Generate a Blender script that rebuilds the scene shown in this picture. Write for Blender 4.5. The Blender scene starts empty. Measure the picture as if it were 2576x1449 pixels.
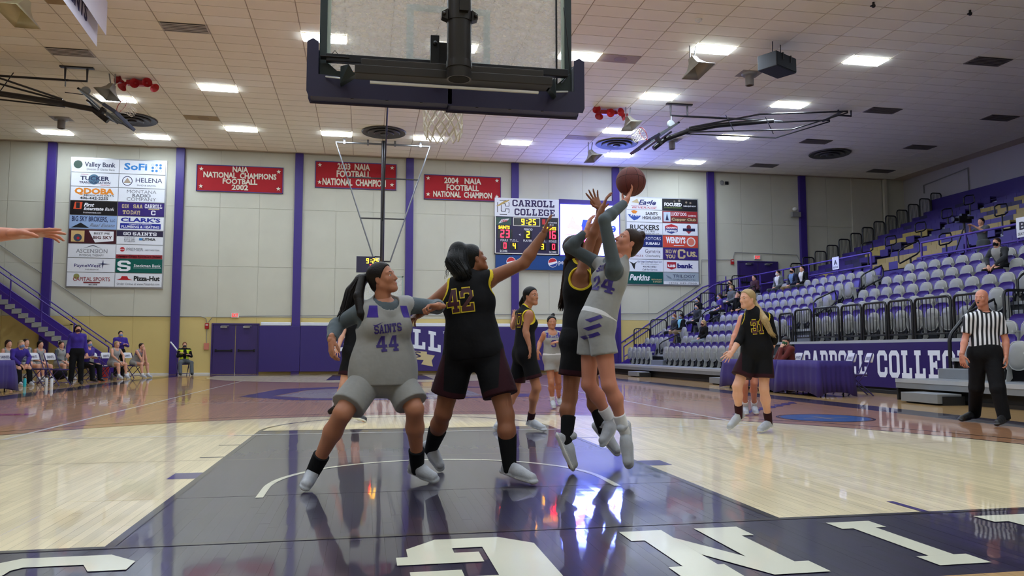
import bpy, bmesh, math, random
import numpy as np
from mathutils import Vector, Matrix
from mathutils.bvhtree import BVHTree
random.seed(7)
S = bpy.context.scene
COL = S.collection
# ---------------- camera, world, exposure ----------------
FPX, CAM, YAW, PITCH, ROLL = 1969.94, (-0.57022, -4.30739, 0.97246), -0.185715, 0.0805438, -0.00024
def cam_axes():
    cy, sy, cp, sp, cr, sr = math.cos(YAW), math.sin(YAW), math.cos(PITCH), math.sin(PITCH), math.cos(ROLL), math.sin(ROLL)
    f = np.array([-sy*cp, cy*cp, sp]); r = np.array([cy, sy, 0.]); u = np.cross(r, f)
    return r*cr+u*sr, -r*sr+u*cr, f
CR, CU, CF = cam_axes()
CAMV = np.array(CAM)
cd = bpy.data.cameras.new('camera'); cam = bpy.data.objects.new('camera', cd); COL.objects.link(cam)
cd.sensor_width = 36; cd.lens = 36*FPX/2576; cd.clip_end = 200; cd.clip_start = .02
M = Matrix.Identity(4)
for i in range(3):
    M[i][0] = CR[i]; M[i][1] = CU[i]; M[i][2] = -CF[i]; M[i][3] = CAM[i]
cam.matrix_world = M
S.camera = cam
w = bpy.data.worlds.new('world'); S.world = w; w.use_nodes = True
w.node_tree.nodes['Background'].inputs[0].default_value = (.5, .5, .55, 1)
w.node_tree.nodes['Background'].inputs[1].default_value = .02
S.view_settings.view_transform = 'Standard'; S.view_settings.look = 'None'
S.view_settings.gamma = 1; S.view_settings.use_curve_mapping = False
S.view_settings.exposure = 1.0
LIGHT_E = 27.5      # ceiling panel emission
SCREEN_E = 13.0      # video screen emission

def ray(px, py): return CR*(px-1288)/FPX-CU*(py-724.5)/FPX+CF
def P(px, py, Y):
    r = ray(px, py); return CAMV+r*((Y-CAM[1])/r[1])
def G(px, py, z=0.):
    r = ray(px, py); return CAMV+r*((z-CAM[2])/r[2])
def V(*a): return np.array(a, float)
def nrm(a):
    a = np.asarray(a, float); return a/(np.linalg.norm(a)+1e-12)

# ---------------- materials ----------------
MATS = {}
def lin(c): return tuple((x/255/12.92 if x/255 <= .04045 else ((x/255+.055)/1.055)**2.4) for x in c)
def mat(name, rgb=(200, 200, 200), rough=.6, metal=0., coat=0., bump=0., bscale=200., var=.06, vscale=6., emit=0., sheen=0., spec=.5, alpha=1., sss=0., ecol=None):
    if name in MATS: return MATS[name]
    m = bpy.data.materials.new(name); m.use_nodes = True; nt = m.node_tree; N = nt.nodes; L = nt.links
    b = N['Principled BSDF']; c = lin(rgb)
    b.inputs['Roughness'].default_value = rough; b.inputs['Metallic'].default_value = metal
    b.inputs['Coat Weight'].default_value = coat; b.inputs['Coat Roughness'].default_value = .08
    b.inputs['Specular IOR Level'].default_value = spec; b.inputs['Alpha'].default_value = alpha
    if sheen: b.inputs['Sheen Weight'].default_value = sheen
    if sss:
        b.inputs['Subsurface Weight'].default_value = sss; b.inputs['Subsurface Radius'].default_value = (.012, .005, .003)
        b.inputs['Subsurface Scale'].default_value = 1.
    tc = N.new('ShaderNodeTexCoord')
    if var:
        n = N.new('ShaderNodeTexNoise'); n.inputs['Scale'].default_value = vscale; n.inputs['Detail'].default_value = 3
        L.new(tc.outputs['Object'], n.inputs['Vector'])
        mx = N.new('ShaderNodeMix'); mx.data_type = 'RGBA'
        mx.inputs[6].default_value = tuple(min(1, x*(1-var)) for x in c)+(1,); mx.inputs[7].default_value = tuple(min(1, x*(1+var)) for x in c)+(1,)
        L.new(n.outputs['Fac'], mx.inputs[0]); L.new(mx.outputs[2], b.inputs['Base Color'])
    else: b.inputs['Base Color'].default_value = c+(1,)
    if bump:
        n = N.new('ShaderNodeTexNoise'); n.inputs['Scale'].default_value = bscale
        L.new(tc.outputs['Object'], n.inputs['Vector'])
        bp = N.new('ShaderNodeBump'); bp.inputs['Strength'].default_value = bump; bp.inputs['Distance'].default_value = .01
        L.new(n.outputs['Fac'], bp.inputs['Height']); L.new(bp.outputs[0], b.inputs['Normal'])
    if emit:
        b.inputs['Emission Color'].default_value = lin(ecol or rgb)+(1,); b.inputs['Emission Strength'].default_value = emit
    MATS[name] = m; return m

# ---------------- mesh building ----------------
class MB:
    def __init__(s): s.v = []; s.f = []; s.m = []; s.mi = 0
    def box(s, lo, hi, R=None, o=None):
        n = len(s.v)
        for x in (lo[0], hi[0]):
            for y in (lo[1], hi[1]):
                for z in (lo[2], hi[2]): s.v.append((x, y, z))
        if R is not None:
            for i in range(n, n+8): s.v[i] = tuple(np.asarray(R)@np.array(s.v[i])+(np.array(o) if o is not None else 0))
        for q in ((0, 1, 3, 2), (4, 6, 7, 5), (0, 4, 5, 1), (2, 3, 7, 6), (0, 2, 6, 4), (1, 5, 7, 3)):
            s.f.append([n+i for i in q]); s.m.append(s.mi)
        return s
    def tube(s, pts, r, seg=8, closed=False, caps=True):
        pts = [np.array(p, float) for p in pts]; K = len(pts); n0 = len(s.v)
        rr = r if hasattr(r, '__len__') else [r]*K
        up = None
        for i, p in enumerate(pts):
            if closed: t = nrm(pts[(i+1) % K]-pts[i-1])
            else: t = nrm((pts[min(i+1, K-1)]-pts[max(i-1, 0)]))
            if up is None:
                a = V(0, 0, 1) if abs(t[2]) < .9 else V(1, 0, 0); up = nrm(np.cross(t, np.cross(a, t)))
            else: up = nrm(up-t*(up@t))
            sd = np.cross(t, up)
            for j in range(seg):
                a = 2*math.pi*(j+.5)/seg; q = p+(sd*math.cos(a)+up*math.sin(a))*rr[i]; s.v.append(tuple(q))
        for i in range(K if closed else K-1):
            for j in range(seg):
                a = n0+i*seg+j; b = n0+i*seg+(j+1) % seg; c = n0+((i+1) % K)*seg+(j+1) % seg; d = n0+((i+1) % K)*seg+j
                s.f.append([a, b, c, d]); s.m.append(s.mi)
        if caps and not closed:
            s.f.append([n0+j for j in range(seg)][::-1]); s.m.append(s.mi)
            s.f.append([n0+(K-1)*seg+j for j in range(seg)]); s.m.append(s.mi)
        return s
    def poly(s, pts):
        n = len(s.v); s.v += [tuple(p) for p in pts]; s.f.append(list(range(n, n+len(pts)))); s.m.append(s.mi); return s
    def prism(s, pts, d):     # pts: 3d polygon, extruded by vector d
        n = len(s.v); k = len(pts); d = np.array(d, float)
        s.v += [tuple(p) for p in pts]+[tuple(np.array(p, float)+d) for p in pts]
        s.f.append(list(range(n, n+k))); s.m.append(s.mi); s.f.append(list(range(n+k, n+2*k))[::-1]); s.m.append(s.mi)
        for i in range(k): s.f.append([n+i, n+(i+1) % k, n+k+(i+1) % k, n+k+i]); s.m.append(s.mi)
        return s
    def lathe(s, prof, o=(0, 0, 0), seg=20, R=None):   # profile of (r,z)
        n = len(s.v); R = np.eye(3) if R is None else R
        for r, z in prof:
            for j in range(seg):
                a = 2*math.pi*j/seg; s.v.append(tuple(R@V(r*math.cos(a), r*math.sin(a), z)+np.array(o)))
        for i in range(len(prof)-1):
            for j in range(seg):
                s.f.append([n+i*seg+j, n+i*seg+(j+1) % seg, n+(i+1)*seg+(j+1) % seg, n+(i+1)*seg+j]); s.m.append(s.mi)
        s.f.append([n+j for j in range(seg)][::-1]); s.m.append(s.mi)
        s.f.append([n+(len(prof)-1)*seg+j for j in range(seg)]); s.m.append(s.mi)
        return s
    def sph(s, c, r, seg=12, ring=8, R=None):
        rr = r if hasattr(r, '__len__') else (r, r, r); n = len(s.v); R = np.eye(3) if R is None else R
        for i in range(1, ring):
            th = math.pi*i/ring
            for j in range(seg):
                a = 2*math.pi*j/seg
                s.v.append(tuple(R@V(rr[0]*math.sin(th)*math.cos(a), rr[1]*math.sin(th)*math.sin(a), rr[2]*math.cos(th))+np.array(c)))
        for i in range(ring-2):
            for j in range(seg):
                s.f.append([n+i*seg+j, n+(i+1)*seg+j, n+(i+1)*seg+(j+1) % seg, n+i*seg+(j+1) % seg]); s.m.append(s.mi)
        s.f.append([n+j for j in range(seg)]); s.m.append(s.mi)
        s.f.append([n+(ring-2)*seg+j for j in range(seg)][::-1]); s.m.append(s.mi)
        return s
    def add(s, vs, fs):
        n = len(s.v); s.v += [tuple(x) for x in vs]
        for f in fs: s.f.append([n+i for i in f]); s.m.append(s.mi)
        return s
WORG = {}
def mk(name, mb, mats, parent=None, smooth=False, local=False, bevel=0.):
    me = bpy.data.meshes.new(name)
    o = bpy.data.objects.new(name, me); COL.objects.link(o)
    org = np.zeros(3)
    if parent is not None and not local: org = WORG.get(parent.name, np.zeros(3))
    vs = np.array(mb.v, dtype=float)-org
    me.from_pydata(vs.tolist(), [], mb.f)
    if not isinstance(mats, (list, tuple)): mats = [mats]
    for m in mats: me.materials.append(m)
    if len(mats) > 1: me.polygons.foreach_set('material_index', np.array(mb.m, dtype=np.int32))
    if smooth:
        me.polygons.foreach_set('use_smooth', [True]*len(me.polygons))
        if smooth != 'all': me.set_sharp_from_angle(angle=math.radians(40))
    if parent is not None: o.parent = parent; WORG[o.name] = org if not local else np.zeros(3)
    if bevel:
        b = o.modifiers.new('bevel', 'BEVEL'); b.width = bevel; b.segments = 2
    me.validate(); me.update()
    return o
def tag(o, label, cat, group=None, kind=None):
    if label: o['label'] = label
    if cat: o['category'] = cat
    if group: o['group'] = group
    if kind: o['kind'] = kind
    return o
def thing(name, label, cat, loc=(0, 0, 0), group=None, rz=0.):
    o = bpy.data.objects.new(name, None); COL.objects.link(o); o.location = loc; o.rotation_euler = (0, 0, rz)
    o.empty_display_size = .1; WORG[o.name] = np.array(loc, float); tag(o, label, cat, group); return o
def struct(o): o['kind'] = 'structure'; return o
def dup(root, loc, rz=0., label=None, group=None):
    r = root.copy(); COL.objects.link(r); r.location = loc; r.rotation_euler = (0, 0, rz)
    if label: r['label'] = label
    if group: r['group'] = group
    for ch in list(root.children):
        c = ch.copy(); COL.objects.link(c); c.parent = r
        for g in ch.children:
            d = g.copy(); COL.objects.link(d); d.parent = c
    return r
def rotz(a): return np.array([[math.cos(a), -math.sin(a), 0], [math.sin(a), math.cos(a), 0], [0, 0, 1.]])

# ---------------- lettering ----------------
# plane frame: o = origin (lower left), r = right vector, u = up vector, n = towards the viewer
def text_mb(mb, txt, o, r, u, h, w=None, bold=0., depth=.004, align='L', slant=0., font3=None):
    cu = bpy.data.curves.new('t', 'FONT'); cu.body = txt; cu.offset = bold; cu.shear = slant; cu.resolution_u = 2
    ob = bpy.data.objects.new('t', cu); me = ob.to_mesh()
    n = len(me.vertices)
    if n == 0: return mb
    co = np.empty(n*3); me.vertices.foreach_get('co', co); co = co.reshape(-1, 3)
    fs = [list(p.vertices) for p in me.polygons]
    ob.to_mesh_clear(); bpy.data.objects.remove(ob); bpy.data.curves.remove(cu)
    x0, x1 = co[:, 0].min(), co[:, 0].max(); y0, y1 = 0., .7
    if not any(ch.isupper() or ch.isdigit() for ch in txt): y1 = .7
    s = h/(y1-y0); sx = s if w is None else w/(x1-x0)
    X = (co[:, 0]-x0)*sx; Y = (co[:, 1]-y0)*s; W = (x1-x0)*sx
    if align == 'C': X -= W/2
    if align == 'R': X -= W
    r = np.array(r); u = np.array(u); nn = np.cross(r, u); o = np.array(o)
    Pt = o+X[:, None]*r+Y[:, None]*u+nn*depth
    mb.add(Pt, fs); return mb
# slab-serif block glyphs as stroke boxes on a 6 x 8 grid: list of polygons
def _G():
    g = {}
    def B(x0, y0, x1, y1): return [(x0, y0), (x1, y0), (x1, y1), (x0, y1)]
    C = 1.3
    ring = [[(0, C), (C, 0), (1.9, 1.5), (1.6, 1.9)], [(C, 0), (6-C, 0), (4.1, 1.5), (1.9, 1.5)], [(6-C, 0), (6, C), (4.4, 1.9), (4.1, 1.5)],
            [(0, 8-C), (1.6, 6.1), (1.9, 6.5), (C, 8)], [(C, 8), (1.9, 6.5), (4.1, 6.5), (6-C, 8)], [(6-C, 8), (4.1, 6.5), (4.4, 6.1), (6, 8-C)]]
    L = [(0, C), (1.6, 1.9), (1.6, 6.1), (0, 8-C)]; R = [(6, C), (6, 8-C), (4.4, 6.1), (4.4, 1.9)]
    g['O'] = ring+[L, R]; g['0'] = g['O']
    g['C'] = ring+[L, B(4.4, 1.3, 6, 3), B(4.4, 5, 6, 6.7)]
    g['G'] = ring+[L, B(4.4, 1.3, 6, 3.7), B(3.1, 2.9, 6, 4.2), B(4.4, 5, 6, 6.7)]
    g['I'] = [B(.2, 0, 3.8, 1.4), B(.2, 6.6, 3.8, 8), B(1.1, 1.4, 2.9, 6.6)]
    g['L'] = [B(0, 0, 5.6, 1.5), B(0, 6.6, 3.4, 8), B(.8, 1.4, 2.5, 6.7), B(4.2, 1.4, 5.6, 3)]
    g['E'] = [B(0, 0, 6, 1.4), B(0, 6.6, 6, 8), B(.8, 1.3, 2.5, 6.7), B(4.6, 1.3, 6, 2.7), B(4.6, 5.3, 6, 6.7), B(2.4, 3.3, 4, 4.7), B(3.6, 2.9, 4.5, 5.1)]
    g['F'] = [B(0, 0, 3.4, 1.4), B(0, 6.6, 6, 8), B(.8, 1.3, 2.5, 6.7), B(4.6, 5.1, 6, 6.7), B(2.4, 3.3, 4, 4.7), B(3.6, 2.9, 4.5, 5.1)]
    g['R'] = [B(0, 0, 3, 1.4), B(.8, 1.3, 2.4, 6.7), [(0, 6.6), (4.8, 6.6), (4.6, 8), (0, 8)], [(4.6, 8), (4.2, 6.6), (4.4, 6.2), (6, 6.8)], [(6, 6.8), (4.4, 6.2), (4.4, 4.6), (6, 4.5)],
              [(4.4, 4.6), (2.4, 4.6), (2.4, 3.2), (5, 3.2)], [(4.4, 4.6), (5, 3.2), (6, 4.5)], [(3, 3.4), (4.4, 0), (6.3, 0), (4.8, 3.4)], B(4.2, 0, 6.5, 1.4)]
    g['S'] = [ring[1], ring[2], ring[3], ring[4], [(0, C), (C, 0), (1.9, 1.5), (1.4, 2.6), (0, 2.6)], [(6-C, 8), (4.1, 6.5), (4.6, 5.4), (6, 5.4), (6, 8-C)],
              [(0, 8-C), (1.6, 6.1), (1.6, 5.2), (0, 4.4)], [(0, 4.4), (1.6, 5.2), (4.4, 4.4), (6, 3.6), (4.4, 2.9), (1.2, 3.3)], [(6, 3.6), (4.4, 2.9), (4.4, 1.9), (6, C)]]
    g['A'] = [B(-.3, 0, 2.3, 1.3), B(3.7, 0, 6.3, 1.3), [(.3, 1.2), (1.9, 1.2), (3.6, 8), (2.0, 8)], [(5.7, 1.2), (4.1, 1.2), (2.4, 8), (4, 8)], B(1.6, 2.2, 4.4, 3.5)]
    g['N'] = [B(-.2, 0, 2.4, 1.3), B(.4, 1.2, 1.9, 6.8), [(-.2, 6.7), (2.2, 6.7), (2.2, 8), (-.2, 8)], [(1.9, 8), (.4, 8), (4.2, 0), (5.6, 0)], B(4.1, 0, 5.6, 6.8), B(3.6, 6.7, 6.2, 8)]
    g['T'] = [B(0, 6.5, 6, 8), B(0, 5.1, 1.3, 6.6), B(4.7, 5.1, 6, 6.6), B(2.1, 1.3, 3.9, 6.6), B(1.2, 0, 4.8, 1.4)]
    g['4'] = [B(3.2, 0, 4.9, 8), B(2.4, 0, 5.7, 1.2), B(0, 2.2, 6, 3.6), [(0, 2.6), (1.7, 3.3), (3.9, 8), (2.6, 8)]]
    g['2'] = [ring[3], ring[4], ring[5], B(0, 0, 6, 1.5), [(0, 1.5), (2.2, 1.5), (6, 4.6), (6, 6.7), (4.4, 6.1), (4.4, 5)], B(0, 5, 1.6, 6.7), B(4.6, 1.4, 6, 2.5)]
    g['3'] = [ring[0], ring[1], ring[2], ring[3], ring[4], ring[5], B(0, 1.3, 1.6, 2.7), B(0, 5.3, 1.6, 6.7), [(6, C), (6, 3.2), (5.3, 4), (4.4, 3.6), (4.4, 1.9)], [(6, 6.7), (6, 4.8), (5.3, 4), (4.4, 4.4), (4.4, 6.1)], [(2.4, 3.3), (4.4, 3.3), (5.3, 4), (4.4, 4.7), (2.4, 4.7)]]
    g['1'] = [B(1.1, 0, 4.7, 1.4), B(2, 1.3, 3.8, 8), B(.8, 5.4, 2.1, 7)]
    g['7'] = [B(0, 6.5, 6, 8), [(1.6, 0), (3.6, 0), (6, 6.6), (4.2, 6.6)], B(0, 5.2, 1.3, 6.6)]
    return g
GL = _G()
GW = {'I': 4.0, ' ': 3.4}
def block_w(txt, gap=.9): return sum(GW.get(c, 6.)+gap for c in txt)-gap
def block_mb(mb, txt, o, r, u, h, w=None, depth=.004, gap=.9, align='L', grow=0., arc=0.):
    tot = block_w(txt, gap); s = h/8.; sx = s if w is None else w/tot
    r = np.array(r, float); u = np.array(u, float); n = np.cross(r, u); o = np.array(o, float); x = 0.
    off = {'L': 0, 'C': -tot/2, 'R': -tot}[align]
    for c in txt:
        for pl in GL.get(c, []):
            pl = np.array(pl, float)
            if grow:
                ce = pl.mean(0); d = pl-ce; pl = ce+d+np.sign(d)*grow
            pts = []
            for a, b in pl:
                X = x+a+off; Yv = b*s+arc*(X*sx)**2
                pts.append(o+r*X*sx+u*Yv+n*(depth+1e-4*(len(mb.f) % 12)))
            mb.poly(pts)
        x += GW.get(c, 6.)+gap
    return mb
SEG = {'0': 'abcdef', '1': 'bc', '2': 'abged', '3': 'abgcd', '4': 'fgbc', '5': 'afgcd', '6': 'afgedc', '7': 'abc', '8': 'abcdefg', '9': 'abcdfg'}
def seg_mb(mb, ch, o, r, u, h, depth=.006):
    w = h*.5; t = h*.13; o = np.array(o, float); r = np.array(r, float); u = np.array(u, float); n = np.cross(r, u)
    def q(x0, y0, x1, y1): mb.poly([o+r*a+u*b+n*depth for a, b in ((x0, y0), (x1, y0), (x1, y1), (x0, y1))])
    m = {'a': (t*.3, h-t, w-t*.3, h), 'd': (t*.3, 0, w-t*.3, t), 'g': (t*.6, h/2-t/2, w-t*.6, h/2+t/2), 'f': (0, h/2+t*.15, t, h-t*.3), 'b': (w-t, h/2+t*.15, w, h-t*.3),
         'e': (0, t*.3, t, h/2-t*.15), 'c': (w-t, t*.3, w, h/2-t*.15)}
    if ch == ':':
        q(w*.3, h*.25, w*.3+t, h*.25+t); q(w*.3, h*.65, w*.3+t, h*.65+t); return
    for k in SEG.get(ch, ''): q(*m[k])
XR, ZU = V(1, 0, 0), V(0, 0, 1)
# ---------------- light sources: ceiling panels ----------------
CZ, YW, XRW = 9.64, 30.8, 26.4
TX0, TDX, TY0, TDY = -1.175, 1.2165, 17.05, .61
m_emit = mat('panel_diffuser', (255, 250, 240), emit=LIGHT_E, var=0, ecol=(222, 238, 255))
m_frame = mat('panel_frame_white', (225, 222, 212), .5)
LP = [(-1.78, 17.35), (1.87, 17.35), (5.54, 17.35), (9.16, 16.14), (13.96, 16.14), (-5.41, 22.24), (-9.04, 24.06), (9.13, 20.4), (13.96, 20.4), (9.14, 24.7), (13.96, 24.7),
      (10.34, 28.35), (13.96, 28.95), (-12.69, 28.95), (-9.04, 28.95), (-5.39, 27.12), (-1.74, 27.12), (1.91, 27.12), (5.56, 27.12)]
LVIS = len(LP)
for y in (11.9, 6.4, .9, -4.6): LP += [(x, y) for x in (-9.04, -5.41, -1.78, 1.87, 5.54, 9.16)]
names_row = ['above the hoop']*3
def snap(x, y):
    i = round((x-TX0)/TDX-.5); j = round((y-TY0)/TDY-.5); return TX0+(i+.5)*TDX, TY0+(j+.5)*TDY
def side_word(x):
    return 'far left' if x < -11 else 'left' if x < -4 else 'middle' if x < 4 else 'right' if x < 12 else 'far right'
light_cells = set()
llabels = {}
for n, (x, y) in enumerate(LP):
    x, y = snap(x, y); light_cells.add((round(x, 2), round(y, 2)))
    if n < LVIS:
        d = 'nearest the camera' if y < 18 else 'halfway down the hall' if y < 25.5 else 'near the far wall'
        lb = f'bright rectangular ceiling light {d}, {side_word(x)} side, {["first","second","third"][llabels.get((d, side_word(x)), 0)]} from the left there'
        llabels[(d, side_word(x))] = llabels.get((d, side_word(x)), 0)+1
    else:
        wd = {-9.04: 'far left', -5.41: 'left', -1.78: 'left of centre', 1.87: 'right of centre', 5.54: 'right', 9.16: 'far right'}[LP[n][0]]; rw = ['first', 'second', 'third', 'fourth'][(n-LVIS)//6]
        lb = f'ceiling light above the picture, {wd}, {rw} row overhead'
    t = thing('ceiling_light', lb, 'light', (x, y, CZ-.02), 'recessed rectangular ceiling lights')
    hx, hy = TDX/2-.01, TDY/2-.01
    if n == 0:
        b = MB()
        for lo, hi in (((-hx, -hy), (hx, -hy+.025)), ((-hx, hy-.025), (hx, hy)), ((-hx, -hy+.025), (-hx+.025, hy-.025)), ((hx-.025, -hy+.025), (hx, hy-.025))):
            b.box((lo[0], lo[1], -.012), (hi[0], hi[1], .02))
        fr = mk('frame', b, m_frame, t, local=True)
        df = mk('diffuser', MB().box((-hx+.025, -hy+.025, -.028), (hx-.025, hy-.025, .01)), m_emit, t, local=True)
    else:
        for s_ in (fr, df):
            c = s_.copy(); COL.objects.link(c); c.parent = t

# ---------------- floor ----------------
def floor_mat():
    m = bpy.data.materials.new('court_floor'); m.use_nodes = True; nt = m.node_tree; N = nt.nodes; L = nt.links
    b = N['Principled BSDF']
    geo = N.new('ShaderNodeNewGeometry'); sp = N.new('ShaderNodeSeparateXYZ'); L.new(geo.outputs['Position'], sp.inputs[0])
    def mt(op, a, c=None, d=None):
        n = N.new('ShaderNodeMath'); n.operation = op
        for i, x in enumerate((a, c, d)):
            if x is None: continue
            if isinstance(x, (int, float)): n.inputs[i].default_value = x
            else: L.new(x, n.inputs[i])
        return n.outputs[0]
    X, Y = sp.outputs[0], sp.outputs[1]; AX = mt('ABSOLUTE', X)
    def lt(a, c): return mt('LESS_THAN', a, c)
    def gt(a, c): return mt('GREATER_THAN', a, c)
    def band(a, lo, hi): return mt('MULTIPLY', gt(a, lo), lt(a, hi))
    # mirrored half distance from nearer baseline
    MY = mt('SUBTRACT', 14.325, mt('ABSOLUTE', mt('SUBTRACT', Y, 14.325)))
    dy = mt('SUBTRACT', MY, 1.6)
    rad = mt('SQRT', mt('ADD', mt('MULTIPLY', X, X), mt('MULTIPLY', dy, dy)))
    near = lt(dy, 0.)
    rr = mt('ADD', mt('MULTIPLY', rad, mt('SUBTRACT', 1., near)), mt('MULTIPLY', AX, near))
    inside = lt(rr, 6.33)
    # planks
    PW = .057
    ix = mt('FLOOR', mt('DIVIDE', X, PW))
    wn = N.new('ShaderNodeTexWhiteNoise'); wn.noise_dimensions = '1D'; L.new(ix, wn.inputs['W'])
    yy = mt('ADD', mt('DIVIDE', Y, 1.1), mt('MULTIPLY', wn.outputs['Value'], 7.3)); iy = mt('FLOOR', yy)
    cb = N.new('ShaderNodeCombineXYZ'); L.new(ix, cb.inputs[0]); L.new(iy, cb.inputs[1])
    w2 = N.new('ShaderNodeTexWhiteNoise'); w2.noise_dimensions = '2D'; L.new(cb.outputs[0], w2.inputs['Vector'])
    fx = mt('FRACT', mt('DIVIDE', X, PW)); fy = mt('FRACT', yy)
    joint = mt('MAXIMUM', lt(fx, .035), lt(fy, .002))
    # grain
    mp = N.new('ShaderNodeMapping'); mp.inputs['Scale'].default_value = (18, .9, 1); L.new(geo.outputs['Position'], mp.inputs[0])
    gr = N.new('ShaderNodeTexNoise'); gr.inputs['Scale'].default_value = 3.; gr.inputs['Detail'].default_value = 4; L.new(mp.outputs[0], gr.inputs['Vector'])
    tone = mt('ADD', mt('MULTIPLY', mt('SUBTRACT', w2.outputs['Value'], .5), .22), mt('MULTIPLY', mt('SUBTRACT', gr.outputs['Fac'], .5), .3))
    tone = mt('ADD', 1., tone)
    def rgb(c):
        n = N.new('ShaderNodeRGB'); n.outputs[0].default_value = lin(c)+(1,); return n.outputs[0]
    def mix(f, a, c):
        n = N.new('ShaderNodeMix'); n.data_type = 'RGBA'; L.new(f, n.inputs[0]); L.new(a, n.inputs[6]); L.new(c, n.inputs[7]); return n.outputs[2]
    def scale(col, f):
        n = N.new('ShaderNodeVectorMath'); n.operation = 'SCALE'; L.new(col, n.inputs[0]); L.new(f, n.inputs['Scale']); return n.outputs[0]
    incourt = mt('MULTIPLY', lt(AX, 7.67), band(Y, 0., 28.65))
    vol = mt('MULTIPLY', lt(AX, 20), 1.)
    wood = mix(inside, rgb((172, 122, 84)), rgb((236, 218, 174)))
    wood = mix(incourt, rgb((190, 152, 98)), wood)
    wood = scale(wood, tone)
    pur = scale(rgb((26, 18, 48)), mt('ADD', 1., mt('MULTIPLY', mt('SUBTRACT', w2.outputs['Value'], .5), .5)))
    lane = mt('MULTIPLY', lt(AX, 1.83), band(MY, 0., 5.79))
    border = mt('MULTIPLY', lt(AX, 8.34), band(Y, -1.22, 29.87))
    border = mt('MULTIPLY', border, mt('SUBTRACT', 1., incourt))
    colr = mix(mt('MAXIMUM', lane, border), wood, pur)
    dark = scale(colr, mt('SUBTRACT', 1., mt('MULTIPLY', joint, .5)))
    L.new(dark, b.inputs['Base Color'])
    b.inputs['Roughness'].default_value = .35; b.inputs['Specular IOR Level'].default_value = .2
    b.inputs['Coat Weight'].default_value = .8; b.inputs['Coat Roughness'].default_value = .045; b.inputs['Coat IOR'].default_value = 1.55
    # normal: board to board tilt plus gentle waves
    ns = N.new('ShaderNodeTexNoise'); ns.inputs['Scale'].default_value = 1.; ns.inputs['Detail'].default_value = 2
    mp2 = N.new('ShaderNodeMapping'); mp2.inputs['Scale'].default_value = (5, 9, 1); L.new(geo.outputs['Position'], mp2.inputs[0]); L.new(mp2.outputs[0], ns.inputs['Vector'])
    vs = N.new('ShaderNodeVectorMath'); vs.operation = 'SUBTRACT'; L.new(ns.outputs['Color'], vs.inputs[0]); vs.inputs[1].default_value = (.5, .5, .5)
    v1 = N.new('ShaderNodeVectorMath'); v1.operation = 'MULTIPLY'; L.new(vs.outputs[0], v1.inputs[0]); v1.inputs[1].default_value = (.012, .009, 0)
    v2 = N.new('ShaderNodeVectorMath'); v2.operation = 'SUBTRACT'; L.new(w2.outputs['Color'], v2.inputs[0]); v2.inputs[1].default_value = (.5, .5, .5)
    v3 = N.new('ShaderNodeVectorMath'); v3.operation = 'MULTIPLY'; L.new(v2.outputs[0], v3.inputs[0]); v3.inputs[1].default_value = (.006, .0035, 0)
    a1 = N.new('ShaderNodeVectorMath'); a1.operation = 'ADD'; L.new(v1.outputs[0], a1.inputs[0]); L.new(v3.outputs[0], a1.inputs[1])
    a2 = N.new('ShaderNodeVectorMath'); a2.operation = 'ADD'; L.new(a1.outputs[0], a2.inputs[0]); L.new(geo.outputs['Normal'], a2.inputs[1])
    a3 = N.new('ShaderNodeVectorMath'); a3.operation = 'NORMALIZE'; L.new(a2.outputs[0], a3.inputs[0])
    L.new(a3.outputs[0], b.inputs['Normal']); L.new(a3.outputs[0], b.inputs['Coat Normal'])
    return m, a3
m_floor, _ = floor_mat()
def paint_mat(name, c):
    m = m_floor.copy(); m.name = name; nt = m.node_tree; b = nt.nodes['Principled BSDF']
    for l in list(b.inputs['Base Color'].links): nt.links.remove(l)
    b.inputs['Base Color'].default_value = lin(c)+(1,); return m
XMIN, XMAX, YMIN = -20., XRW, -9.
PX0, PX1, PY0, PY1 = -2.45, 3.25, -1.9, 1.3
fb = MB()
for a in ((XMIN, YMIN, XMAX, PY0), (XMIN, PY1, XMAX, YW), (XMIN, PY0, PX0, PY1), (PX1, PY0, XMAX, PY1)):
    fb.box((a[0], a[1], -.1), (a[2], a[3], 0))
fb.box((PX0, PY0, -.1), (PX1, PY1, -.025))
floor = struct(mk('floor', fb, m_floor))
# individual boards under the camera's feet
nb = int((PX1-PX0)/.057)
pl = []
meshes = {}
def plank(x, y0, y1):
    k = round(y1-y0, 2)
    if k not in meshes:
        b = MB().box((-.02835, 0, -.02), (.02835, k-.0008, 0)); o = mk('floorboard', b, m_floor, floor, local=True); meshes[k] = o
    else:
        o = meshes[k].copy(); COL.objects.link(o)
    o.location = (x, y0, -.0005-random.random()*.0006); return o
cnt = 0
for i in range(nb):
    x = PX0+.0285+i*.057; ys = [PY0]
    cuts = [[.4, 1.6], [-.7, .6], [-.2, 1.0], [-1.1, .2]][(i*7+i//3) % 4]
    for c in cuts+[PY1]:
        c = round(c+.1*((i*5) % 7-3)/3, 1)
        if c > ys[-1]+.25 and c < PY1-.2: ys.append(c)
    ys.append(PY1)
    for a, c in zip(ys[:-1], ys[1:]):
        if cnt < 300: plank(x, a, c); cnt += 1
        else: break
rest = MB()
for j in range(nb):
    pass
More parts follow.
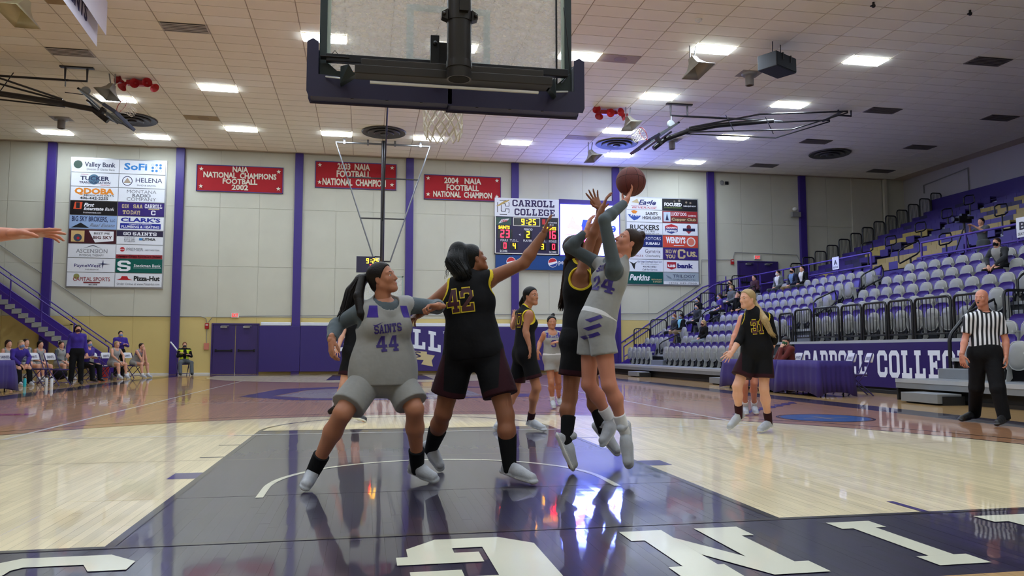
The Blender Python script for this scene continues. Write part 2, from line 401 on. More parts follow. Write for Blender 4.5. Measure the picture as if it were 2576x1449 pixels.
# painted marks (thin paint films lying on the boards)
m_cream = paint_mat('paint_cream', (222, 220, 196)); m_black = paint_mat('paint_black', (30, 22, 24)); m_white = paint_mat('paint_white', (235, 232, 225))
m_purple = paint_mat('paint_purple', (52, 34, 110)); m_grey = paint_mat('paint_grey', (150, 140, 145)); m_blue = paint_mat('paint_blue', (30, 95, 165)); m_thin = paint_mat('paint_thin_grey', (128, 112, 88)); m_red = paint_mat('paint_red', (150, 45, 45))
def film(name, polys, m, z=.001):
    b = MB()
    for i, p in enumerate(polys): b.poly([(x, y, z+.00012*(i % 9)) for x, y in p])
    o = mk(name, b, m, floor); return o
def rect(x0, y0, x1, y1): return [(x0, y0), (x1, y0), (x1, y1), (x0, y1)]
def arc(cx, cy, r0, r1, a0, a1, n=48):
    out = []
    for i in range(n):
        p, q = math.radians(a0+(a1-a0)*i/n), math.radians(a0+(a1-a0)*(i+1)/n)
        out.append([(cx+r0*math.cos(p), cy+r0*math.sin(p)), (cx+r1*math.cos(p), cy+r1*math.sin(p)), (cx+r1*math.cos(q), cy+r1*math.sin(q)), (cx+r0*math.cos(q), cy+r0*math.sin(q))])
    return out
for q, r in ((6.32, .04), (6.75, .04)):
    film('three_point_line', arc(0, 1.6, q, q+r, 0, 180, 90)+[rect(-q-r, 0, -q, 1.6), rect(q, 0, q+r, 1.6)], m_black, .001)
    film('three_point_line', arc(0, 27.05, q, q+r, 180, 360, 90)+[rect(-q-r, 27.05, -q, 28.65), rect(q, 27.05, q+r, 28.65)], m_black, .001)
film('lane_border', [rect(-1.83, 0, -1.78, 5.79), rect(1.78, 0, 1.83, 5.79), rect(-1.83, 5.74, 1.83, 5.79)], m_black, .001)
film('baseline', [rect(-8.3, -.05, 8.3, 0)], m_black, .0012)
film('free_throw_circle', arc(0, 5.79, 1.78, 1.83, 0, 180), m_black, .001)
film('restricted_arc', arc(0, 1.6, 1.22, 1.27, 0, 180)+[rect(-1.27, 1.22, -1.22, 1.6), rect(1.22, 1.22, 1.27, 1.6)], m_cream, .0014)
film('lane_block', [rect(-2.04, 2.134, -1.83, 2.438)], m_purple, .001); film('lane_block', [rect(1.83, 2.134, 2.04, 2.438)], m_purple, .001)
for y in (3.38, 4.34, 5.31):
    film('lane_mark', [rect(-2.04, y-.025, -1.83, y+.025)], m_black, .001); film('lane_mark', [rect(1.83, y-.025, 2.04, y+.025)], m_black, .001)
film('baseline_tick', [rect(2.77, 0, 2.82, .33)], m_purple, .0014)
film('volleyball_line', [rect(-4.5, 5.31, 4.5, 5.35), rect(-4.5, 5.31, -4.45, 23.3), rect(4.45, 5.31, 4.5, 23.3), rect(-4.5, 11.3, 4.5, 11.33)], m_white, .0016)
film('thin_line', [rect(-7.6, 3.17, 7.6, 3.18), rect(-7.6, 5.9, 7.6, 5.907)], m_thin, .0008)
film('half_court_line', [rect(-7.67, 14.3, 7.67, 14.35)], m_black, .001)
# centre logo: large outlined letter, and far apron lettering
film('centre_logo', [[(-3.2, 13.4), (-1.9, 11.9), (-.2, 11.7), (-.2, 12.1), (-1.7, 12.5), (-2.5, 13.5), (-2.0, 16.1), (-1.0, 17.1), (1.2, 17.1), (1.2, 17.6), (-1.4, 17.7), (-2.7, 16.8)],
                     [(1.2, 17.1), (3.2, 16.2), (3.6, 16.6), (1.2, 17.6)], [(-.2, 11.7), (3.0, 12.3), (3.4, 13.4), (2.6, 13.4), (2.2, 12.6), (-.2, 12.1)], rect(-.9, 13.6, .9, 14.6)], m_purple, .002)
film('centre_logo_fill', [[(-2.4, 13.5), (-1.6, 12.6), (0, 12.3), (0, 16.9), (-1, 16.9), (-1.9, 16)], [(0, 12.3), (2, 12.9), (2, 16.4), (0, 16.9)]], m_grey, .0018)
film('far_apron_lettering', [rect(-3.4+i*1.05, 28.85, -2.75+i*1.05, 29.65) for i in range(11)], m_grey, .002)
film('court_badge', arc(6.05, 6.2, 0, .62, 0, 360, 40), m_blue, .002); film('court_badge_rim', arc(6.05, 6.2, .64, .68, 0, 360, 40), m_black, .002)
film('court_badge_cross', [rect(5.7, 6.14, 6.4, 6.2), rect(5.98, 5.95, 6.06, 6.45)], m_grey, .003)
film('court_script', [[(5.3+.32*i, 7.2+.32*i), (5.42+.32*i, 7.2+.32*i), (5.62+.32*i, 7.7+.32*i), (5.5+.32*i, 7.7+.32*i)] for i in range(7)]+[[(5.1, 6.95), (7.3, 9.2), (7.3, 9.35), (5.0, 7.05)]], m_purple, .002)
film('court_stripe_red', [rect(-7.2, 8.9, -5.6, 9.25)], m_red, .002)
# FIGHTING SAINTS lettering on the apron, facing the court (seen rotated by half a turn)
SV = lambda x0, pts: [[(x0+a, b) for a, b in q] for q in pts]
TL, TB = -.18, -1.08
def floor_letters():
    def R_(x0, y0, x1, y1): return rect(x0, y0, x1, y1)
    out = {}
    h = .9
    def rotg(ch, xl, wd):      # glyph turned by 180 degrees into box xl..xl+wd, TB..TL
        res = []
        gw = GW.get(ch, 6.)
        for q in GL[ch]: res.append([(xl+wd-a/gw*wd, TL-b/8*h) for a, b in q])
        return res
    out['G'] = [[(-.41, -.49), (-.355, -.49), (-.355, -.345), (-.2, -.17), (.13, -.17), (.02, -.36), (-.13, -.36), (-.13, -.45), (-.01, -.45), (-.01, -.63), (-.41, -.63)],
                [(.13, -.17), (.29, -.33), (.29, -.93), (.13, -1.08), (.02, -.86), (.02, -.36)], [(.13, -1.08), (-.2, -1.08), (-.13, -.86), (.02, -.86)], [(-.2, -1.08), (-.36, -.93), (-.36, -.75), (-.13, -.75), (-.13, -.86)]]
    out['N'] = [[(.79, -.18), (1.03, -.18), (1.03, -.40), (.975, -.40), (.975, -.36), (.90, -.36), (.79, -.36)][:4]+[(.79, -.40)]]
    out['N'] = [R_(.79, -.385, 1.03, -.18), R_(.86, -.9, 1.03, -.385), R_(.79, -1.08, 1.06, -.88), [(1.03, -.36), (1.36, -1.08), (1.28, -1.08), (1.03, -.62)], [(1.03, -.36), (1.03, -.7), (1.2, -1.08), (1.36, -1.08)],
                R_(1.22, -.38, 1.47, -.18), R_(1.22, -1.08, 1.4, -.3), R_(1.2, -1.08, 1.47, -.9)]
    for ch, xl, wd in (('I', 2.0, .3), ('T', 2.85, .62), ('H', 3.9, .66), ('G', 4.9, .68), ('I', 5.95, .3), ('S', -2.28, .68), ('A', -3.2, .7), ('I', -3.75, .3), ('N', -4.7, .7)):
        if ch == 'H': out[ch+str(xl)] = [R_(xl, TB, xl+.17, TL), R_(xl+wd-.17, TB, xl+wd, TL), R_(xl, -.7, xl+wd, -.53)]
        else: out[ch+str(xl)] = rotg(ch, xl, wd)
    return out
for k, v in floor_letters().items():
    film('painted_letter', v, m_cream, .0025)

# ---------------- walls ----------------
def wall_mat():
    m = bpy.data.materials.new('painted_block_wall'); m.use_nodes = True; nt = m.node_tree; N = nt.nodes; L = nt.links; b = N['Principled BSDF']
    geo = N.new('ShaderNodeNewGeometry'); sp = N.new('ShaderNodeSeparateXYZ'); L.new(geo.outputs['Position'], sp.inputs[0])
    def mt(op, a, c):
        n = N.new('ShaderNodeMath'); n.operation = op
        for i, x in enumerate((a, c)):
            if isinstance(x, (int, float)): n.inputs[i].default_value = x
            else: L.new(x, n.inputs[i])
        return n.outputs[0]
    n = N.new('ShaderNodeTexNoise'); n.inputs['Scale'].default_value = 1.2; n.inputs['Detail'].default_value = 5; L.new(geo.outputs['Position'], n.inputs['Vector'])
    lo = mt('MULTIPLY', mt('LESS_THAN', sp.outputs[2], 2.42), mt('LESS_THAN', sp.outputs[0], 12.6))
    def rgb(c):
        q = N.new('ShaderNodeRGB'); q.outputs[0].default_value = lin(c)+(1,); return q.outputs[0]
    mx = N.new('ShaderNodeMix'); mx.data_type = 'RGBA'; L.new(lo, mx.inputs[0]); L.new(rgb((200, 198, 181)), mx.inputs[6]); L.new(rgb((212, 190, 122)), mx.inputs[7])
    sc = N.new('ShaderNodeVectorMath'); sc.operation = 'SCALE'; L.new(mx.outputs[2], sc.inputs[0]); L.new(mt('ADD', .93, mt('MULTIPLY', n.outputs['Fac'], .14)), sc.inputs['Scale'])
    L.new(sc.outputs[0], b.inputs['Base Color']); b.inputs['Roughness'].default_value = .7
    return m
m_wall = wall_mat()
m_side = mat('side_wall_white', (176, 174, 174), .8, var=.04, vscale=1)
m_recess = mat('recess_wall', (196, 192, 176), .8)
# far wall: panels between the columns, each panel an object with recessed joints
wb = struct(mk('wall_back', MB().box((XMIN, YW+.02, 0), (XRW+.3, YW+.3, CZ+.3)), m_wall))
colx = [-13.45, -8.42, -3.5, 1.33, 6.15, 11.0, 15.8, 20.65]
edges = [XMIN]+colx+[23.4]
zs = [0, 2.42, 4.6, 7.15, CZ]
n = 0
for i in range(len(edges)-1):
    a, c = edges[i], edges[i+1]
    k = max(1, round((c-a)/1.62))
    for j in range(k):
        for q in range(4):
            x0, x1 = a+(c-a)*j/k, a+(c-a)*(j+1)/k
            if q == 0 and ((x0 < -4.9 and x1 > -7.0)): pass
            mk('wall_panel', MB().box((x0+.006, YW, zs[q]+.006), (x1-.006, YW+.03, zs[q+1]-.006)), m_wall, wb); n += 1
m_col = mat('purple_column_paint', (58, 38, 124), .45)
for i, x in enumerate(colx): struct(mk(f'trim_{i+1}', MB().box((x-.17, YW-.16, 0), (x+.17, YW+.01, CZ)), m_col, bevel=.01))
# dim recess on the right of the far wall
struct(mk('wall_recess', MB().box((23.4, YW-.06, 3.3), (25.1, YW+.04, CZ)).box((25.1, YW-.25, 3.3), (25.25, YW-.1, CZ)), m_recess))
struct(mk('wall_right', MB().box((XRW, YMIN, 0), (XRW+.3, YW+.3, CZ+.3)), m_side))
struct(mk('wall_left', MB().box((XMIN-.3, YMIN, 0), (XMIN, YW+.3, CZ+.3)), mat('side_wall_dim', (96, 92, 84), .8)))
struct(mk('wall_near', MB().box((XMIN, YMIN-.3, 0), (XRW+.3, YMIN, CZ+.3)), m_wall))
struct(mk('baseboard_back', MB().box((XMIN, YW-.03, 0), (-5.1, YW+.005, .07)), mat('baseboard_white', (215, 215, 210), .5)))
# ---------------- ceiling ----------------
m_tile = mat('ceiling_tile', (248, 242, 222), .85, var=.05, vscale=.8, bump=.15, bscale=90)
m_tile2 = mat('ceiling_tile_pale', (252, 248, 232), .85, var=.04, vscale=.8)
m_grid = mat('ceiling_grid', (196, 180, 160), .6)
ceil = struct(mk('ceiling', MB().box((XMIN, YMIN, CZ+.02), (XRW+.3, YW+.3, CZ+.2)), m_grid))
cells = []
i0, i1 = math.floor((XMIN-TX0)/TDX)+1, math.ceil((XRW-TX0)/TDX)-1
j0, j1 = math.floor((YMIN-TY0)/TDY)+1, math.ceil((YW-TY0)/TDY)-1
for i in range(i0, i1):
    for j in range(j0, j1):
        cx, cy = TX0+(i+.5)*TDX, TY0+(j+.5)*TDY
        if (round(cx, 2), round(cy, 2)) in light_cells: continue
        d = np.array([cx, cy, CZ])-CAMV; z = d@CF; u, v = 1288+FPX*(d@CR)/z, 724.5-FPX*(d@CU)/z
        vis = z > 0 and -60 < u < 2640 and v > -20
        cells.append((not vis, np.linalg.norm(d), cx, cy, i, j))
cells.sort()
hx, hy = TDX/2-.013, TDY/2-.013
proto = None; b = MB()
for k, (nv, d, cx, cy, i, j) in enumerate(cells):
    if not nv and k < 300:
        mm = 1 if random.random() < .08 else 0
        if proto is None:
            proto = [mk('ceiling_tile', MB().box((-hx, -hy, -.008), (hx, hy, .015)), m_, ceil, local=True) for m_ in (m_tile, m_tile2)]
            proto[0].location = (cx, cy, CZ); proto[1].location = (cells[1][2], cells[1][3], CZ); continue
        if k == 1: continue
        o = proto[mm].copy(); COL.objects.link(o); o.location = (cx, cy, CZ+random.uniform(-.001, .001))
    else: b.box((cx-hx, cy-hy, CZ-.008), (cx+hx, cy+hy, CZ+.015))
o = mk('ceiling_tiles', b, m_tile, ceil); o['kind'] = 'stuff'
# ---------------- wall mounted things ----------------
m_white_pl = mat('white_sign_panel', (228, 230, 236), .35, var=.02)
m_alu = mat('brushed_aluminium', (190, 192, 196), .35, metal=.7)
INK = {}
def ink(c, e=0.):
    k = (c, e)
    if k not in INK: INK[k] = mat('ink_%d_%d_%d%s' % (c[0], c[1], c[2], '_lit' if e else ''), c, .5, var=0, emit=e)
    return INK[k]
def build_panel(parent, x0, z0, x1, z1, y, bg, items, name='panel', depth=.03):
    pb = MB().box((x0, y, z0), (x1, y+depth, z1)); p = mk(name, pb, mat('panel_%d_%d_%d' % bg, bg, .35, var=.02), parent)
    W, H = x1-x0, z1-z0; by = {}
    for it in items:
        b = by.setdefault(it[-1], MB()); k = it[0]
        lv = .003+.0012*len(by)
        if k == 'box': b.poly([(x0+it[1]*W, y-lv, z0+it[2]*H), (x0+it[3]*W, y-lv, z0+it[2]*H), (x0+it[3]*W, y-lv, z0+it[4]*H), (x0+it[1]*W, y-lv, z0+it[4]*H)])
        elif k == 'disc': b.poly([(x0+it[1]*W+it[3]*H*math.cos(a*math.pi/12), y-lv, z0+it[2]*H+it[3]*H*math.sin(a*math.pi/12)) for a in range(24)])
        elif k == 'poly': b.poly([(x0+a*W, y-lv, z0+c*H) for a, c in it[1]])
        elif k == 'ring':
            for a in range(20):
                p0, p1 = a*math.pi/10, (a+1)*math.pi/10
                b.poly([(x0+it[1]*W+r*H*math.cos(q), y-lv, z0+it[2]*H+r*H*math.sin(q)) for r, q in ((it[3]*.86, p0), (it[3], p0), (it[3], p1), (it[3]*.86, p1))])
        elif k == 'B': block_mb(b, it[1], (x0+it[2]*W, y, z0+it[3]*H), XR, ZU, it[4]*H, it[5]*W, lv, align='C')
        else: text_mb(b, it[1], (x0+it[2]*W, y, z0+it[3]*H), XR, ZU, it[4]*H, it[5]*W, it[6], lv, 'C', it[7] if len(it) > 8 else 0.)
    for c, b in by.items():
        mk('lettering', b, ink(c), p)
    return p
BK, NV, PU, WH, GY, RD, TN, GN, OR, BL = (20, 20, 24), (30, 36, 80), (52, 34, 110), (240, 240, 245), (120, 122, 130), (190, 30, 40), (205, 185, 140), (0, 90, 80), (225, 135, 30), (50, 130, 200)
T = lambda s, x, z, h, w, c, b=.01, sl=0.: ('T', s, x, z, h, w, b, sl, c)
LEFTP = [
    [((232, 234, 240), [('disc', .13, .55, .3, (40, 75, 60)), T('Valley Bank', .6, .42, .34, .66, NV, .02), T('Division of Glacier Bank', .62, .15, .15, .6, GY)]),
     ((232, 234, 240), [T('SoFi', .35, .3, .48, .5, BL, .03)]+[('disc' if (i*3+j) not in (0, 4, 8) else 'ring', .72+.085*j, .72-.22*i, .09, BL) for i in range(3) for j in range(3)])],
    [((228, 230, 236), [('disc', .48, .52, .38, (70, 110, 135)), T('TUCKER', .5, .45, .3, .62, NV, .03), T('TRANSPORTATION', .5, .2, .17, .66, NV, .02), T('PROFESSIONAL', .28, .85, .06, .16, RD), T('1-800-823-4832', .72, .08, .07, .2, RD)]),
     ((232, 234, 240), [('ring', .18, .5, .36, NV), ('poly', [(.1, .35), (.18, .75), (.26, .35)], (170, 150, 130)), T('HELENA', .65, .42, .34, .58, NV, 0.), T('SAND & GRAVEL', .6, .14, .12, .42, GY)])],
    [((232, 234, 240), [T('QDOBA', .5, .5, .4, .84, OR, .05), T('MEXICAN EATS', .6, .33, .12, .64, BK), T('406-442-2255', .5, .08, .19, .6, BK, .02)]),
     ((228, 230, 236), [T('MONTANA', .5, .64, .26, .64, GY, 0.), T('RADIO', .5, .36, .24, .4, GY, .03), T('COMPANY', .5, .08, .26, .64, GY, 0.)])],
    [((24, 22, 26), [('poly', [(.07, .4), (.1, .92), (.26, .92), (.24, .4)], (220, 80, 40)), T('I', .165, .47, .4, .08, BK, .04), T('First', .4, .6, .26, .22, WH, .03, .3), T('Interstate', .5, .33, .24, .42, WH, .03, .3), T('Bank', .84, .33, .24, .2, WH, 0., .3), T('firstinterstate.com', .47, .1, .12, .38, WH, .0, .3)]),
     ((54, 36, 112), [('B', 'JOIN', .13, .58, .28, .2, TN), ('B', 'SAA', .43, .58, .28, .2, TN), ('B', 'TO', .18, .12, .28, .15, TN), T('DAY!', .38, .12, .28, .2, TN, .03), ('B', 'CARROLL', .77, .6, .3, .38, WH), ('box', .66, .5, .9, .57, TN), ('B', 'C', .77, .1, .34, .1, WH)])],
    [((150, 175, 215), [T('BIG SKY BROKERS,', .43, .56, .36, .76, NV, .02), T('LLC', .92, .56, .18, .1, NV), ('poly', [(.04, .08), (.24, .45), (.42, .08)], BK), T('Real Estate', .7, .18, .24, .54, GY, 0., .5)]),
     ((232, 234, 240), [T("CLARK'S", .5, .62, .28, .86, (30, 40, 150), .04), ('box', .06, .1, .94, .5, (30, 40, 150)), T('PLUMBING & HEATING', .5, .16, .17, .82, WH, .02), T('COMMERCIAL & RESIDENTIAL', .5, .39, .07, .5, WH)])],
    [((72, 30, 40), [('box', .05, .1, .33, .92, (215, 180, 120)), ('disc', .19, .4, .28, (60, 70, 90)), ('disc', .2, .36, .1, RD), ('poly', [(.42, .92), (.95, .9), (.95, .2), (.56, .06)], WH), T('BEST PIE', .7, .66, .15, .34, BK, .02), T('BIG SKY', .72, .33, .22, .4, (80, 30, 30), .03)]),
     ((232, 234, 240), [('box', 0, .58, 1, 1, (34, 26, 60)), ('B', 'GO', .22, .66, .24, .16, WH), ('B', 'SAINTS', .6, .66, .24, .52, WH), T('CHEVROLET', .28, .42, .1, .24, GY), T('BUICK GMC', .28, .29, .1, .24, GY, .01), T('OF HELENA', .28, .16, .1, .24, GY), ('box', .48, .3, .55, .46, BL), T('LITHIA', .7, .3, .18, .28, BK, .03)])],
    [((232, 234, 240), [('poly', [(.3, .65), (.52, .95), (.72, .65), (.52, .86)], GY), T('ASCENSION', .5, .34, .3, .66, GY, .0), T('PHYSICAL THERAPY', .5, .1, .15, .52, GY)]),
     ((232, 234, 240), [('disc', .13, .66, .17, RD), T('BWP', .13, .6, .1, .1, WH), T('PREMIER', .4, .56, .22, .36, GY, 0.), T('BEST WESTERN', .78, .58, .1, .3, GY), ('box', 0, 0, 1, .28, (140, 30, 40)), T('Helena Great Northern Hotel', .5, .06, .16, .92, WH, .02)])],
    [((232, 234, 240), [T('PayneWest', .42, .35, .24, .56, (60, 50, 120), .01), T('INSURANCE', .52, .14, .09, .28, GY), ('poly', [(.74, .25), (.76, .55), (.9, .6), (.76, .64), (.75, .92), (.73, .64), (.62, .6), (.73, .56)], NV)]),
     ((0, 92, 82), [('B', 'S', .18, .1, .78, .28, WH), T('Stockman Bank', .68, .42, .22, .58, WH, .01), ('box', .38, .34, .98, .36, WH)])],
    [((232, 234, 240), [('disc', .2, .72, .2, (150, 150, 90)), T('CAPITAL SPORTS', .52, .4, .28, .78, (150, 50, 50), .01), ('box', .35, .24, .7, .33, (130, 40, 45)), T('443-2978', .55, .08, .1, .18, BK, .02)]),
     ((232, 234, 240), [('poly', [(.03, .5), (.12, .62), (.14, .78), (.26, .78), (.28, .62), (.37, .5)], RD), T('Pizza-Hut', .68, .48, .32, .56, BK, .04), T('Order Online at www.PizzaHut.com', .5, .14, .16, .92, GY, .01)])]]
RIGHTP = [
    [((232, 234, 240), [T('Eagle', .58, .42, .42, .5, (30, 36, 100), .03, .35), ('poly', [(.13, .6), (.3, .92), (.36, .5)], TN), ('box', .12, .3, .85, .32, RD), T('BEVERAGE', .5, .08, .16, .7, RD, 0., .2)]),
     ((26, 26, 30), [T('FOCUSED', .3, .38, .28, .5, WH, .04), T('1-800-QUIT-NOW', .78, .36, .12, .36, WH), ('disc', .48, .86, .1, (150, 140, 130)), ('disc', .68, .74, .09, (140, 125, 110)), ('disc', .8, .7, .09, (140, 125, 110)), ('disc', .34, .8, .08, (120, 110, 100)), T('IN A TOBACCO FREE GENERATION', .3, .2, .08, .5, (130, 160, 70))])],
    [((232, 234, 240), [('poly', [(.03, .62), (.4, .5), (.3, .2), (.2, .1), (.08, .4)], (40, 80, 160)), ('poly', [(.17, .7), (.12, .9), (.2, .98), (.3, .9), (.26, .7)], OR), T('KTVH', .22, .45, .2, .24, WH, .03, .3), T('SAINTS', .7, .6, .25, .34, BK, .02), T('HIGHLIGHTS', .7, .24, .25, .52, BK, .02)]),
     ((150, 40, 45), [('box', .02, .08, .22, .92, (190, 205, 220)), ('poly', [(.08, .2), (.12, .8), (.17, .2)], NV), T('LUCKY DOG', .46, .62, .28, .44, WH, .02), T('CASINO', .84, .58, .14, .24, WH), ('box', .24, .1, .98, .48, (90, 50, 40)), T('Copper Club', .6, .2, .22, .7, TN, .02)])],
    [((232, 234, 240), [T('RUCKERS', .5, .38, .42, .82, BK, .02), T('FURNITURE', .5, .18, .16, .58, BK, 0.), T('HELENA 442-1234', .7, .03, .09, .4, GY)]),
     ((228, 232, 240), [('poly', [(.06, .75), (.24, .95), (.42, .75), (.42, .3), (.24, .1), (.06, .3)], (60, 70, 130)), ('poly', [(.06, .75), (.24, .95), (.42, .75), (.42, .55), (.06, .55)], RD), T('town', .24, .55, .2, .3, WH, .03), T('pump', .24, .3, .2, .32, WH, .03), ('disc', .74, .7, .2, (120, 40, 50)), ('box', .57, .36, .92, .6, NV), T("LUCKY LIL'S", .745, .42, .12, .3, WH), ('poly', [(.66, .36), (.82, .36), (.74, .12)], (150, 50, 60))])],
    [((30, 44, 110), [T('MOTORS', .72, .58, .26, .46, WH, 0.), T('SUBARU', .72, .18, .2, .4, WH, .03)]),
     ((205, 75, 60), [T("WENDY'S", .36, .38, .48, .56, WH, .05), ('disc', .8, .5, .4, (230, 225, 220)), ('disc', .8, .5, .3, (215, 120, 100)), ('box', .3, .14, .6, .2, WH)])],
    [((228, 230, 240), [T('Gymtrix', .72, .52, .32, .44, (90, 80, 100), .0), T('Cheerleading', .72, .2, .18, .42, GY), T('DANCE &', .3, .2, .15, .3, (170, 120, 130))]),
     ((58, 38, 118), [('B', 'NO', .15, .55, .3, .17, TN), T('W', .32, .55, .3, .12, TN, .05), T('YOU', .2, .12, .3, .28, TN, .05), ('B', 'C', .52, .1, .8, .22, TN), T('US.', .82, .3, .4, .3, TN, .05)])],
    [((228, 232, 244), [('poly', [(.05, .85), (.12, .6), (.16, .3), (.2, .15), (.22, .6), (.28, .85), (.18, .65)], BK), T('Elk Ridge Overhead Door, LLC', .63, .76, .15, .68, (50, 60, 120), .01), T('Sales, Service and Installation', .63, .6, .08, .5, GY), T('406-461-8763', .62, .34, .14, .38, NV), T('Call for Service', .63, .1, .13, .42, NV)]),
     ((232, 232, 242), [('poly', [(.1, .85), (.36, .85), (.36, .35), (.23, .2), (.1, .35)], (170, 30, 50)), T('us', .23, .42, .3, .22, WH, .04), T('bank', .62, .36, .36, .46, (40, 40, 120), .05)])],
    [((0, 82, 78), [T('Perkins', .34, .3, .5, .58, WH, .03, .3), T('RESTAURANT', .82, .32, .12, .3, TN, .01), T('& BAKERY', .84, .14, .12, .26, TN, .01)]),
     ((165, 178, 190), [T('TRILOGY', .58, .58, .26, .64, NV, 0.), T('CHIROPRACTIC', .58, .34, .15, .66, (90, 100, 120), 0.), ('box', 0, 0, 1, .26, (225, 228, 235)), T('(406) 449-7500', .54, .05, .13, .8, GY), ('poly', [(.06, .8), (.2, .6), (.24, .4), (.12, .55)], (120, 135, 150))])]]
def sponsor(x0, z0, x1, z1, rows, label):
    t = thing('sponsor_board', label, 'sign', ((x0+x1)/2, YW-.05, z0), 'sponsor boards on the far wall')
    n = len(rows); dz = (z1-z0)/n; mx = (x0+x1)/2
    b = MB().box((x0-.04, YW-.06, z0-.04), (x1+.04, YW-.005, z1+.04)); mk('frame', b, m_alu, t)
    for i, row in enumerate(rows):
        for j, (bg, items) in enumerate(row):
            a = (x0, mx)[j]; c = (mx, x1)[j]
            build_panel(t, a+.015, z1-(i+1)*dz+.015, c-.015, z1-i*dz-.015, YW-.09, bg, items)
sponsor(-12.7, 3.64, -9.0, 9.04, LEFTP, 'tall white board of eighteen sponsor panels on the far wall, left, above the staircase foot')
sponsor(11.52, 4.12, 15.11, 8.26, RIGHTP, 'smaller board of fourteen sponsor panels on the far wall, right of the video screen')
# championship banners
m_redcloth = mat('red_banner_cloth', (170, 28, 38), .85, var=.08, vscale=3)
for (x0, z0, x1, z1, lines, lb) in (
    (-7.77, 7.83, -4.17, 8.99, [('NAIA', .5, .76, .2, .18), ('NATIONAL  CHAMPIONS', .5, .53, .2, .84), ('FOOTBALL', .5, .31, .19, .4), ('2002', .5, .09, .19, .19)], 'red championship banner with the year 2002, leftmost on the far wall'),
    (-2.82, 8.17, .73, 9.36, [('2003  NAIA', .47, .72, .22, .4), ('FOOTBALL', .47, .43, .24, .42), ('NATIONAL  CHAMPION', .48, .12, .24, .78)], 'red championship banner with the year 2003, behind the hanging mast'),
    (1.96, 7.82, 5.5, 8.96, [('2004   NAIA', .5, .68, .22, .48), ('FOOTBALL', .5, .4, .22, .42), ('NATIONAL  CHAMPION', .5, .12, .22, .76)], 'red championship banner with the year 2004, next to the scoreboard')):
    t = thing('championship_banner', lb, 'banner', ((x0+x1)/2, YW-.03, z0), 'red championship banners on the far wall')
    b = MB(); nx = 10
    for i in range(nx):      # slightly sagging cloth
        a, c = x0+(x1-x0)*i/nx, x0+(x1-x0)*(i+1)/nx
        f = lambda x: .012*math.sin(x*4.)
        b.prism([(a, YW-.05+f(a), z0), (c, YW-.05+f(c), z0), (c, YW-.05+f(c), z1), (a, YW-.05+f(a), z1)], (0, .012, 0))
    mk('cloth', b, m_redcloth, t, smooth=True)
    b = MB()
    for lo, hi in (((x0, z0), (x1, z0+.03)), ((x0, z1-.03), (x1, z1)), ((x0, z0), (x0+.03, z1)), ((x1-.03, z0), (x1, z1))): b.box((lo[0], YW-.075, lo[1]), (hi[0], YW-.035, hi[1]))
    mk('border', b, m_col, t)
    b = MB(); W, H = x1-x0, z1-z0
    for s, fx, fz, fh, fw in lines: text_mb(b, s, (x0+fx*W, YW-.07, z0+fz*H), XR, ZU, fh*H, fw*W, .035, .004, 'C')
    mk('lettering', b, ink((225, 215, 195)), t)
    for sx in (.055, .945):
        for sz in (.2, .85):
            if '2002' in lb: sz = sz-.02
            pts = []
            for k in range(10):
                r_ = (.1, .04)[k % 2]; a = math.pi/2+k*math.pi/5; pts.append((x0+sx*W+r_*math.cos(a), YW-.076, z0+sz*H+r_*math.sin(a)))
            b = MB()
            for k in range(10): b.poly([(x0+sx*W, YW-.076, z0+sz*H), pts[k], pts[(k+1) % 10]])
            mk('star', b, ink((230, 225, 205)), t)
# scoreboard
m_sbp = mat('scoreboard_purple', (36, 26, 66), .35, var=.03)
t = thing('scoreboard', 'lit scoreboard with white college header reading 23 to 16, high on the far wall', 'scoreboard', (6.7, YW-.2, 5.37))
SX0, SX1, SZ0, SZ1 = 5.19, 8.2, 5.4, 7.98; YS = YW-.2
mk('case', MB().box((SX0, YS, SZ0), (SX1, YW-.01, 7.12)), m_sbp, t)
b = MB()
for lo, hi in (((SX0, SZ0), (SX1, SZ0+.04)), ((SX0, SZ0), (SX0+.04, 7.12)), ((SX1-.04, SZ0), (SX1, 7.12))): b.box((lo[0], YS-.03, lo[1]), (hi[0], YS, hi[1]))
mk('white_trim', b, m_frame, t)
hp = mk('header', MB().box((SX0, YS-.02, 7.12), (SX1, YW-.01, SZ1)), m_white_pl, t)
b = MB(); block_mb(b, 'CARROLL', (6.0, YS-.02, 7.6), XR, ZU, .31, 2.0); block_mb(b, 'COLLEGE', (6.1, YS-.02, 7.19), XR, ZU, .31, 1.9); mk('lettering', b, ink((44, 26, 80)), hp)
b = MB(); block_mb(b, 'C', (5.33, YS-.02, 7.22), XR, ZU, .62, .5, grow=.35); mk('emblem_outline', b, ink((30, 26, 34)), hp)
b = MB(); block_mb(b, 'C', (5.33, YS-.02, 7.22), XR, ZU, .62, .5, depth=.008); mk('emblem', b, ink((235, 236, 240)), hp)
b = MB(); b.poly([(5.24, YS-.032, 7.58), (5.4, YS-.032, 7.6), (5.85, YS-.032, 7.85), (5.85, YS-.032, 7.9), (5.6, YS-.032, 7.82)]); mk('emblem_halo', b, ink((190, 160, 90)), hp)
def sbox(x0, z0, x1, z1, m, name='window', y=YS): return mk(name, MB().box((x0, y-.02, z0), (x1, y, z1)), m, t)
mk_dark = mat('display_black', (14, 12, 16), .2)
gp = sbox(5.24, 6.72, 5.95, 7.08, mat('ad_green', (50, 80, 70), .4, var=.3, vscale=14), 'sponsor_panel')
b = MB(); b.poly([(5.35, YS-.024, 6.78), (5.8, YS-.024, 6.94), (5.86, YS-.024, 7.03), (5.5, YS-.024, 6.98)]); mk('logo_shape', b, ink((225, 225, 230)), gp)
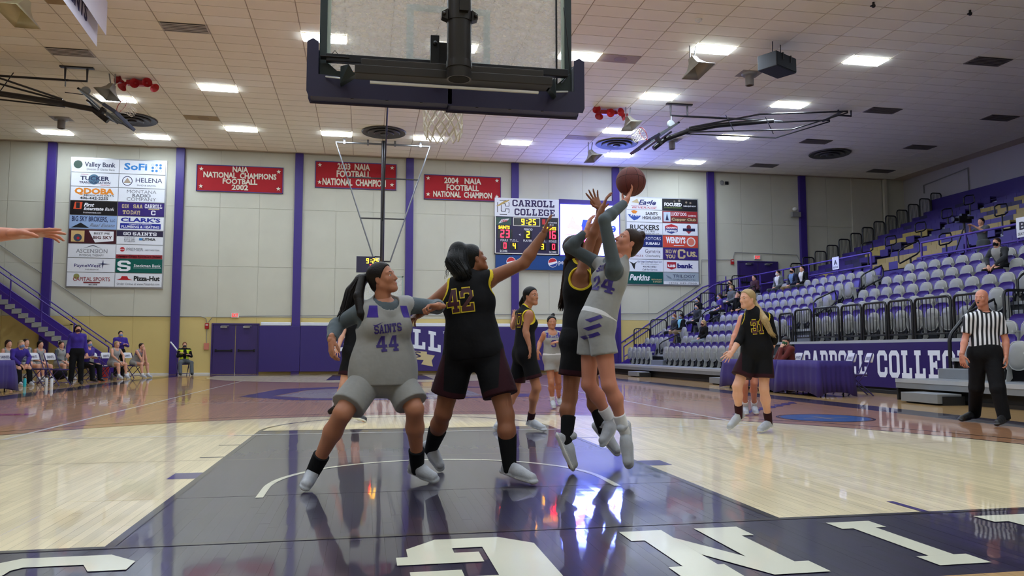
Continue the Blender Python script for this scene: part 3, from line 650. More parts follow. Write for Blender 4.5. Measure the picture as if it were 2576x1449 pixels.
b = MB(); text_mb(b, 'DEW', (5.62, YS-.02, 6.86), XR, nrm(V(.25, 0, 1)), .1, .3, .04, .006, 'C', .4); mk('lettering', b, ink((190, 30, 60)), gp)
gp = sbox(7.02+.33, 6.72, 8.15, 7.08, mat('ad_black', (26, 24, 34), .4), 'sponsor_panel')
b = MB(); text_mb(b, 'First Interstate', (7.85, YS-.02, 6.86), XR, ZU, .08, .5, .01, .004, 'C', .3); text_mb(b, 'Bank', (7.85, YS-.02, 6.76), XR, ZU, .07, .2, .01, .004, 'C', .3); mk('lettering', b, ink(WH), gp)
b = MB(); b.box((7.4, YS-.028, 6.8), (7.55, YS-.02, 7.04)); mk('logo_shape', b, ink((200, 50, 50)), gp)
cw = sbox(6.04, 6.7, 7.3, 7.09, m_frame, 'clock_frame'); ck = mk('clock_display', MB().box((6.07, YS-.03, 6.73), (7.27, YS-.02, 7.06)), mk_dark, t)
YE = ink((255, 190, 20), 4.); RE = ink((255, 25, 45), 5.); YE2 = ink((255, 170, 10), 3.)
b = MB(); x = 6.42
for ch in '9:25': seg_mb(b, ch, (x, YS-.03, 6.75), XR, ZU, .28); x += .2 if ch != ':' else .14
mk('digits', b, YE, ck)
for s, cx, cz, h, m in (('23', 5.66, 6.14, .36, RE), ('16', 7.83, 6.14, .36, RE), ('0', 5.65, 5.64, .27, RE), ('0', 7.93, 5.64, .27, RE), ('4', 6.08, 5.64, .26, YE), ('3', 7.4, 5.64, .26, YE), ('2', 6.73, 6.16, .3, YE)):
    n_ = len(s); d = sbox(cx-.17*n_, cz-.04, cx+.17*n_, cz+h+.03, mk_dark, 'digit_window')
    b = MB()
    for i, ch in enumerate(s): seg_mb(b, ch, (cx-(n_*h*.68)/2+i*h*.68+.03, YS-.02, cz), XR, ZU, h)
    mk('digits', b, m, d)
b = MB()
for s, cx, cz in (('PERIOD', 6.75, 6.5), ('FOULS', 5.63, 5.98), ('T.O.L.', 6.09, 5.98), ('PLAYER', 6.72, 5.98), ('T.O.L.', 7.4, 5.98), ('FOULS', 7.9, 5.98), ('SCORE', 5.6, 5.48), ('SCORE', 7.9, 5.48)):
    text_mb(b, s, (cx, YS, cz), XR, ZU, .1, .4 if len(s) > 5 else .34, .01, .004, 'C')
b.poly([(6.3, YS-.004, 6.3), (6.38, YS-.004, 6.25), (6.38, YS-.004, 6.35)]); mk('captions', b, ink(WH), t)
for s, cx in (('SAINTS', 5.62), ('KNIGHTS', 7.75)):
    b = MB(); text_mb(b, s, (cx, YS, 6.55), XR, ZU, .14, .52 if s == 'SAINTS' else .62, .02, .005, 'C'); mk('lit_name', b, YE2, t)
# video screen
t = thing('video_screen', 'glowing white video screen showing a beverage advertisement, right of the scoreboard', 'screen', (9.7, YW-.2, 5.42))
mk('housing', MB().box((8.22, YS, 5.36), (11.16, YW-.01, 8.02)), m_col, t)
mk('display', MB().box((8.27, YS-.02, 5.42), (11.1, YS, 7.78)), mat('screen_lit', (150, 165, 255), .3, var=0, emit=SCREEN_E, ecol=(112, 130, 255)), t)
b = MB(); text_mb(b, 'E', (9.5, YS-.02, 6.55), XR, ZU, .5, .6, .06, .004, 'C', .2); text_mb(b, 'agle', (10.4, YS-.02, 6.55), XR, ZU, .42, 1.1, .03, .004, 'C', .2); mk('advert_lettering', b, ink((40, 60, 190), .8), t)
b = MB(); text_mb(b, 'BEVERAGE', (9.7, YS-.02, 5.95), XR, ZU, .24, 2.4, .03, .004, 'C'); b.box((8.4, YS-.024, 6.36), (11, YS-.021, 6.39)); mk('advert_line', b, ink((235, 60, 130), 1.2), t)
b = MB(); b.poly([(8.5, YS-.026, 6.7), (8.7, YS-.026, 6.9), (8.85, YS-.026, 7.3), (9.0, YS-.026, 6.9), (9.3, YS-.026, 6.75), (9.3, YS-.026, 6.5), (8.9, YS-.026, 6.6)]); mk('advert_picture', b, ink((255, 120, 120), 2.), t)
t = thing('soft_drink_panel', 'blue soft drink panel hung under the scoreboard and the screen', 'sign', (8.2, YS, 4.7))
mk('panel', MB().box((5.24, YS+.02, 4.7), (11.16, YW-.01, 5.36)), mat('panel_blue', (0, 62, 130), .4, var=.08), t)
for cx in (5.95, 7.9, 10.2):
    dv = [(cx+.22*math.cos(a), YS+.005, 5.04+.22*math.sin(a)) for a in np.linspace(0, 2*math.pi, 25)[:-1]]
    mk('logo_ring', MB().prism(dv, (0, .014, 0)), ink(WH), t)
    mk('logo_top', MB().poly([(cx+.2*math.cos(a), YS+.002, 5.04+.2*math.sin(a)) for a in np.linspace(.35, math.pi+.1, 14)]), ink((200, 30, 45)), t)
    mk('logo_bottom', MB().poly([(cx+.2*math.cos(a), YS+.002, 5.04+.2*math.sin(a)) for a in np.linspace(math.pi+.75, 2*math.pi-.05, 14)]), ink((20, 60, 150)), t)
    b = MB(); text_mb(b, 'pepsi', (cx+.28, YS+.02, 4.98), XR, ZU, .2, .5, .01, .006); mk('lettering', b, ink(WH), t)
# ---------------- wall pads ----------------
m_pad = mat('purple_wall_pad_vinyl', (48, 30, 108), .5, var=.03)
px_ = [-5.0, -3.3, -.9, 1.45, 3.9, 6.25, 8.7, 11.0]
for i in range(len(px_)-1):
    o = mk('wall_pad', MB().box((px_[i]+.004, YW-.22, .1), (px_[i+1]-.004, YW-.165, 2.06)), m_pad, bevel=.015)
    tag(o, f'purple padded wall panel behind the far baseline, {["first","second","third","fourth","fifth","sixth","seventh"][i]} from the mascot-side doors'.replace('mascot-side', 'double'), 'wall pad', 'purple pads behind the far baseline')
for i, (a, c) in enumerate(((-4.95, -3.7), (-3.3, 1.1), (1.6, 5.9), (6.4, 10.7))):
    o = mk('pad_top_strip', MB().box((a, YW-.2, 2.07), (c, YW-.02, 2.22)), mat('white_vinyl', (225, 228, 235), .5), bevel=.02)
    tag(o, f'white padded strip on top of the purple wall pads, {["first, by the doors","second, between columns","third, between columns","fourth, at the right end"][i]}', 'padding', 'white strips above the wall pads')
t = thing('wall_wordmark', 'white college wordmark with tan ribbon on the purple wall pads', 'lettering', (.7, YW-.23, .3))
b = MB(); block_mb(b, 'CARROLL', (.45, YW-.222, 1.16), XR, ZU, .86, 4.7, .006, 1.0, 'C', 0., -.045); mk('college_name', b, ink((232, 236, 245)), t)
b = MB(); b.poly([(-1.5, YW-.228, .95), (-.4, YW-.228, 1.03), (1.2, YW-.228, 1.03), (2.15, YW-.228, .95), (2.15, YW-.228, .58), (1.2, YW-.228, .64), (-.4, YW-.228, .64), (-1.5, YW-.228, .56)])
b.poly([(2.05, YW-.227, .86), (2.5, YW-.227, .78), (2.36, YW-.227, .55), (2.42, YW-.227, .3), (1.9, YW-.227, .4), (2.0, YW-.227, .56)]); mk('ribbon', b, ink((205, 188, 140)), t)
b = MB(); text_mb(b, 'SAINTS', (.45, YW-.23, .7), XR, ZU, .26, 2.9, .015, .004, 'C'); mk('ribbon_lettering', b, ink((40, 28, 80)), t)
b = MB(); text_mb(b, 'TM', (2.85, YW-.222, 1.75), XR, ZU, .1, .16, .01, .005); mk('trade_mark', b, ink((232, 236, 245)), t)
# ---------------- doors ----------------
m_door = mat('purple_door_paint', (54, 36, 100), .45); m_dk = mat('black_metal', (22, 21, 24), .4, metal=.3)
def double_door(n, x0, x1, z0, z1, y):
    d = struct(mk(f'door_{n}', MB().box((x0-.06, y-.06, z0), (x0, y+.02, z1+.06)).box((x1, y-.06, z0), (x1+.06, y+.02, z1+.06)).box((x0, y-.06, z1), (x1, y+.02, z1+.06)), m_door))
    mx = (x0+x1)/2
    for a, c, s in ((x0, mx-.006, 1), (mx+.006, x1, -1)):
        l = mk('door_leaf', MB().box((a+.01, y-.035, z0+.01), (c-.01, y+.01, z1-.01)), m_door, d)
        mk('panic_bar', MB().box((a+.12, y-.1, z0+.98), (c-.12, y-.05, z0+1.03)).box((a+.1, y-.07, z0+.95), (a+.17, y-.035, z0+1.06)).box((c-.17, y-.07, z0+.95), (c-.1, y-.035, z0+1.06)), m_dk, l)
        mk('door_closer', MB().box(((a+c)/2-.15, y-.09, z1-.13), ((a+c)/2+.12, y-.035, z1-.06)).box(((a+c)/2-.1, y-.2, z1-.06), ((a+c)/2+.2, y-.06, z1-.045)), m_alu, l)
    return d
double_door(1, -6.9, -5.07, 0, 2.1, YW-.02)
double_door(2, 17.2, 19.2, 3.3, 5.28, YW-.02)
for (x, z, lb) in ((-6.02, 2.5, 'small white exit sign with red letters above the lower double doors'), (18.18, 5.52, 'exit sign with red letters above the upper double doors')):
    t = thing('exit_sign', lb, 'sign', (x, YW-.05, z-.1)); mk('case', MB().box((x-.16, YW-.08, z-.1), (x+.16, YW-.005, z+.1)), m_frame, t, bevel=.01)
    b = MB(); text_mb(b, 'EXIT', (x, YW-.08, z-.065), XR, ZU, .14, .26, .03, .003, 'C'); mk('lettering', b, ink((220, 40, 40), .6), t)
def small(name, lb, cat, parts):
    t = thing(name, lb, cat, parts[0][1]); WORG[t.name] = np.array(parts[0][1], float)
    for nm, o_, b, m in parts: mk(nm, b, m, t, smooth=True)
    return t
m_red = mat('red_plastic', (170, 30, 35), .4); m_gray = mat('grey_metal', (140, 140, 138), .5, metal=.2)
for x, z, lb in ((-7.15, 2.04, 'red fire alarm box on the yellow wall left of the lower doors'), (16.87, 5.28, 'red fire alarm box on the wall left of the upper doors')):
    t = thing('fire_alarm', lb, 'fire alarm', (x, YW-.05, z)); mk('body', MB().box((x-.08, YW-.08, z-.12), (x+.08, YW-.005, z+.12)), m_red, t, bevel=.01); mk('lens', MB().box((x-.05, YW-.1, z+.02), (x+.05, YW-.08, z+.07)), m_frame, t)
    if x < 0:
        mk('pull_station', MB().box((x-.1, YW-.06, z-1.0), (x+.1, YW-.005, z-.72)), mat('faded_red', (200, 120, 100), .5), t)
        mk('conduit', MB().tube([(x, YW-.03, z-.12), (x, YW-.03, z-.72)], .012), m_gray, t)
t = thing('wall_horn', 'round horn and square box high on the far wall right of the sponsor board', 'alarm', (16.5, YW-.05, 9.15)); mk('horn', MB().lathe([(.1, 0), (.12, .04), (.05, .06)], (16.42, YW-.01, 9.15), 14, np.array([[1, 0, 0], [0, 0, -1], [0, 1, 0]])), m_gray, t); mk('box', MB().box((16.6, YW-.06, 9.07), (16.76, YW-.005, 9.22)), m_dk, t)
t = thing('emergency_light', 'twin emergency light box beside the purple column at far right', 'light', (20.1, YW-.2, 7.7)); mk('battery_box', MB().box((19.95, YW-.35, 7.55), (20.4, YW-.17, 7.78)), m_gray, t); mk('lamp_head', MB().sph((20.12, YW-.3, 7.92), (.14, .1, .1)), m_frame, t, smooth=True)
def pipe_thing(lb, pts, r=.014):
    o = mk('conduit_pipe', MB().tube([V(*p) for p in pts], r), m_gray, smooth=True); tag(o, lb, 'pipe')
yc = YW-.035
pipe_thing('thin metal conduit running down beside the left staircase to the lower doors', [(-15.3, yc, 5.32), (-11.2, yc, 2.44), (-7.4, yc, 2.44), (-7.2, yc, 2.36), (-7.15, yc, 2.16)])
pipe_thing('thin conduit along the wall above the purple pads', [(-7.1, yc, 2.2), (-6.95, yc, 2.42), (-6.2, yc, 2.42)]+[(-5.8, yc, 2.47), (11, yc, 2.72), (13.0, yc, 2.76), (15.25, yc, 4.2), (15.3, yc, 5.35), (16.87, yc, 5.38)])
pipe_thing('thin conduit over the upper double doors', [(16.9, yc, 5.4), (17.0, yc, 5.75), (20.3, yc, 5.7), (20.5, yc, 5.3)])
pipe_thing('sprinkler pipe on the right wall near the ceiling corner', [(XRW-.05, 29.3, 8.7), (XRW-.05, 29.3, 9.1), (XRW-.05, 26.4, 9.3), (XRW-.05, 26.4, 7.5)], .03)
t = thing('shot_clock', 'small purple shot clock reading 9:25 and 7 hung beside the far mast', 'clock', (-.57, 27.6, 4.13)); mk('case', MB().box((-.94, 27.55, 4.13), (-.2, 27.7, 4.78)), m_sbp, t, bevel=.01)
b = MB(); x = -.52
for ch in '9:25': seg_mb(b, ch, (x-.03, 27.55, 4.5), XR, ZU, .2); x += .145 if ch != ':' else .1
mk('clock_digits', b, ink((255, 200, 30), 5.), t); b = MB(); seg_mb(b, '7', (-.42, 27.55, 4.18), XR, ZU, .28); mk('shot_digits', b, ink((255, 40, 40), 5.), t)
# ---------------- far hoop hanging from the ceiling ----------------
m_pipe = mat('dark_steel_pipe', (62, 60, 62), .35, metal=.6); m_pipe2 = mat('galvanised_pipe', (120, 120, 122), .35, metal=.7)
m_glass = bpy.data.materials.new('backboard_glass'); m_glass.use_nodes = True
nt = m_glass.node_tree; nt.nodes.clear(); oo = nt.nodes.new('ShaderNodeOutputMaterial'); mx = nt.nodes.new('ShaderNodeMixShader'); tr = nt.nodes.new('ShaderNodeBsdfTransparent'); pr = nt.nodes.new('ShaderNodeBsdfPrincipled')
tr.inputs[0].default_value = (.97, .99, .98, 1); pr.inputs['Base Color'].default_value = (.93, .94, .95, 1); pr.inputs['Roughness'].default_value = .04
ns = nt.nodes.new('ShaderNodeTexNoise'); ns.inputs['Scale'].default_value = 30; ns.inputs['Detail'].default_value = 8; rmp = nt.nodes.new('ShaderNodeMapRange'); rmp.inputs[1].default_value = .4; rmp.inputs[2].default_value = .75; rmp.inputs[3].default_value = .22; rmp.inputs[4].default_value = .38
nt.links.new(ns.outputs['Fac'], rmp.inputs[0]); nt.links.new(rmp.outputs[0], mx.inputs[0]); nt.links.new(tr.outputs[0], mx.inputs[1]); nt.links.new(pr.outputs[0], mx.inputs[2]); nt.links.new(mx.outputs[0], oo.inputs[0])
m_rim = mat('orange_red_rim', (175, 60, 45), .45); m_net = mat('white_net_cord', (238, 230, 215), .9); m_navypad = mat('navy_edge_padding', (30, 26, 62), .55); m_dkgreen = mat('backboard_frame_dark', (44, 54, 56), .45, metal=.3)
def net_mb(b, c, R, u, r0=.22, r1=.12, L=.42, n=12, rows=6, cr=.0045, seg=5, flare=None):
    # diamond cord net around axis -u
    prof = flare or [(r0, 0), (.205, .08), (.165, .17), (.14, .25), (.14, .33), (.135, L)]
    rs = [p[0] for p in prof]; ds = [p[1] for p in prof]
    def pt(a, k):
        r_ = rs[k]; return np.array(c)+R@V(r_*math.cos(a), r_*math.sin(a), -ds[k])
    for s in (0, 1):
        for i in range(n):
            path = []
            for k in range(len(prof)):
                off = (k*.5)*(1 if s else -1); path.append(pt(2*math.pi*(i+off)/n, k))
            b.tube(path, cr, seg, caps=False)
    return b
t = thing('far_hoop', 'ceiling-hung far basket on a dark mast with V braces', 'basketball hoop', (0, 27.6, 2.9))
YM = 27.85
mk('mast', MB().tube([(.08, YM, 3.2), (.08, YM, 9.6)], .085, 12), m_pipe, t, smooth=True)
mk('ceiling_beam', MB().tube([(-1.85, YM, 9.48), (2.0, YM, 9.48)], .04), m_pipe2, t, smooth=True)
for x in (-1.5, -.55, .55, 1.6): mk('beam_clamp', MB().box((x-.04, YM-.06, 9.42), (x+.04, YM+.06, CZ)), m_pipe2, t)
for a, c in (((-1.83, YM, 9.45), (-.22, YM, 4.6)), ((1.98, YM, 9.45), (.4, YM, 4.6)), ((-1.4, YM, 8.05), (1.52, YM, 8.05)), ((-.82, YM, 6.38), (0, YM, 6.38)), ((.16, YM, 6.38), (.98, YM, 6.38)), ((-.28, YM, 4.62), (.42, YM, 4.62)), ((-.22, YM-.1, 4.8), (.08, YM, 4.8)), ((.08, YM-.12, 6.3), (.08, 21.5, 9.62))):
    mk('brace', MB().tube([a, c], .03), m_pipe2 if a[2] > 9.3 else m_pipe, t, smooth=True)
bb = mk('backboard', MB().box((-.915, 27.41, 2.9), (.915, 27.43, 3.97)), m_glass, t)
b = MB()
for lo, hi in (((-.93, 2.88), (.93, 2.93)), ((-.93, 3.94), (.93, 3.99)), ((-.93, 2.88), (-.88, 3.99)), ((.88, 2.88), (.93, 3.99))): b.box((lo[0], 27.39, lo[1]), (hi[0], 27.46, hi[1]))
mk('board_frame', b, mat('pale_green_metal', (165, 185, 175), .4, metal=.3), bb)
mk('rim', MB().tube([(.23*math.cos(a), 27.02+.23*math.sin(a), 3.05) for a in np.linspace(0, 2*math.pi, 21)[:-1]], .01, 6, True), m_rim, t)
mk('board_bracket', MB().box((-.1, 27.44, 3.1), (.26, 27.8, 3.2)).box((-.5, 27.44, 3.7), (.6, 27.5, 3.78)).box((0, 27.44, 3.7), (.16, 27.85, 3.78)), m_pipe, t)
mk('net', net_mb(MB(), (0, 27.02, 3.05), np.eye(3), ZU, cr=.006, seg=4), m_net, t)
# ---------------- near hoop ----------------
t = thing('near_hoop', 'glass backboard seen from behind with dark padding and a central mast, top of the picture', 'basketball hoop', (0, 1.3, 2.75))
Y0, Y1 = 1.19, 1.22
gl = mk('glass', MB().box((-.86, Y0+.008, 2.95), (.86, Y1, 3.93)), m_glass, t)
m_tgt = mat('frosted_target_paint', (205, 212, 210), .6, alpha=.6)
b = MB(); a0, a1, z0, z1, q = -.305, .305, 3.03, 3.48, .05
b.box((a0, Y1, z0), (a1, Y1+.002, z0+q)).box((a0, Y1, z1-q), (a1, Y1+.002, z1)).box((a0, Y1, z0+q), (a0+q, Y1+.002, z1-q)).box((a1-q, Y1, z0+q), (a1, Y1+.002, z1-q)); mk('target_square', b, m_tgt, gl)
b = MB(); q = .05
b.box((-.91, Y0-.02, 2.88), (-.86, Y1+.02, 3.99)).box((.86, Y0-.02, 2.88), (.91, Y1+.02, 3.99)).box((-.91, Y0-.02, 3.93), (.91, Y1+.02, 3.99)).box((-.86, Y0-.02, 2.88), (.86, Y1+.02, 2.93)); mk('board_frame', b, m_dkgreen, t, bevel=.004)
for q_ in (-.86, .835): mk('inner_edge', MB().box((q_, Y0-.004, 2.93), (q_+.025, Y0+.008, 3.93)), mat('glass_edge_pale', (170, 185, 178), .3), t)
mk('led_strip', MB().box((.79, Y0-.012, 2.93), (.803, Y0, 3.95)), m_dk, t)
# edge padding (two halves meeting at the middle), going up the sides
for s in (-1, 1):
    dz = 0 if s < 0 else -.012
    pr_ = [(0, 2.735), (.965, 2.735), (.975, 2.76), (.975, 3.1), (.95, 3.115), (.925, 3.1), (.925, 2.865), (.6, 2.845), (0, 2.845)]
    b = MB().prism([(s*x, 1.11, z+dz) for x, z in pr_], (0, .17, 0)); p = mk('edge_padding', b, m_navypad, t, bevel=.014)
    for x in (.2, .44, .68): mk('pad_plug', MB().lathe([(.011, 0), (.011, .006)], (s*x, 1.15, 2.732+dz), 10, np.diag([1, 1, -1.])), m_dk, p)
for q_ in (-1, 1): mk('gusset_plate', MB().prism([(q_*.9, 1.16, 2.86), (q_*.72, 1.16, 2.87), (q_*.9, 1.16, 3.02)], (0, .02, 0)), m_dkgreen, t)
b = MB(); b.box((-.86, 1.08, 2.965), (-.1, 1.13, 3.02)).box((.13, 1.08, 2.965), (.86, 1.13, 3.02)).box((-.9, 1.07, 2.99), (-.7, 1.14, 3.0)); mk('cross_bar', b, mat('black_bar', (26, 25, 32), .35, metal=.3), t, bevel=.006)
b = MB(); b.box((-.62, .84, 2.83), (.62, .96, 2.84)).box((-.62, .84, 2.835), (.62, .85, 2.905)).box((-.62, .84, 2.9), (.62, .87, 2.91)); b.box((-.66, .82, 2.80), (.68, .95, 2.86))
mk('channel_beam', b, mat('brown_black_steel', (48, 44, 42), .45, metal=.4), t, bevel=.006)
mk('white_strip', MB().box((-.56, 1.0, 2.80), (.62, 1.02, 2.815)), m_frame, t)
for s in (-1, 1):
    mk('end_bracket', MB().prism([(s*.7, .86, 2.87), (s*.76, 1.05, 2.92), (s*.76, 1.05, 2.80), (s*.66, .86, 2.80)], (0, .08, 0)), m_dkgreen, t)
    mk('tie_bolt', MB().tube([(s*.76, 1.06, 2.84), (s*.86, 1.1, 2.86)], .006), m_alu, t)
m_mast = mat('bronze_black_mast', (50, 47, 46), .3, metal=.5)
MX = .02
mk('mast', MB().lathe([(.078, 0), (.082, 0), (.082, 2.6), (.078, 2.6)], (MX, .74, 2.77), 28), m_mast, t, smooth=True)
mk('mast_mouth_shade', MB().lathe([(.070, 0), (.070, .004)], (MX, .74, 2.768), 24), mat('tube_shade_black', (8, 8, 8), .9), t)  # black disc on the closed mast end, painted as the shade inside an open tube
mk('mast_collar', MB().lathe([(.088, 0), (.088, .012), (.086, .05)], (MX, .74, 2.84), 28), m_mast, t, smooth=True); mk('mast_collar', MB().lathe([(.086, 0), (.086, .07)], (MX, .74, 3.16), 28), m_mast, t, smooth=True)
for s in (-1, 1): mk('clamp_ear', MB().prism([(MX+s*.08, .70, 3.16), (MX+s*.12, .70, 3.175), (MX+s*.12, .70, 3.21), (MX+s*.08, .70, 3.235)], (0, .06, 0)).sph((MX+s*.105, .69, 3.195), .012), m_mast, t)
mk('brace_plate', MB().box((MX-.01, .63, 3.2), (MX+.05, .67, 5.0)), m_mast, t)
mk('rim_plate', MB().box((-.1, 1.02, 2.95), (.12, 1.19, 3.13)), m_mast, t, bevel=.006)
for x, z in ((-.12, 3.08),): mk('plate_bolt', MB().box((x-.03, .98, z-.13), (x+.03, 1.04, z+.08)).sph((x, .97, z+.02), .016), m_dk, t)
rim = mk('rim', MB().tube([(.2286*math.cos(a), 1.6+.2286*math.sin(a), 3.05) for a in np.linspace(0, 2*math.pi, 41)[:-1]], .0085, 8, True).box((-.1, 1.22, 2.98), (.1, 1.4, 3.05)), m_rim, t, smooth=True)
mk('net', net_mb(MB(), (0, 1.6, 3.045), np.eye(3), ZU, n=12, cr=.0066, seg=6, flare=[(.225, 0), (.20, .08), (.175, .16), (.155, .225), (.145, .28), (.15, .335), (.145, .39), (.125, .45)]), m_net, t, smooth=True)
mk('wire', MB().tube([(-.84, 1.1, 3.0), (-.8, 1.08, 3.04), (-.76, 1.1, 3.0)], .003).tube([(.84, 1.12, 3.5), (.87, 1.12, 3.2), (.88, 1.12, 3.0), (.8, 1.05, 2.9)], .004), m_dk, t)
# ---------------- folded side hoops ----------------
def folded_hoop(s, lb, xc):
    # s=+1: folds towards +x side wall. board centre xc
    t = thing('folded_hoop', lb, 'basketball hoop', (xc, 21., 8.3), 'practice hoops folded up to the ceiling')
    dx = V(s*math.cos(.56), 0, math.sin(.56)); nrmv = V(-s*math.sin(.56), 0, math.cos(.56))   # board up-direction, board normal (pointing up)
    o = V(xc, 20.9, 8.35); R = np.array([dx, V(0, 1, 0), np.cross(dx, V(0, 1, 0))]).T
    mk('board_glass', MB().box((-.5, -.85, -.01), (.5, .85, .01), R, o), m_glass, t)
    b = MB()
    for lo, hi in (((-.6, -.915, -.03), (-.5, .915, .03)), ((.5, -.915, -.03), (.56, .915, .03)), ((-.6, -.915, -.03), (.56, -.85, .03)), ((-.6, .85, -.03), (.56, .915, .03))): b.box(lo, hi, R, o)
    mk('board_frame', b, mat('grey_board_frame', (112, 118, 120), .4, metal=.3), t)
    mk('edge_padding', MB().box((-.72, -.94, -.05), (-.6, .94, .05), R, o).box((-.72, .9, -.05), (-.3, 1.0, .05), R, o).box((-.72, -1.0, -.05), (-.3, -.9, .05), R, o), m_navypad if s > 0 else mat('blue_grey_pad', (60, 66, 84), .6), t, bevel=.01)
    sgn = 1 if R[2, 2] > 0 else -1
    cR = o+R@V(-.35, 0, sgn*.35); rx, ry = R@V(0, 0, 1), V(0, 1, 0)
    mk('rim', MB().tube([cR+rx*.2286*math.cos(a)+ry*.2286*math.sin(a) for a in np.linspace(0, 2*math.pi, 25)[:-1]], .011, 6, True).tube([o+R@V(-.35, 0, 0), cR-rx*.22*sgn], .02), m_rim, t)
    Rn = np.array([rx, ry, -dx]).T
    nb_ = MB(); net_mb(nb_, cR, np.array([rx, ry, R@V(1, 0, 0)]).T, ZU, cr=.006, seg=4); mk('net', nb_, m_net, t)
    under = o-nrmv*.3
    A = o+R@V(-.3, 0, -sgn*.28); B = o+R@V(.25, 0, -sgn*.22); C = V(xc+s*1.15, 20.9, 8.62 if s > 0 else 8.42); D = V(xc+s*4.4, 20.9, 9.18 if s > 0 else 8.78)
    mk('main_pipe', MB().tube([A, B, C, V(xc+s*2.2, 20.9, 8.88 if s > 0 else 8.55), D], .085, 12), m_pipe if s < 0 else m_mast, t, smooth=True)
    mk('board_arm', MB().box((-.35, -.6, -sgn*.16), (-.25, .6, -sgn*.1), R, o).box((.2, -.6, -sgn*.16), (.3, .6, -sgn*.1), R, o).box((-.05, -.1, -sgn*.3), (.05, .1, -.01*sgn), R, o), m_pipe, t)
    for yo in (-.55, .55):
        mk('truss_rod', MB().tube([C+V(0, yo*.2, .1), V(xc+s*3.6, 20.9+yo, 9.2), V(xc+s*7., 20.9+yo, 9.5)], .03), m_pipe, t, smooth=True)
        mk('truss_rod', MB().tube([C+V(0, yo*.2, -.06), V(xc+s*4.8, 20.9+yo, 8.72), V(xc+s*7., 20.9+yo, 9.45)], .024), m_pipe, t, smooth=True)
    for f in (2.4, 3.9): mk('cross_tie', MB().tube([V(xc+s*f, 20.5, 9.15), V(xc+s*(f+.5), 20.9, 8.7)], .014), m_pipe, t)
    b = MB(); q = V(xc+s*.9, 21.05, CZ-.02)
    b.tube([q+V(-.3, 0, 0), q+V(-.3, 0, -.42), q+V(.32, 0, -.42), q+V(.32, 0, 0)], .035).box((q[0]-.45, 20.98, CZ-.05), (q[0]+.5, 21.12, CZ-.005)); mk('ceiling_bracket', b, m_pipe, t)
    mk('winch', MB().lathe([(.12, -.05), (.14, 0), (.12, .05)], q+V(-.3*s if s > 0 else .3, 0, -.72), 16, np.array([[1, 0, 0], [0, 0, -1], [0, 1, 0]])).tube([q+V(-.28, 0, -.4), q+V(-.28, 0, -.62)], .02), mat('winch_grey', (150, 155, 155), .5, metal=.3), t, smooth=True)
    mk('hoist_cable', MB().tube([q+V(-.28, 0, -.8), V(xc+s*.45, 20.9, 8.72)], .012), m_dk, t)
    mk('upper_rod', MB().tube([q+V(.2*s, 0, -.42), q+V(s*4.0, .1, -.36)], .035), m_pipe, t)
    b = MB(); q2 = V(xc+s*7.05, 20.9, CZ-.02); b.tube([q2+V(-.25, -.3, 0), q2+V(-.25, -.3, -.2), q2+V(.25, -.3, -.2), q2+V(.25, -.3, 0)], .035).tube([q2+V(-.3, -.6, -.16), q2+V(-.3, .6, -.16)], .04); mk('hinge_bracket', b, m_pipe, t)
folded_hoop(-1, 'practice hoop folded to the ceiling on the left, its dark arm cut off', -8.45)
folded_hoop(1, 'practice hoop folded to the ceiling on the right with its long truss arm', 9.25)
# ---------------- ceiling equipment ----------------
m_disc = mat('diffuser_dark', (70, 68, 66), .5, metal=.2)
def on_ceil(px, py): g = G(px, py, CZ); return g[0], g[1]
for (px, py, lb) in ((966, 331, 'left of the net behind the hanging mast'), (1551, 360, 'right of centre in the blue glow'), (2087, 385, 'rightmost, over the stands'), (333, 298, 'left, behind the folded hoop')):
    x, y = on_ceil(px, py); t = thing('round_diffuser', 'round dark ceiling air diffuser '+lb, 'diffuser', (x, y, CZ), 'round ceiling air diffusers')
    for k, (r0, r1, z) in enumerate(((.88, .70, -.02), (.64, .46, -.05), (.40, .24, -.08))):
        mk('ring', MB().lathe([(r0, z-.015), (r0-.03, z-.05), (r1, z-.02), (r1+.02, z+.005)], (x, y, CZ), 32), m_disc, t, smooth=True)
    mk('hub', MB().lathe([(.16, -.01), (.15, -.14), (.08, -.16)], (x, y, CZ), 20, ), m_disc, t, smooth=True)
m_tan = mat('tan_access_panel', (165, 142, 100), .7); m_lv = mat('louvre_grey', (120, 112, 104), .6); m_vt = mat('vent_pale', (200, 192, 182), .5)
def vent(px, py, kind, lb, wx=1):
    x, y = on_ceil(px, py); x, y = snap(x, y); t = thing('ceiling_vent', lb, 'vent', (x, y, CZ), None)
    hx, hy = TDX/2-.01, TDY/2-.01
    if kind == 'panel':
        mk('plate', MB().box((x-hx, y-hy, CZ-.014), (x+hx, y+hy, CZ-.0085)), m_tan, t); mk('round_cap', MB().lathe([(.2, 0), (.18, -.006)], (x+.05, y, CZ-.014), 20), mat('tan_cap', (150, 128, 92), .7), t)
    else:
        m_ = m_lv if kind == 'louvre' else m_vt
        mk('backing', MB().box((x-hx, y-hy, CZ-.011), (x+hx, y+hy, CZ-.0085)), mat('vent_shadow', (70, 64, 60), .8), t)
        for k in range(6):
            yy = y-hy+.04+k*(2*hy-.08)/5; mk('slat', MB().box((x-hx+.02, yy-.03, CZ-.04), (x+hx-.02, yy+.012, CZ-.03)), m_, t)
        mk('frame', MB().box((x-hx, y-hy, CZ-.03), (x-hx+.03, y+hy, CZ-.01)).box((x+hx-.03, y-hy, CZ-.03), (x+hx, y+hy, CZ-.01)), m_, t)
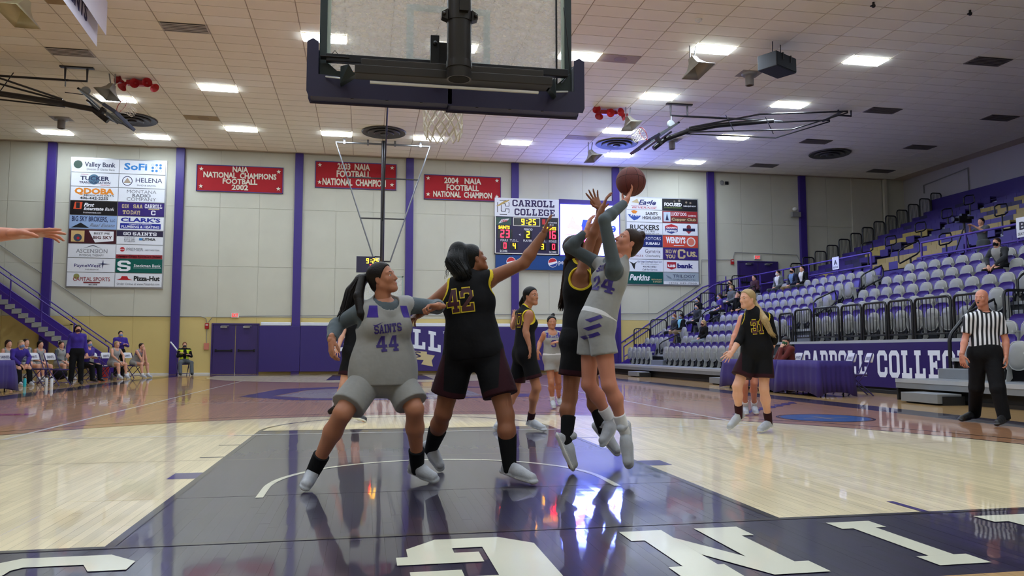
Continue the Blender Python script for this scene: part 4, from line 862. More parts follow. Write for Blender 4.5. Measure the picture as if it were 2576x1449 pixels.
for i, (px, py, k, d) in enumerate(((245, 15, 'panel', 'above the hanging banner at top left'), (470, 298, 'panel', 'between the lights on the left'), (1611, 141, 'panel', 'right of the backboard'), (1435, 341, 'panel', 'near the blue glow'),
        (465, 67, 'pale', 'at upper left'), (178, 128, 'pale', 'under the hanging banner at left'), (2476, 150, 'louvre', 'nearest of the row on the right'), (2213, 275, 'louvre', 'second of the row on the right'),
        (2050, 353, 'louvre', 'third of the row on the right'), (1920, 414, 'louvre', 'last of the row on the right, by the far wall'), (2500, 292, 'louvre', 'over the upper stands at the right edge'), (2310, 367, 'louvre', 'over the upper stands'), (2215, 427, 'louvre', 'over the upper stands by the corner'))):
    vent(px, py, k, {'panel': 'tan ceiling access panel ', 'pale': 'pale slatted ceiling vent ', 'louvre': 'grey louvred ceiling vent '}[k]+d)
def horn(px, py, lb, s=1, col=(150, 145, 132), size=1., tilt=0.6):
    x, y = on_ceil(px, py); t = thing('horn_speaker', lb, 'speaker', (x, y, CZ), 'horn loudspeakers on the ceiling')
    mk('bracket', MB().tube([(x-.12*s, y, CZ), (x-.12*s, y, CZ-.35), (x+.0, y, CZ-.4)], .02).tube([(x+.06*s, y, CZ), (x+.0, y, CZ-.38)], .02), m_gray, t)
    b = MB(); k = 8; R0 = []
    for i, (f, hw, hh) in enumerate(((0, .07, .06), (.12, .09, .09), (.26, .16, .17), (.38, .3, .3))):
        c = V(x-.05*s, y, CZ-.35)+V(s*.25, -.35, -1)*f*size; e1 = nrm(V(1, .5*s, .2*s)); e2 = nrm(np.cross(e1, V(s*.25, -.35, -1)))
        R0.append([c+e1*hw*size*a+e2*hh*size*d for a, d in ((-1, -1), (1, -1), (1, 1), (-1, 1))])
    vs = [p for r in R0 for p in r]; fs = [[0, 1, 2, 3]]
    for i in range(3):
        for j in range(4): fs.append([i*4+j, i*4+(j+1) % 4, i*4+4+(j+1) % 4, i*4+4+j])
    b.add(vs, fs); o = mk('horn', b, mat('horn_%d' % col[0], col, .5), t, smooth=True); so = o.modifiers.new('s', 'SOLIDIFY'); so.thickness = .015
horn(60, -38, 'grey horn loudspeaker at the top left corner', -1, (205, 200, 165), 1.3); horn(280, 185, 'grey horn loudspeaker left of the red horn cluster', -1)
horn(1745, 115, 'grey horn loudspeaker beside the ceiling light right of the backboard', 1, (150, 145, 132), 1.2); horn(1582, 270, 'grey horn loudspeaker right of the red horn cluster', 1); horn(1487, 358, 'small horn loudspeaker beside the diffuser in the blue glow', 1)
for (px, py, lb) in ((345, 200, 'cluster of red horn speakers on the ceiling at left'), (1530, 275, 'cluster of red horn speakers on the ceiling at right')):
    x, y = on_ceil(px, py); t = thing('red_horn_cluster', lb, 'speaker', (x, y, CZ), 'red horn speaker clusters')
    mk('body', MB().box((x-.3, y-.1, CZ-.2), (x+.3, y+.1, CZ-.05)).box((x-.05, y-.05, CZ-.06), (x+.05, y+.05, CZ-.009)), m_red, t, bevel=.02)
    for k, (dx, d) in enumerate(((-.38, (-.5, -.8, .1)), (.3, (.3, -.9, -.1)), (-.3, (-.4, -.5, -.8)), (.42, (.7, -.5, -.7)), (0, (0, -.9, -.3)))):
        d = nrm(V(*d)); e = nrm(np.cross(d, V(0, 0, 1))); f = np.cross(d, e); R = np.array([e, f, d]).T
        mk('horn', MB().lathe([(.04, 0), (.06, .1), (.14, .24), (.15, .25), (.03, .12)], (x+dx, y-.05, CZ-.14), 16, R), m_red, t, smooth=True)
for (px, py, lb) in ((155, 298, 'left'), (1885, 185, 'right, near the hanging speaker box'), (1690, 352, 'behind the folded right hoop')):
    x, y = on_ceil(px, py); t = thing('ceiling_camera', 'grey cylindrical ceiling fitting on a square plate, '+lb, 'ceiling fitting', (x, y, CZ), 'cylindrical ceiling fittings')
    mk('plate', MB().box((x-.35, y-.3, CZ-.015), (x+.35, y+.3, CZ-.009)), mat('plate_grey', (150, 142, 130), .6), t); mk('flange', MB().lathe([(.25, 0), (.22, -.05), (.13, -.07)], (x, y, CZ-.015), 20), m_gray, t, smooth=True)
    mk('can', MB().lathe([(.13, -.05), (.13, -.38), (.1, -.39), (.1, -.3)], (x, y, CZ), 20), mat('can_grey', (112, 104, 98), .5), t, smooth=True)
x, y = on_ceil(1953, 108); t = thing('hanging_speaker', 'large black speaker box hanging from the ceiling right of centre', 'speaker', (x, y, CZ-.9))
R = rotz(.5); mk('cabinet', MB().box((-.5, -.3, -.85), (.5, .3, -.42), R, (x, y, CZ)), mat('black_cabinet', (34, 36, 42), .6), t, bevel=.02); mk('grille', MB().box((-.47, -.315, -.82), (.47, -.3, -.45), R, (x, y, CZ)), mat('speaker_cloth', (26, 30, 36), .9), t)
for s in (-.2, .2): mk('hanger', MB().tube([V(x, y, CZ)+R@V(s, 0, -.42), V(x, y, CZ)+R@V(s, 0, 0)], .012).box((s-.02, -.33, -.62), (s+.02, -.3, -.42), R, (x, y, CZ)), m_dk, t)
for (px, py, lb) in ((1757, 48, 'small round smoke detector on the ceiling right of the backboard'), ):
    x, y = on_ceil(px, py); t = thing('smoke_detector', lb, 'detector', (x, y, CZ)); mk('base', MB().lathe([(.1, -.008), (.09, -.05), (.05, -.07)], (x, y, CZ), 18), m_frame, t, smooth=True); mk('sensor', MB().lathe([(.04, -.07), (.03, -.1)], (x, y, CZ), 12), m_frame, t)
for (px, py, lb) in ((2197, 5, 'left one of two small black ceiling nozzles at top right'), (2440, 25, 'right one of two small black ceiling nozzles at top right')):
    x, y = on_ceil(px, py); t = thing('ceiling_nozzle', lb, 'ceiling fitting', (x, y, CZ)); mk('stem', MB().tube([(x, y, CZ), (x, y, CZ-.08)], .03).sph((x, y, CZ-.1), .05), m_dk, t, smooth=True); mk('arm', MB().tube([(x, y, CZ-.09), (x-.1, y-.03, CZ-.13)], .02), m_dk, t)
# hanging vinyl banner with a slack second side, top left
t = thing('hanging_banner', 'long white banner hanging in two sheets from the ceiling at top left', 'banner', (-6.3, 13, 8.3))
BB_ = P(243, 118, 15.9); dr = nrm(V(-.06, 1, 0))
def sheet(z0, z1, off, L0, L1):
    b = MB(); a = BB_+V(off, 0, 0); p0 = a-dr*L0; p1 = a+dr*L1
    pts = [p0+V(0, 0, z0), p1+V(0, 0, z0), p1+V(0, 0, z1), p0+V(0, 0, z1)]; return b.prism(pts, (.006, 0, 0))
m_ban = mat('white_vinyl_banner', (226, 224, 232), .4, var=.03)
s1 = mk('front_sheet', sheet(.0, .85, 0, 7.5, 0), m_ban, t)
s2 = mk('back_sheet', sheet(.3, 1.15, .2, 7.5, .0), m_ban, t)
pO = BB_+V(.008, 0, .25)
b = MB(); text_mb(b, 'FIGHTING SAINTS', pO-dr*5.4, dr, ZU, .38, 4.5, .04, .002, 'L'); mk('lettering', b, ink((40, 34, 80)), s1)
b = MB(); text_mb(b, 'CITY MOTORS', BB_+V(.208, 0, .75)-dr*4.6, dr, ZU, .26, 3.2, .03, .002, 'L'); mk('lettering', b, ink((60, 130, 80)), s2)
b = MB()
for q in (0, 3.5, 7): b.tube([BB_-dr*q+V(.003, 0, .85), BB_-dr*q+V(.003, 0, CZ-BB_[2])], .01)
mk('hanging_wire', b, m_pipe, t)
# ---------------- left staircase ----------------
t = thing('staircase', 'purple metal staircase climbing left along the far wall', 'staircase', (-12.5, 29.9, 0))
xs0, xs1 = -10.55, -20.; sl = .72
m_tread = mat('grey_tread', (165, 170, 172), .5, metal=.3); m_rail = mat('purple_rail', (66, 40, 140), .4)
for y in (29.3, 30.55):
    zf = lambda x: (xs0-x)*sl
    mk('stringer', MB().prism([(xs0+.15, y, 0), (xs0+.0, y, .42), (xs1, y, zf(xs1)+.55), (xs1, y, zf(xs1)-.28), (xs0-.3, y, 0)], (0, .04, 0)), m_rail, t)
n = 0
while n < 30:
    x = xs0-.45-n*.245; z = .38+.1765*n
    mk('tread', MB().box((x-.14, 29.34, z-.03), (x+.14, 30.55, z)), m_tread, t); mk('tread_plate', MB().box((x-.17, 29.27, z-.06), (x+.17, 29.3, z+.14)), m_tread, t); n += 1
hr = lambda x, h: (x, 29.3, (xs0-x)*sl+h)
for h in (1.14, .72): mk('rail', MB().tube([hr(xs0, h), hr(-19, h)], .028), m_rail, t, smooth=True)
for x in (xs0, -11.85, -13.06, -14.2, -15.6): mk('post', MB().tube([hr(x, .3), hr(x, 1.14)], .028), m_rail, t)
mk('wall_handrail', MB().tube([(-10.7, 30.66, 1.16), (-15, 30.66, 4.28), (-18, 30.66, 6.45)], .024), m_rail, t, smooth=True)
for x in (-11.1, -12.4, -13.7, -14.8): mk('handrail_bracket', MB().tube([(x, 30.66, 1.16+(-10.7-x)*.726-.02), (x, 30.78, 1.16+(-10.7-x)*.726-.1)], .012), m_dk, t)
d = struct(mk('door_3', MB().box((-13.6, YW-.04, 0), (-13.5, YW+.0, 2.1)).box((-12.5, YW-.04, 0), (-12.4, YW+.0, 2.1)).box((-13.6, YW-.04, 2.05), (-12.4, YW+.0, 2.15)), m_wall)); mk('door_leaf', MB().box((-13.49, YW-.02, 0.02), (-12.51, YW+.0, 2.04)), m_wall, d)
# ---------------- lower seating tiers ----------------
m_deck = mat('aluminium_deck', (138, 142, 146), .45, metal=.35, var=.1, vscale=5); m_under = mat('understructure_black', (20, 20, 22), .7); m_riser = mat('riser_grey', (96, 100, 106), .6, metal=.2); m_nose = mat('nosing_bright', (190, 194, 198), .4, metal=.4)
DX = lambda k: 11.32+.8*(k-1) if k > 0 else 10.0
DZ = lambda k: .42+.414*k
ts = thing('bleachers', 'grey stepped seating tiers on the right with flip-up chairs and a purple walkway rail', 'bleachers', (12, 12, 0))
def deck(k, y0, y1):
    x0, x1 = DX(k), (DX(k+1) if k < 7 else 18.14); z = DZ(k)
    d = mk('deck', MB().box((x0, y0, z-.05), (x1+.02, y1, z)), m_deck, ts); mk('nosing', MB().box((x0-.03, y0, z-.07), (x0+.02, y1, z+.004)), m_nose, d)
    zl = DZ(k-1) if k else .26
    if k == 0:
        mk('riser', MB().box((x0-.02, y0, .24), (x0+.02, y1, z-.07)), m_deck, d); mk('kick_board', MB().box((x0+.16, y0+.02, 0), (x0+.2, y1-.02, .24)), m_under, d)
        mk('kick_rail', MB().box((x0+.13, y0+.02, .0), (x0+.16, y1-.02, .07)), mat('brown_black_steel', (48, 44, 42)), d)
    else: mk('riser', MB().box((x0+.06, y0, zl), (x0+.1, y1, z-.05)), m_riser if k > 1 else m_under, d)
for k in (0, 1): deck(k, 17.45, 29.4); deck(k, -4, 9.9)
for k in range(2, 8): deck(k, -4, 29.4 if k < 7 else 30.7)
b = MB()
for k in range(0, 2):
    for y in (17.45, 9.86): b.box((DX(k), y, 0), (12.15, y+.04, DZ(k)-.06))
mk('end_wall', b, m_under, ts)
mk('platform_face', MB().box((12.16, 9.9, 0), (12.2, 17.45, DZ(2)-.06)).box((11.2, 9.9, 0.0), (11.3, 17.45, .08)), m_under, ts)
AIS = [(25.0, 26.25), (17.2, 18.15), (9.25, 10.5)]
for k in range(0, 7):
    for (a, c) in AIS:
        if k < 2 and a in (17.2,): continue
        if k < 2 and a == 9.25: a, c = 9.0, 9.9
        mk('aisle_step', MB().box((DX(k+1)-.36, a, DZ(k)), (DX(k+1)+.05, c, DZ(k)+.2)), m_deck, ts, bevel=.008)
for (a, c) in ((23.9, 24.9), (16.5, 17.6), (8.15, 9.12)):
    mk('floor_step', MB().box((9.5, a, .03), (10.0, c, .2)), m_deck, ts, bevel=.006); mk('floor_step_base', MB().box((9.6, a-.02, 0), (10.05, c-.02, .16)), m_under, ts)
# CARROLL COLLEGE banner on the platform face
t = thing('college_banner', 'long purple banner with white college name below the black guard rails', 'banner', (12.08, 13.5, .1))
mk('vinyl', MB().box((12.06, 10.0, .08), (12.12, 17.2, 1.18)), mat('purple_banner_vinyl', (42, 27, 96), .35, var=.04), t)
b = MB(); NB = V(0, -1, 0)
block_mb(b, 'CARROLL', (12.06, 16.72, .33), NB, ZU, .66, 2.95, .006, 1.1); mk('lettering', b, ink((228, 232, 245)), t); b = MB(); block_mb(b, 'COLLEGE', (12.06, 13.36, .33), NB, ZU, .66, 3.1, .006, 1.1); mk('lettering', b, ink((228, 232, 245)), t)
UX, UDX, UZ, UDZ = 18.3, .612, 3.88, .292
US = lambda y: (y+4.31)*.9556-4.31
# chairs
m_shell = mat('chair_shell_grey', (138, 138, 134), .45, var=.04); m_rimc = mat('chair_rim_grey', (172, 172, 168), .4); m_cpur = mat('chair_purple_plastic', (54, 32, 124), .4, var=.05)
def rr_outline(w, h, rt, rb, z0):
    pts = []
    for cx, cz, r, a0 in ((w/2-rt, z0+h-rt, rt, 0), (-w/2+rt, z0+h-rt, rt, 90), (-w/2+rb, z0+rb, rb, 180), (w/2-rb, z0+rb, rb, 270)):
        for a in (0, 30, 60, 90): q = math.radians(a0+a); pts.append((cx+r*math.cos(q), cz+r*math.sin(q)))
    return pts
def shell_mb(w, h, rt, rb, z0, x, th, lean, bulge):
    # outline in (y,z), front face bulging towards -x
    b = MB(); o = rr_outline(w, h, rt, rb, z0); n = len(o)
    def X(y, z, s): return x+lean*(z-z0)
    rings = [(1., th), (1., 0), (.9, -bulge*.6), (.6, -bulge)]
    cz = z0+h/2; vs = []
    for s, dx in rings:
        for y, z in o: vs.append((X(y, z, s)+dx, y*s, cz+(z-cz)*s))
    fs = [list(range(n))]
    for i in range(3):
        for j in range(n): fs.append([i*n+j, (i+1)*n+j, (i+1)*n+(j+1) % n, i*n+(j+1) % n])
    fs.append([3*n+j for j in range(n)][::-1]); return b.add(vs, fs)
def make_chair():
    t = thing('stadium_chair', 'chair', 'chair', (0, 0, 0), 'flip-up chairs in the lower tiers')
    sh = mk('folded_seat', shell_mb(.42, .50, .15, .17, .22, -.16, .05, .08, .045), m_shell, t, smooth=True, local=True)
    o = rr_outline(.43, .51, .15, .17, .215); mk('seat_rim', MB().tube([(-.155+.08*(z-.22), y, z) for y, z in o], .014, 5, True), m_rimc, sh, smooth=True, local=True)
    mk('backrest', shell_mb(.44, .47, .13, .06, .40, .03, .04, .24, -.02), m_cpur, t, smooth=True, local=True)
    b = MB(); b.box((-.26, -.268, .50), (.06, -.228, .535)).prism([(-.20, -.262, .5), (-.05, -.262, .5), (-.02, -.262, .06), (-.08, -.262, 0), (-.16, -.262, 0), (-.12, -.262, .2)], (0, .03, 0))
    mk('armrest', b, m_rimc, t, local=True, bevel=0)
    mk('mount_foot', MB().prism([(-.22, -.25, .10), (-.16, -.25, .22), (.0, -.25, .2), (.02, -.25, .0), (-.12, -.25, 0)], (0, .035, 0)), m_under, t, local=True)
    return t
ch0 = make_chair(); used = False
m_fs = m_shell
def make_open():
    t = thing('stadium_chair', 'chair', 'chair', (0, 0, 0), 'occupied chairs in the lower tiers')
    mk('seat', MB().prism([(-.28, y*.98, .42) for y in (0,)]+[], (0, 0, 0)) if False else MB().box((-.30, -.2, .40), (.08, .2, .44)), m_cpur, t, local=True, bevel=.02)
    for c in ch0.children:
        if c.name.startswith(('backrest', 'armrest', 'mount_foot')): q = c.copy(); COL.objects.link(q); q.parent = t
    return t
ch1 = make_open(); used1 = False
OCCL = [(2, 27.2), (2, 27.77), (1, 23.06), (4, 28.9), (3, 27.2), (4, 26.65), (5, 27.2), (4, 24.68), (6, 28.9), (6, 26.65), (6, 24.68), (6, 23.6), (6, 22.9), (5, 12.55)]
ordw = ['front row', 'second row', 'third row', 'fourth row', 'fifth row', 'sixth row', 'top row']
NTH = ['first', 'second', 'third', 'fourth', 'fifth', 'sixth', 'seventh', 'eighth', 'ninth', 'tenth', 'eleventh', 'twelfth']
OCC = {}
def chair_at(k, y, sec, n=0):
    global used, used1
    x = 11.1+.8*k
    if any(a == k and abs(b_-y) < .28 for a, b_ in OCCL):
        lb = f'chair under a spectator, {ordw[k]}, {NTH[n]} from left, {sec}'
        if not used1: used1 = True; ch1.location = (x, y, DZ(k)); ch1['label'] = lb; return ch1
        return dup(ch1, (x, y, DZ(k)), 0, lb)
    lb = f'folded grey chair, {ordw[k]}, {NTH[n]} from the left in the {sec}'
    if not used: used = True; ch0.location = (x, y, DZ(k)); ch0['label'] = lb; return ch0
    return dup(ch0, (x, y, DZ(k)), 0, lb)
chn = 0
G1 = [26.65+.56*i for i in range(5)]; G2 = [24.68-.54*i for i in range(12)]; G3 = [16.87-.54*i for i in range(12)]
for k in range(7):
    for ys, sec in ((G1, 'far wall block'), (G2, 'block between the aisles'), (G3, 'block above the college banner')):
        if k < 2 and ys is G3: continue
        for n_, y in enumerate(sorted(ys, reverse=True)): chair_at(k, y, sec, n_); chn += 1
    for n_, y in enumerate([8.95-.54*i for i in range(3)]):
        if k < 3: chair_at(k, y, 'block at the right edge', n_)
# stairs between the tiers and the far wall
t = thing('wall_staircase', 'purple staircase with rails climbing right along the far wall beside the tiers', 'staircase', (13.5, 30.1, 0))
SX, SL = 11.0, .647
for y in (29.46, 30.62): mk('stringer', MB().prism([(SX-.25, y, 0), (SX+.35, y, 0), (16.1, y, 2.95), (16.1, y, 3.45), (SX-.1, y, .28)], (0, .05, 0)), m_rail, t)
for n in range(19):
    x = SX+.05+n*.27; mk('tread', MB().box((x, 29.52, .165*(n+1)-.03), (x+.29, 30.6, .165*(n+1))), m_tread, t)
for y in (29.5, 30.72):
    mk('rail', MB().tube([(SX-.1, y, 1.18), (15.3, y, 4.02), (16.2, y, 4.3)], .03), m_rail, t, smooth=True)
    if y < 30:
        mk('rail', MB().tube([(SX-.1, y, .72), (15.9, y, 3.85)], .024), m_rail, t, smooth=True)
        for i in range(5): x = SX-.1+i*1.25; mk('post', MB().tube([(x, y, max(0, (x-SX)*SL)), (x, y, 1.18+(x-SX+.1)*.651)], .028), m_rail, t)
    else:
        for i in range(4): x = SX+.4+i*1.2; mk('handrail_bracket', MB().tube([(x, y, 1.16+(x-SX+.1)*.651), (x, YW-.02, 1.06+(x-SX+.1)*.651)], .014), m_dk, t)
# guard rails
m_brail = mat('black_tube_rail', (22, 21, 24), .35, metal=.2)
def rail_mb(p0, p1, h, bars=7, r=.026, foot=True):
    p0, p1 = np.array(p0, float), np.array(p1, float); d = nrm(p1-p0); L = np.linalg.norm(p1-p0); U = V(0, 0, 1); c = .1
    path = [p0, p0+U*(h-c), p0+U*(h-c*.3)+d*c*.3, p0+U*h+d*c, p1+U*h-d*c, p1+U*(h-c*.3)-d*c*.3, p1+U*(h-c), p1]
    b = MB().tube(path, r, 8)
    b.tube([p0+U*.12, p1+U*.12], r*.7, 6)
    for i in range(bars):
        q = p0+d*L*(i+1)/(bars+1); b.tube([q+U*.12, q+U*h], .009, 4, caps=False)
    return b
def guard(p0, p1, h, lb, bars=7, group=None, r=.026):
    o = mk('guard_rail', rail_mb(p0, p1, h, bars, r), m_brail, smooth=True); tag(o, lb, 'railing', group); return o
for k in range(1, 8): guard((DX(k)+.03, 29.38, DZ(k)), (DX(k)+.77, 29.38, DZ(k)), 1.15, f'black barred end rail by the far stairs, {NTH[k-1]} from the bottom', 6, 'black end rails of the lower tiers')
PR_ = [(18.25, 17.5), (17.35, 16.5), (16.35, 15.15), (15.0, 14.15), (14.05, 13.15), (13.05, 12.2), (12.1, 10.95), (10.85, 9.95)]
for i, (a, c) in enumerate(PR_): guard((12.2, a, 1.25 if i else .83), (12.2, c, 1.25 if i else .83), .95 if i else 1.3, f'black guard rail panel above the college banner, {["first (left of the banner)","second","third","fourth","fifth","sixth","seventh","eighth"][i]} from the left', max(5, int((a-c)/.13)), 'black guard rail panels over the banner', .032)
guard((12.6, 9.9, 1.25), (13.4, 9.9, 1.25), 1.0, 'black rail panel behind the referee running up the tiers', 6, None, .032)
guard((11.3, 9.95, .3), (12.2, 9.95, 1.25), .98, 'sloping black handrail down to the floor steps by the referee', 1, None, .04)
for k in range(0, 13):
    x = UX+UDX*k; z = UZ+UDZ*k
    guard((x+.03, 28.0, z), (x+.58, 28.0, z), 1.05, f'black barred end rail of the upper benches, {["lowest","second","third","fourth","fifth","sixth","seventh","eighth","ninth","tenth","eleventh","twelfth","topmost"][k]}', 7, 'black end rails of the upper benches', .03)
def loop_rail(x, y, z, w, h, s, post, lb, group):
    c = .12; p = [(x, y, z+post), (x, y, z+post+h), (x+c, y, z+post+h+c*s+.05), (x+w-c*.3, y, z+post+h+w*s), (x+w, y, z+post+h+w*s-c), (x+w, y, z+post+w*s), (x+w-c, y, z+post+w*s-c*s-.05), (x+c*.3, y, z+post-.03)]
    b = MB().tube(p, .026, 8, True).tube([(x+w*.55, y, z), (x+w*.55, y, z+post+w*s*.55-.02)], .03, 8); o = mk('aisle_handrail', b, m_brail, smooth=True); tag(o, lb, 'handrail', group)
for (k, y, lb) in ((.2, 25.6, 'far aisle, lowest'), (2.7, 25.9, 'far aisle, middle'), (4.7, 25.9, 'far aisle, upper'), (2.8, 17.9, 'middle aisle, lowest'), (4.9, 17.9, 'middle aisle, middle'), (6.6, 17.9, 'middle aisle, top'), (2.6, 9.95, 'near aisle at the right edge'), (.7, 9.75, 'near aisle behind the referee')):
    kk = int(k+.5); x = 11.32+.8*(k-.5); loop_rail(x, y, DZ(kk) if kk else .42, .78, .34, .5, .48, 'black looped aisle handrail in the lower tiers, '+lb, 'looped aisle handrails')
for (i, y) in ((.5, 24.2), (2.2, 24.2), (4.4, 24.2), (6.4, 24.2), (8.1, 24.2), (2.5, 18.7), (.2, 19.6)):
    ii = int(i+.5); loop_rail(UX+UDX*i-.2, US(y), UZ+UDZ*ii, .48, .28, .25, .64, f'small black looped handrail in the upper benches, {"far" if y > 20 else "near"} aisle, {NTH[max(ii, 0)]} bench row', 'looped handrails of the upper benches')
# walkway rail
t = thing('walkway_rail', 'purple two-bar rail along the walkway behind the lower chairs', 'railing', (16.3, 20, 3.3))
for (a, c) in ((31-.3, 19.35), (16.9, 6)):
    for z in (4.30, 3.86): mk('bar', MB().tube([(16.25, a, z), (16.25, c, z)], .032), m_rail, t, smooth=True)
    n = int(abs(a-c)/2.1)+1
    for i in range(n+1): y = a+(c-a)*i/n; mk('post', MB().tube([(16.25, y, 3.3), (16.25, y, 4.3)], .034), m_rail, t, smooth=True)
for (y, ch, sub, lb, h) in ((21.3, 'A', 'SECTION', 'white section sign with the letter A on the purple walkway rail', .45), (13.05, 'B', 'SEATS B', 'white section sign with the letter B at the right edge of the picture', .52)):
    o = thing('section_sign', lb, 'sign', (16.2, y, 3.95), 'section signs'); mk('card', MB().box((16.19, y-.2, 3.93), (16.2, y+.2, 3.93+h)), m_white_pl, o)
    b = MB(); text_mb(b, ch, (16.19, y, 3.93+h*.38), NB, ZU, h*.38, .2, .03, .004, 'C'); text_mb(b, sub, (16.19, y, 3.93+h*.1), NB, ZU, h*.13, .3, .01, .004, 'C'); mk('lettering', b, ink(BK), o)
# ---------------- upper bench tiers ----------------
tu = thing('upper_benches', 'steep upper tiers of purple, yellow and dark bench seats behind the walkway', 'bleachers', (22, 20, 3.3))
m_bp = mat('bench_purple', (50, 33, 104), .45, var=.08); m_by = mat('bench_yellow', (158, 138, 60), .5, var=.08); m_bd = mat('bench_dark', (34, 28, 62), .5, var=.1); m_bw = mat('bench_white_step', (185, 190, 215), .5)
mk('front_wall', MB().box((18.15, -4, 3.3), (18.28, 28.1, 3.88)), m_bp, tu)
for i in range(12):
    x = UX+UDX*i; z = UZ+UDZ*i
    mk('tier', MB().box((x, -4, z-.3), (x+.63, 28.1, z)), mat('upper_tier_dark', (44, 34, 84), .7), tu)
mk('back_parapet', MB().box((25.72, -4, 7.1), (25.8, 28.1, 8.1)), m_bp, tu)
YEL = {(1, 24.6), (2, 24.9), (4, 26.6), (6, 26.1), (6, 25.2), (5, 26.4), (0, 21.6), (1, 21.4), (2, 21.0), (2, 21.5), (1, 20.8), (4, 22.0), (5, 19.4), (6, 21.5), (6, 20.0), (4, 20.0), (7, 21.3), (3, 24.3), (3, 26.0), (1, 23.6), (0, 23.2), (0, 26.8), (5, 17.8), (7, 19.0), (8, 20.9), (9, 22.0), (2, 19.0), (1, 22.4), (8, 23.3), (3, 22.6)}
bp = {}; random.seed(3)
for i in range(12):
    x = UX+UDX*i; z = UZ+UDZ*i; ymin = max(6, (x+.57)/.959-4.31-1.0); y = 27.9
    while y > ymin:
        if US(24.1) < y-.25 < US(25.35) or US(18.4) < y-.25 < US(19.4): y -= .5; continue
        c = 'y' if any(a == i and abs(US(q)-(y-.25)) < .5 for a, q in YEL) else ('d' if random.random() < .18 else 'p')
        m_ = {'y': m_by, 'd': m_bd, 'p': m_bp}[c]
        if c not in bp: bp[c] = mk('bench_seat', MB().box((.12, -.245, .30), (.42, .245, .36)).box((.12, -.245, .08), (.15, .245, .30)), m_, tu, local=True); o = bp[c]
        else: o = bp[c].copy(); COL.objects.link(o)
        o.location = (x-22, y-.25-20, z-3.3); y -= .5
    for (a, c) in ((US(24.15), US(25.3)), (US(18.45), US(19.4))):
        mk('aisle_step', MB().box((x+.29, a, z), (x+.61, c, z+.146)), m_bw, tu)
# ---------------- tables and folding chairs ----------------
m_cloth = mat('purple_tablecloth', (50, 34, 108), .85, var=.06, sheen=.05)
def cloth_table(lb, x0, y0, x1, y1, h=.76, group='cloth covered tables'):
    t = thing('table', lb, 'table', ((x0+x1)/2, (y0+y1)/2, 0), group)
    mk('tabletop', MB().box((x0+.02, y0+.02, h-.05), (x1-.02, y1-.02, h-.012)), mat('table_grey', (120, 118, 116)), t)
    for x in (x0+.12, x1-.12):
        for y in (y0+.15, (y0+y1)/2, y1-.15): mk('leg', MB().tube([(x, y, 0), (x, y, h-.04)], .015), m_dk, t)
    # cloth: top plus wavy skirt
    b = MB(); b.box((x0, y0, h-.012), (x1, y1, h))
    per = []
    N = 26
    for (ax, ay, bx, by) in ((x0, y0, x1, y0), (x1, y0, x1, y1), (x1, y1, x0, y1), (x0, y1, x0, y0)):
        for i in range(N): f = i/N; per.append((ax+(bx-ax)*f, ay+(by-ay)*f, f))
    rows = [(h, 0.), (h-.15, .3), (h-.4, .7), (.10, 1.)]; n = len(per); cx, cy = (x0+x1)/2, (y0+y1)/2; vs = []
    for z, am in rows:
        for k, (x, y, f) in enumerate(per):
            nx = -1 if x <= x0+1e-6 and f > 0 or (x <= x0+1e-6) else (1 if x >= x1-1e-6 else 0); ny = -1 if y <= y0+1e-6 else (1 if y >= y1-1e-6 else 0)
            corner = 1. if f == 0 else math.exp(-min(f, 1-f)*9)
            wv = am*(.02*math.sin(k*1.7)+.015*math.sin(k*.63+1)+corner*.07)+.006
            vs.append((x+nx*wv, y+ny*wv, z-(corner*.09 if z < .2 else 0)))
    fs = []
    for i in range(3):
        for j in range(n): fs.append([i*n+j, i*n+(j+1) % n, (i+1)*n+(j+1) % n, (i+1)*n+j])
    b.add(vs, fs); c = mk('tablecloth', b, m_cloth, smooth='all'); tag(c, 'purple cloth draped over the '+lb, 'tablecloth', 'purple tablecloths'); so = c.modifiers.new('s', 'SOLIDIFY'); so.thickness = .006; so.offset = 0
cloth_table('scorers table in front of the college banner', 8.87, 10.85, 9.65, 12.5)
cloth_table('officials table beyond the scorers table, partly behind the black-clad player', 8.95, 12.75, 9.7, 15.5)
cloth_table('bench side table at the left edge of the picture', -10.6, 15.2, -8.95, 16.75)
m_fm = mat('folding_chair_purple', (58, 44, 100), .4, metal=.3); m_seatp = mat('padded_purple_seat', (54, 36, 92), .7); m_whp = mat('white_vinyl_back', (232, 232, 236), .45)
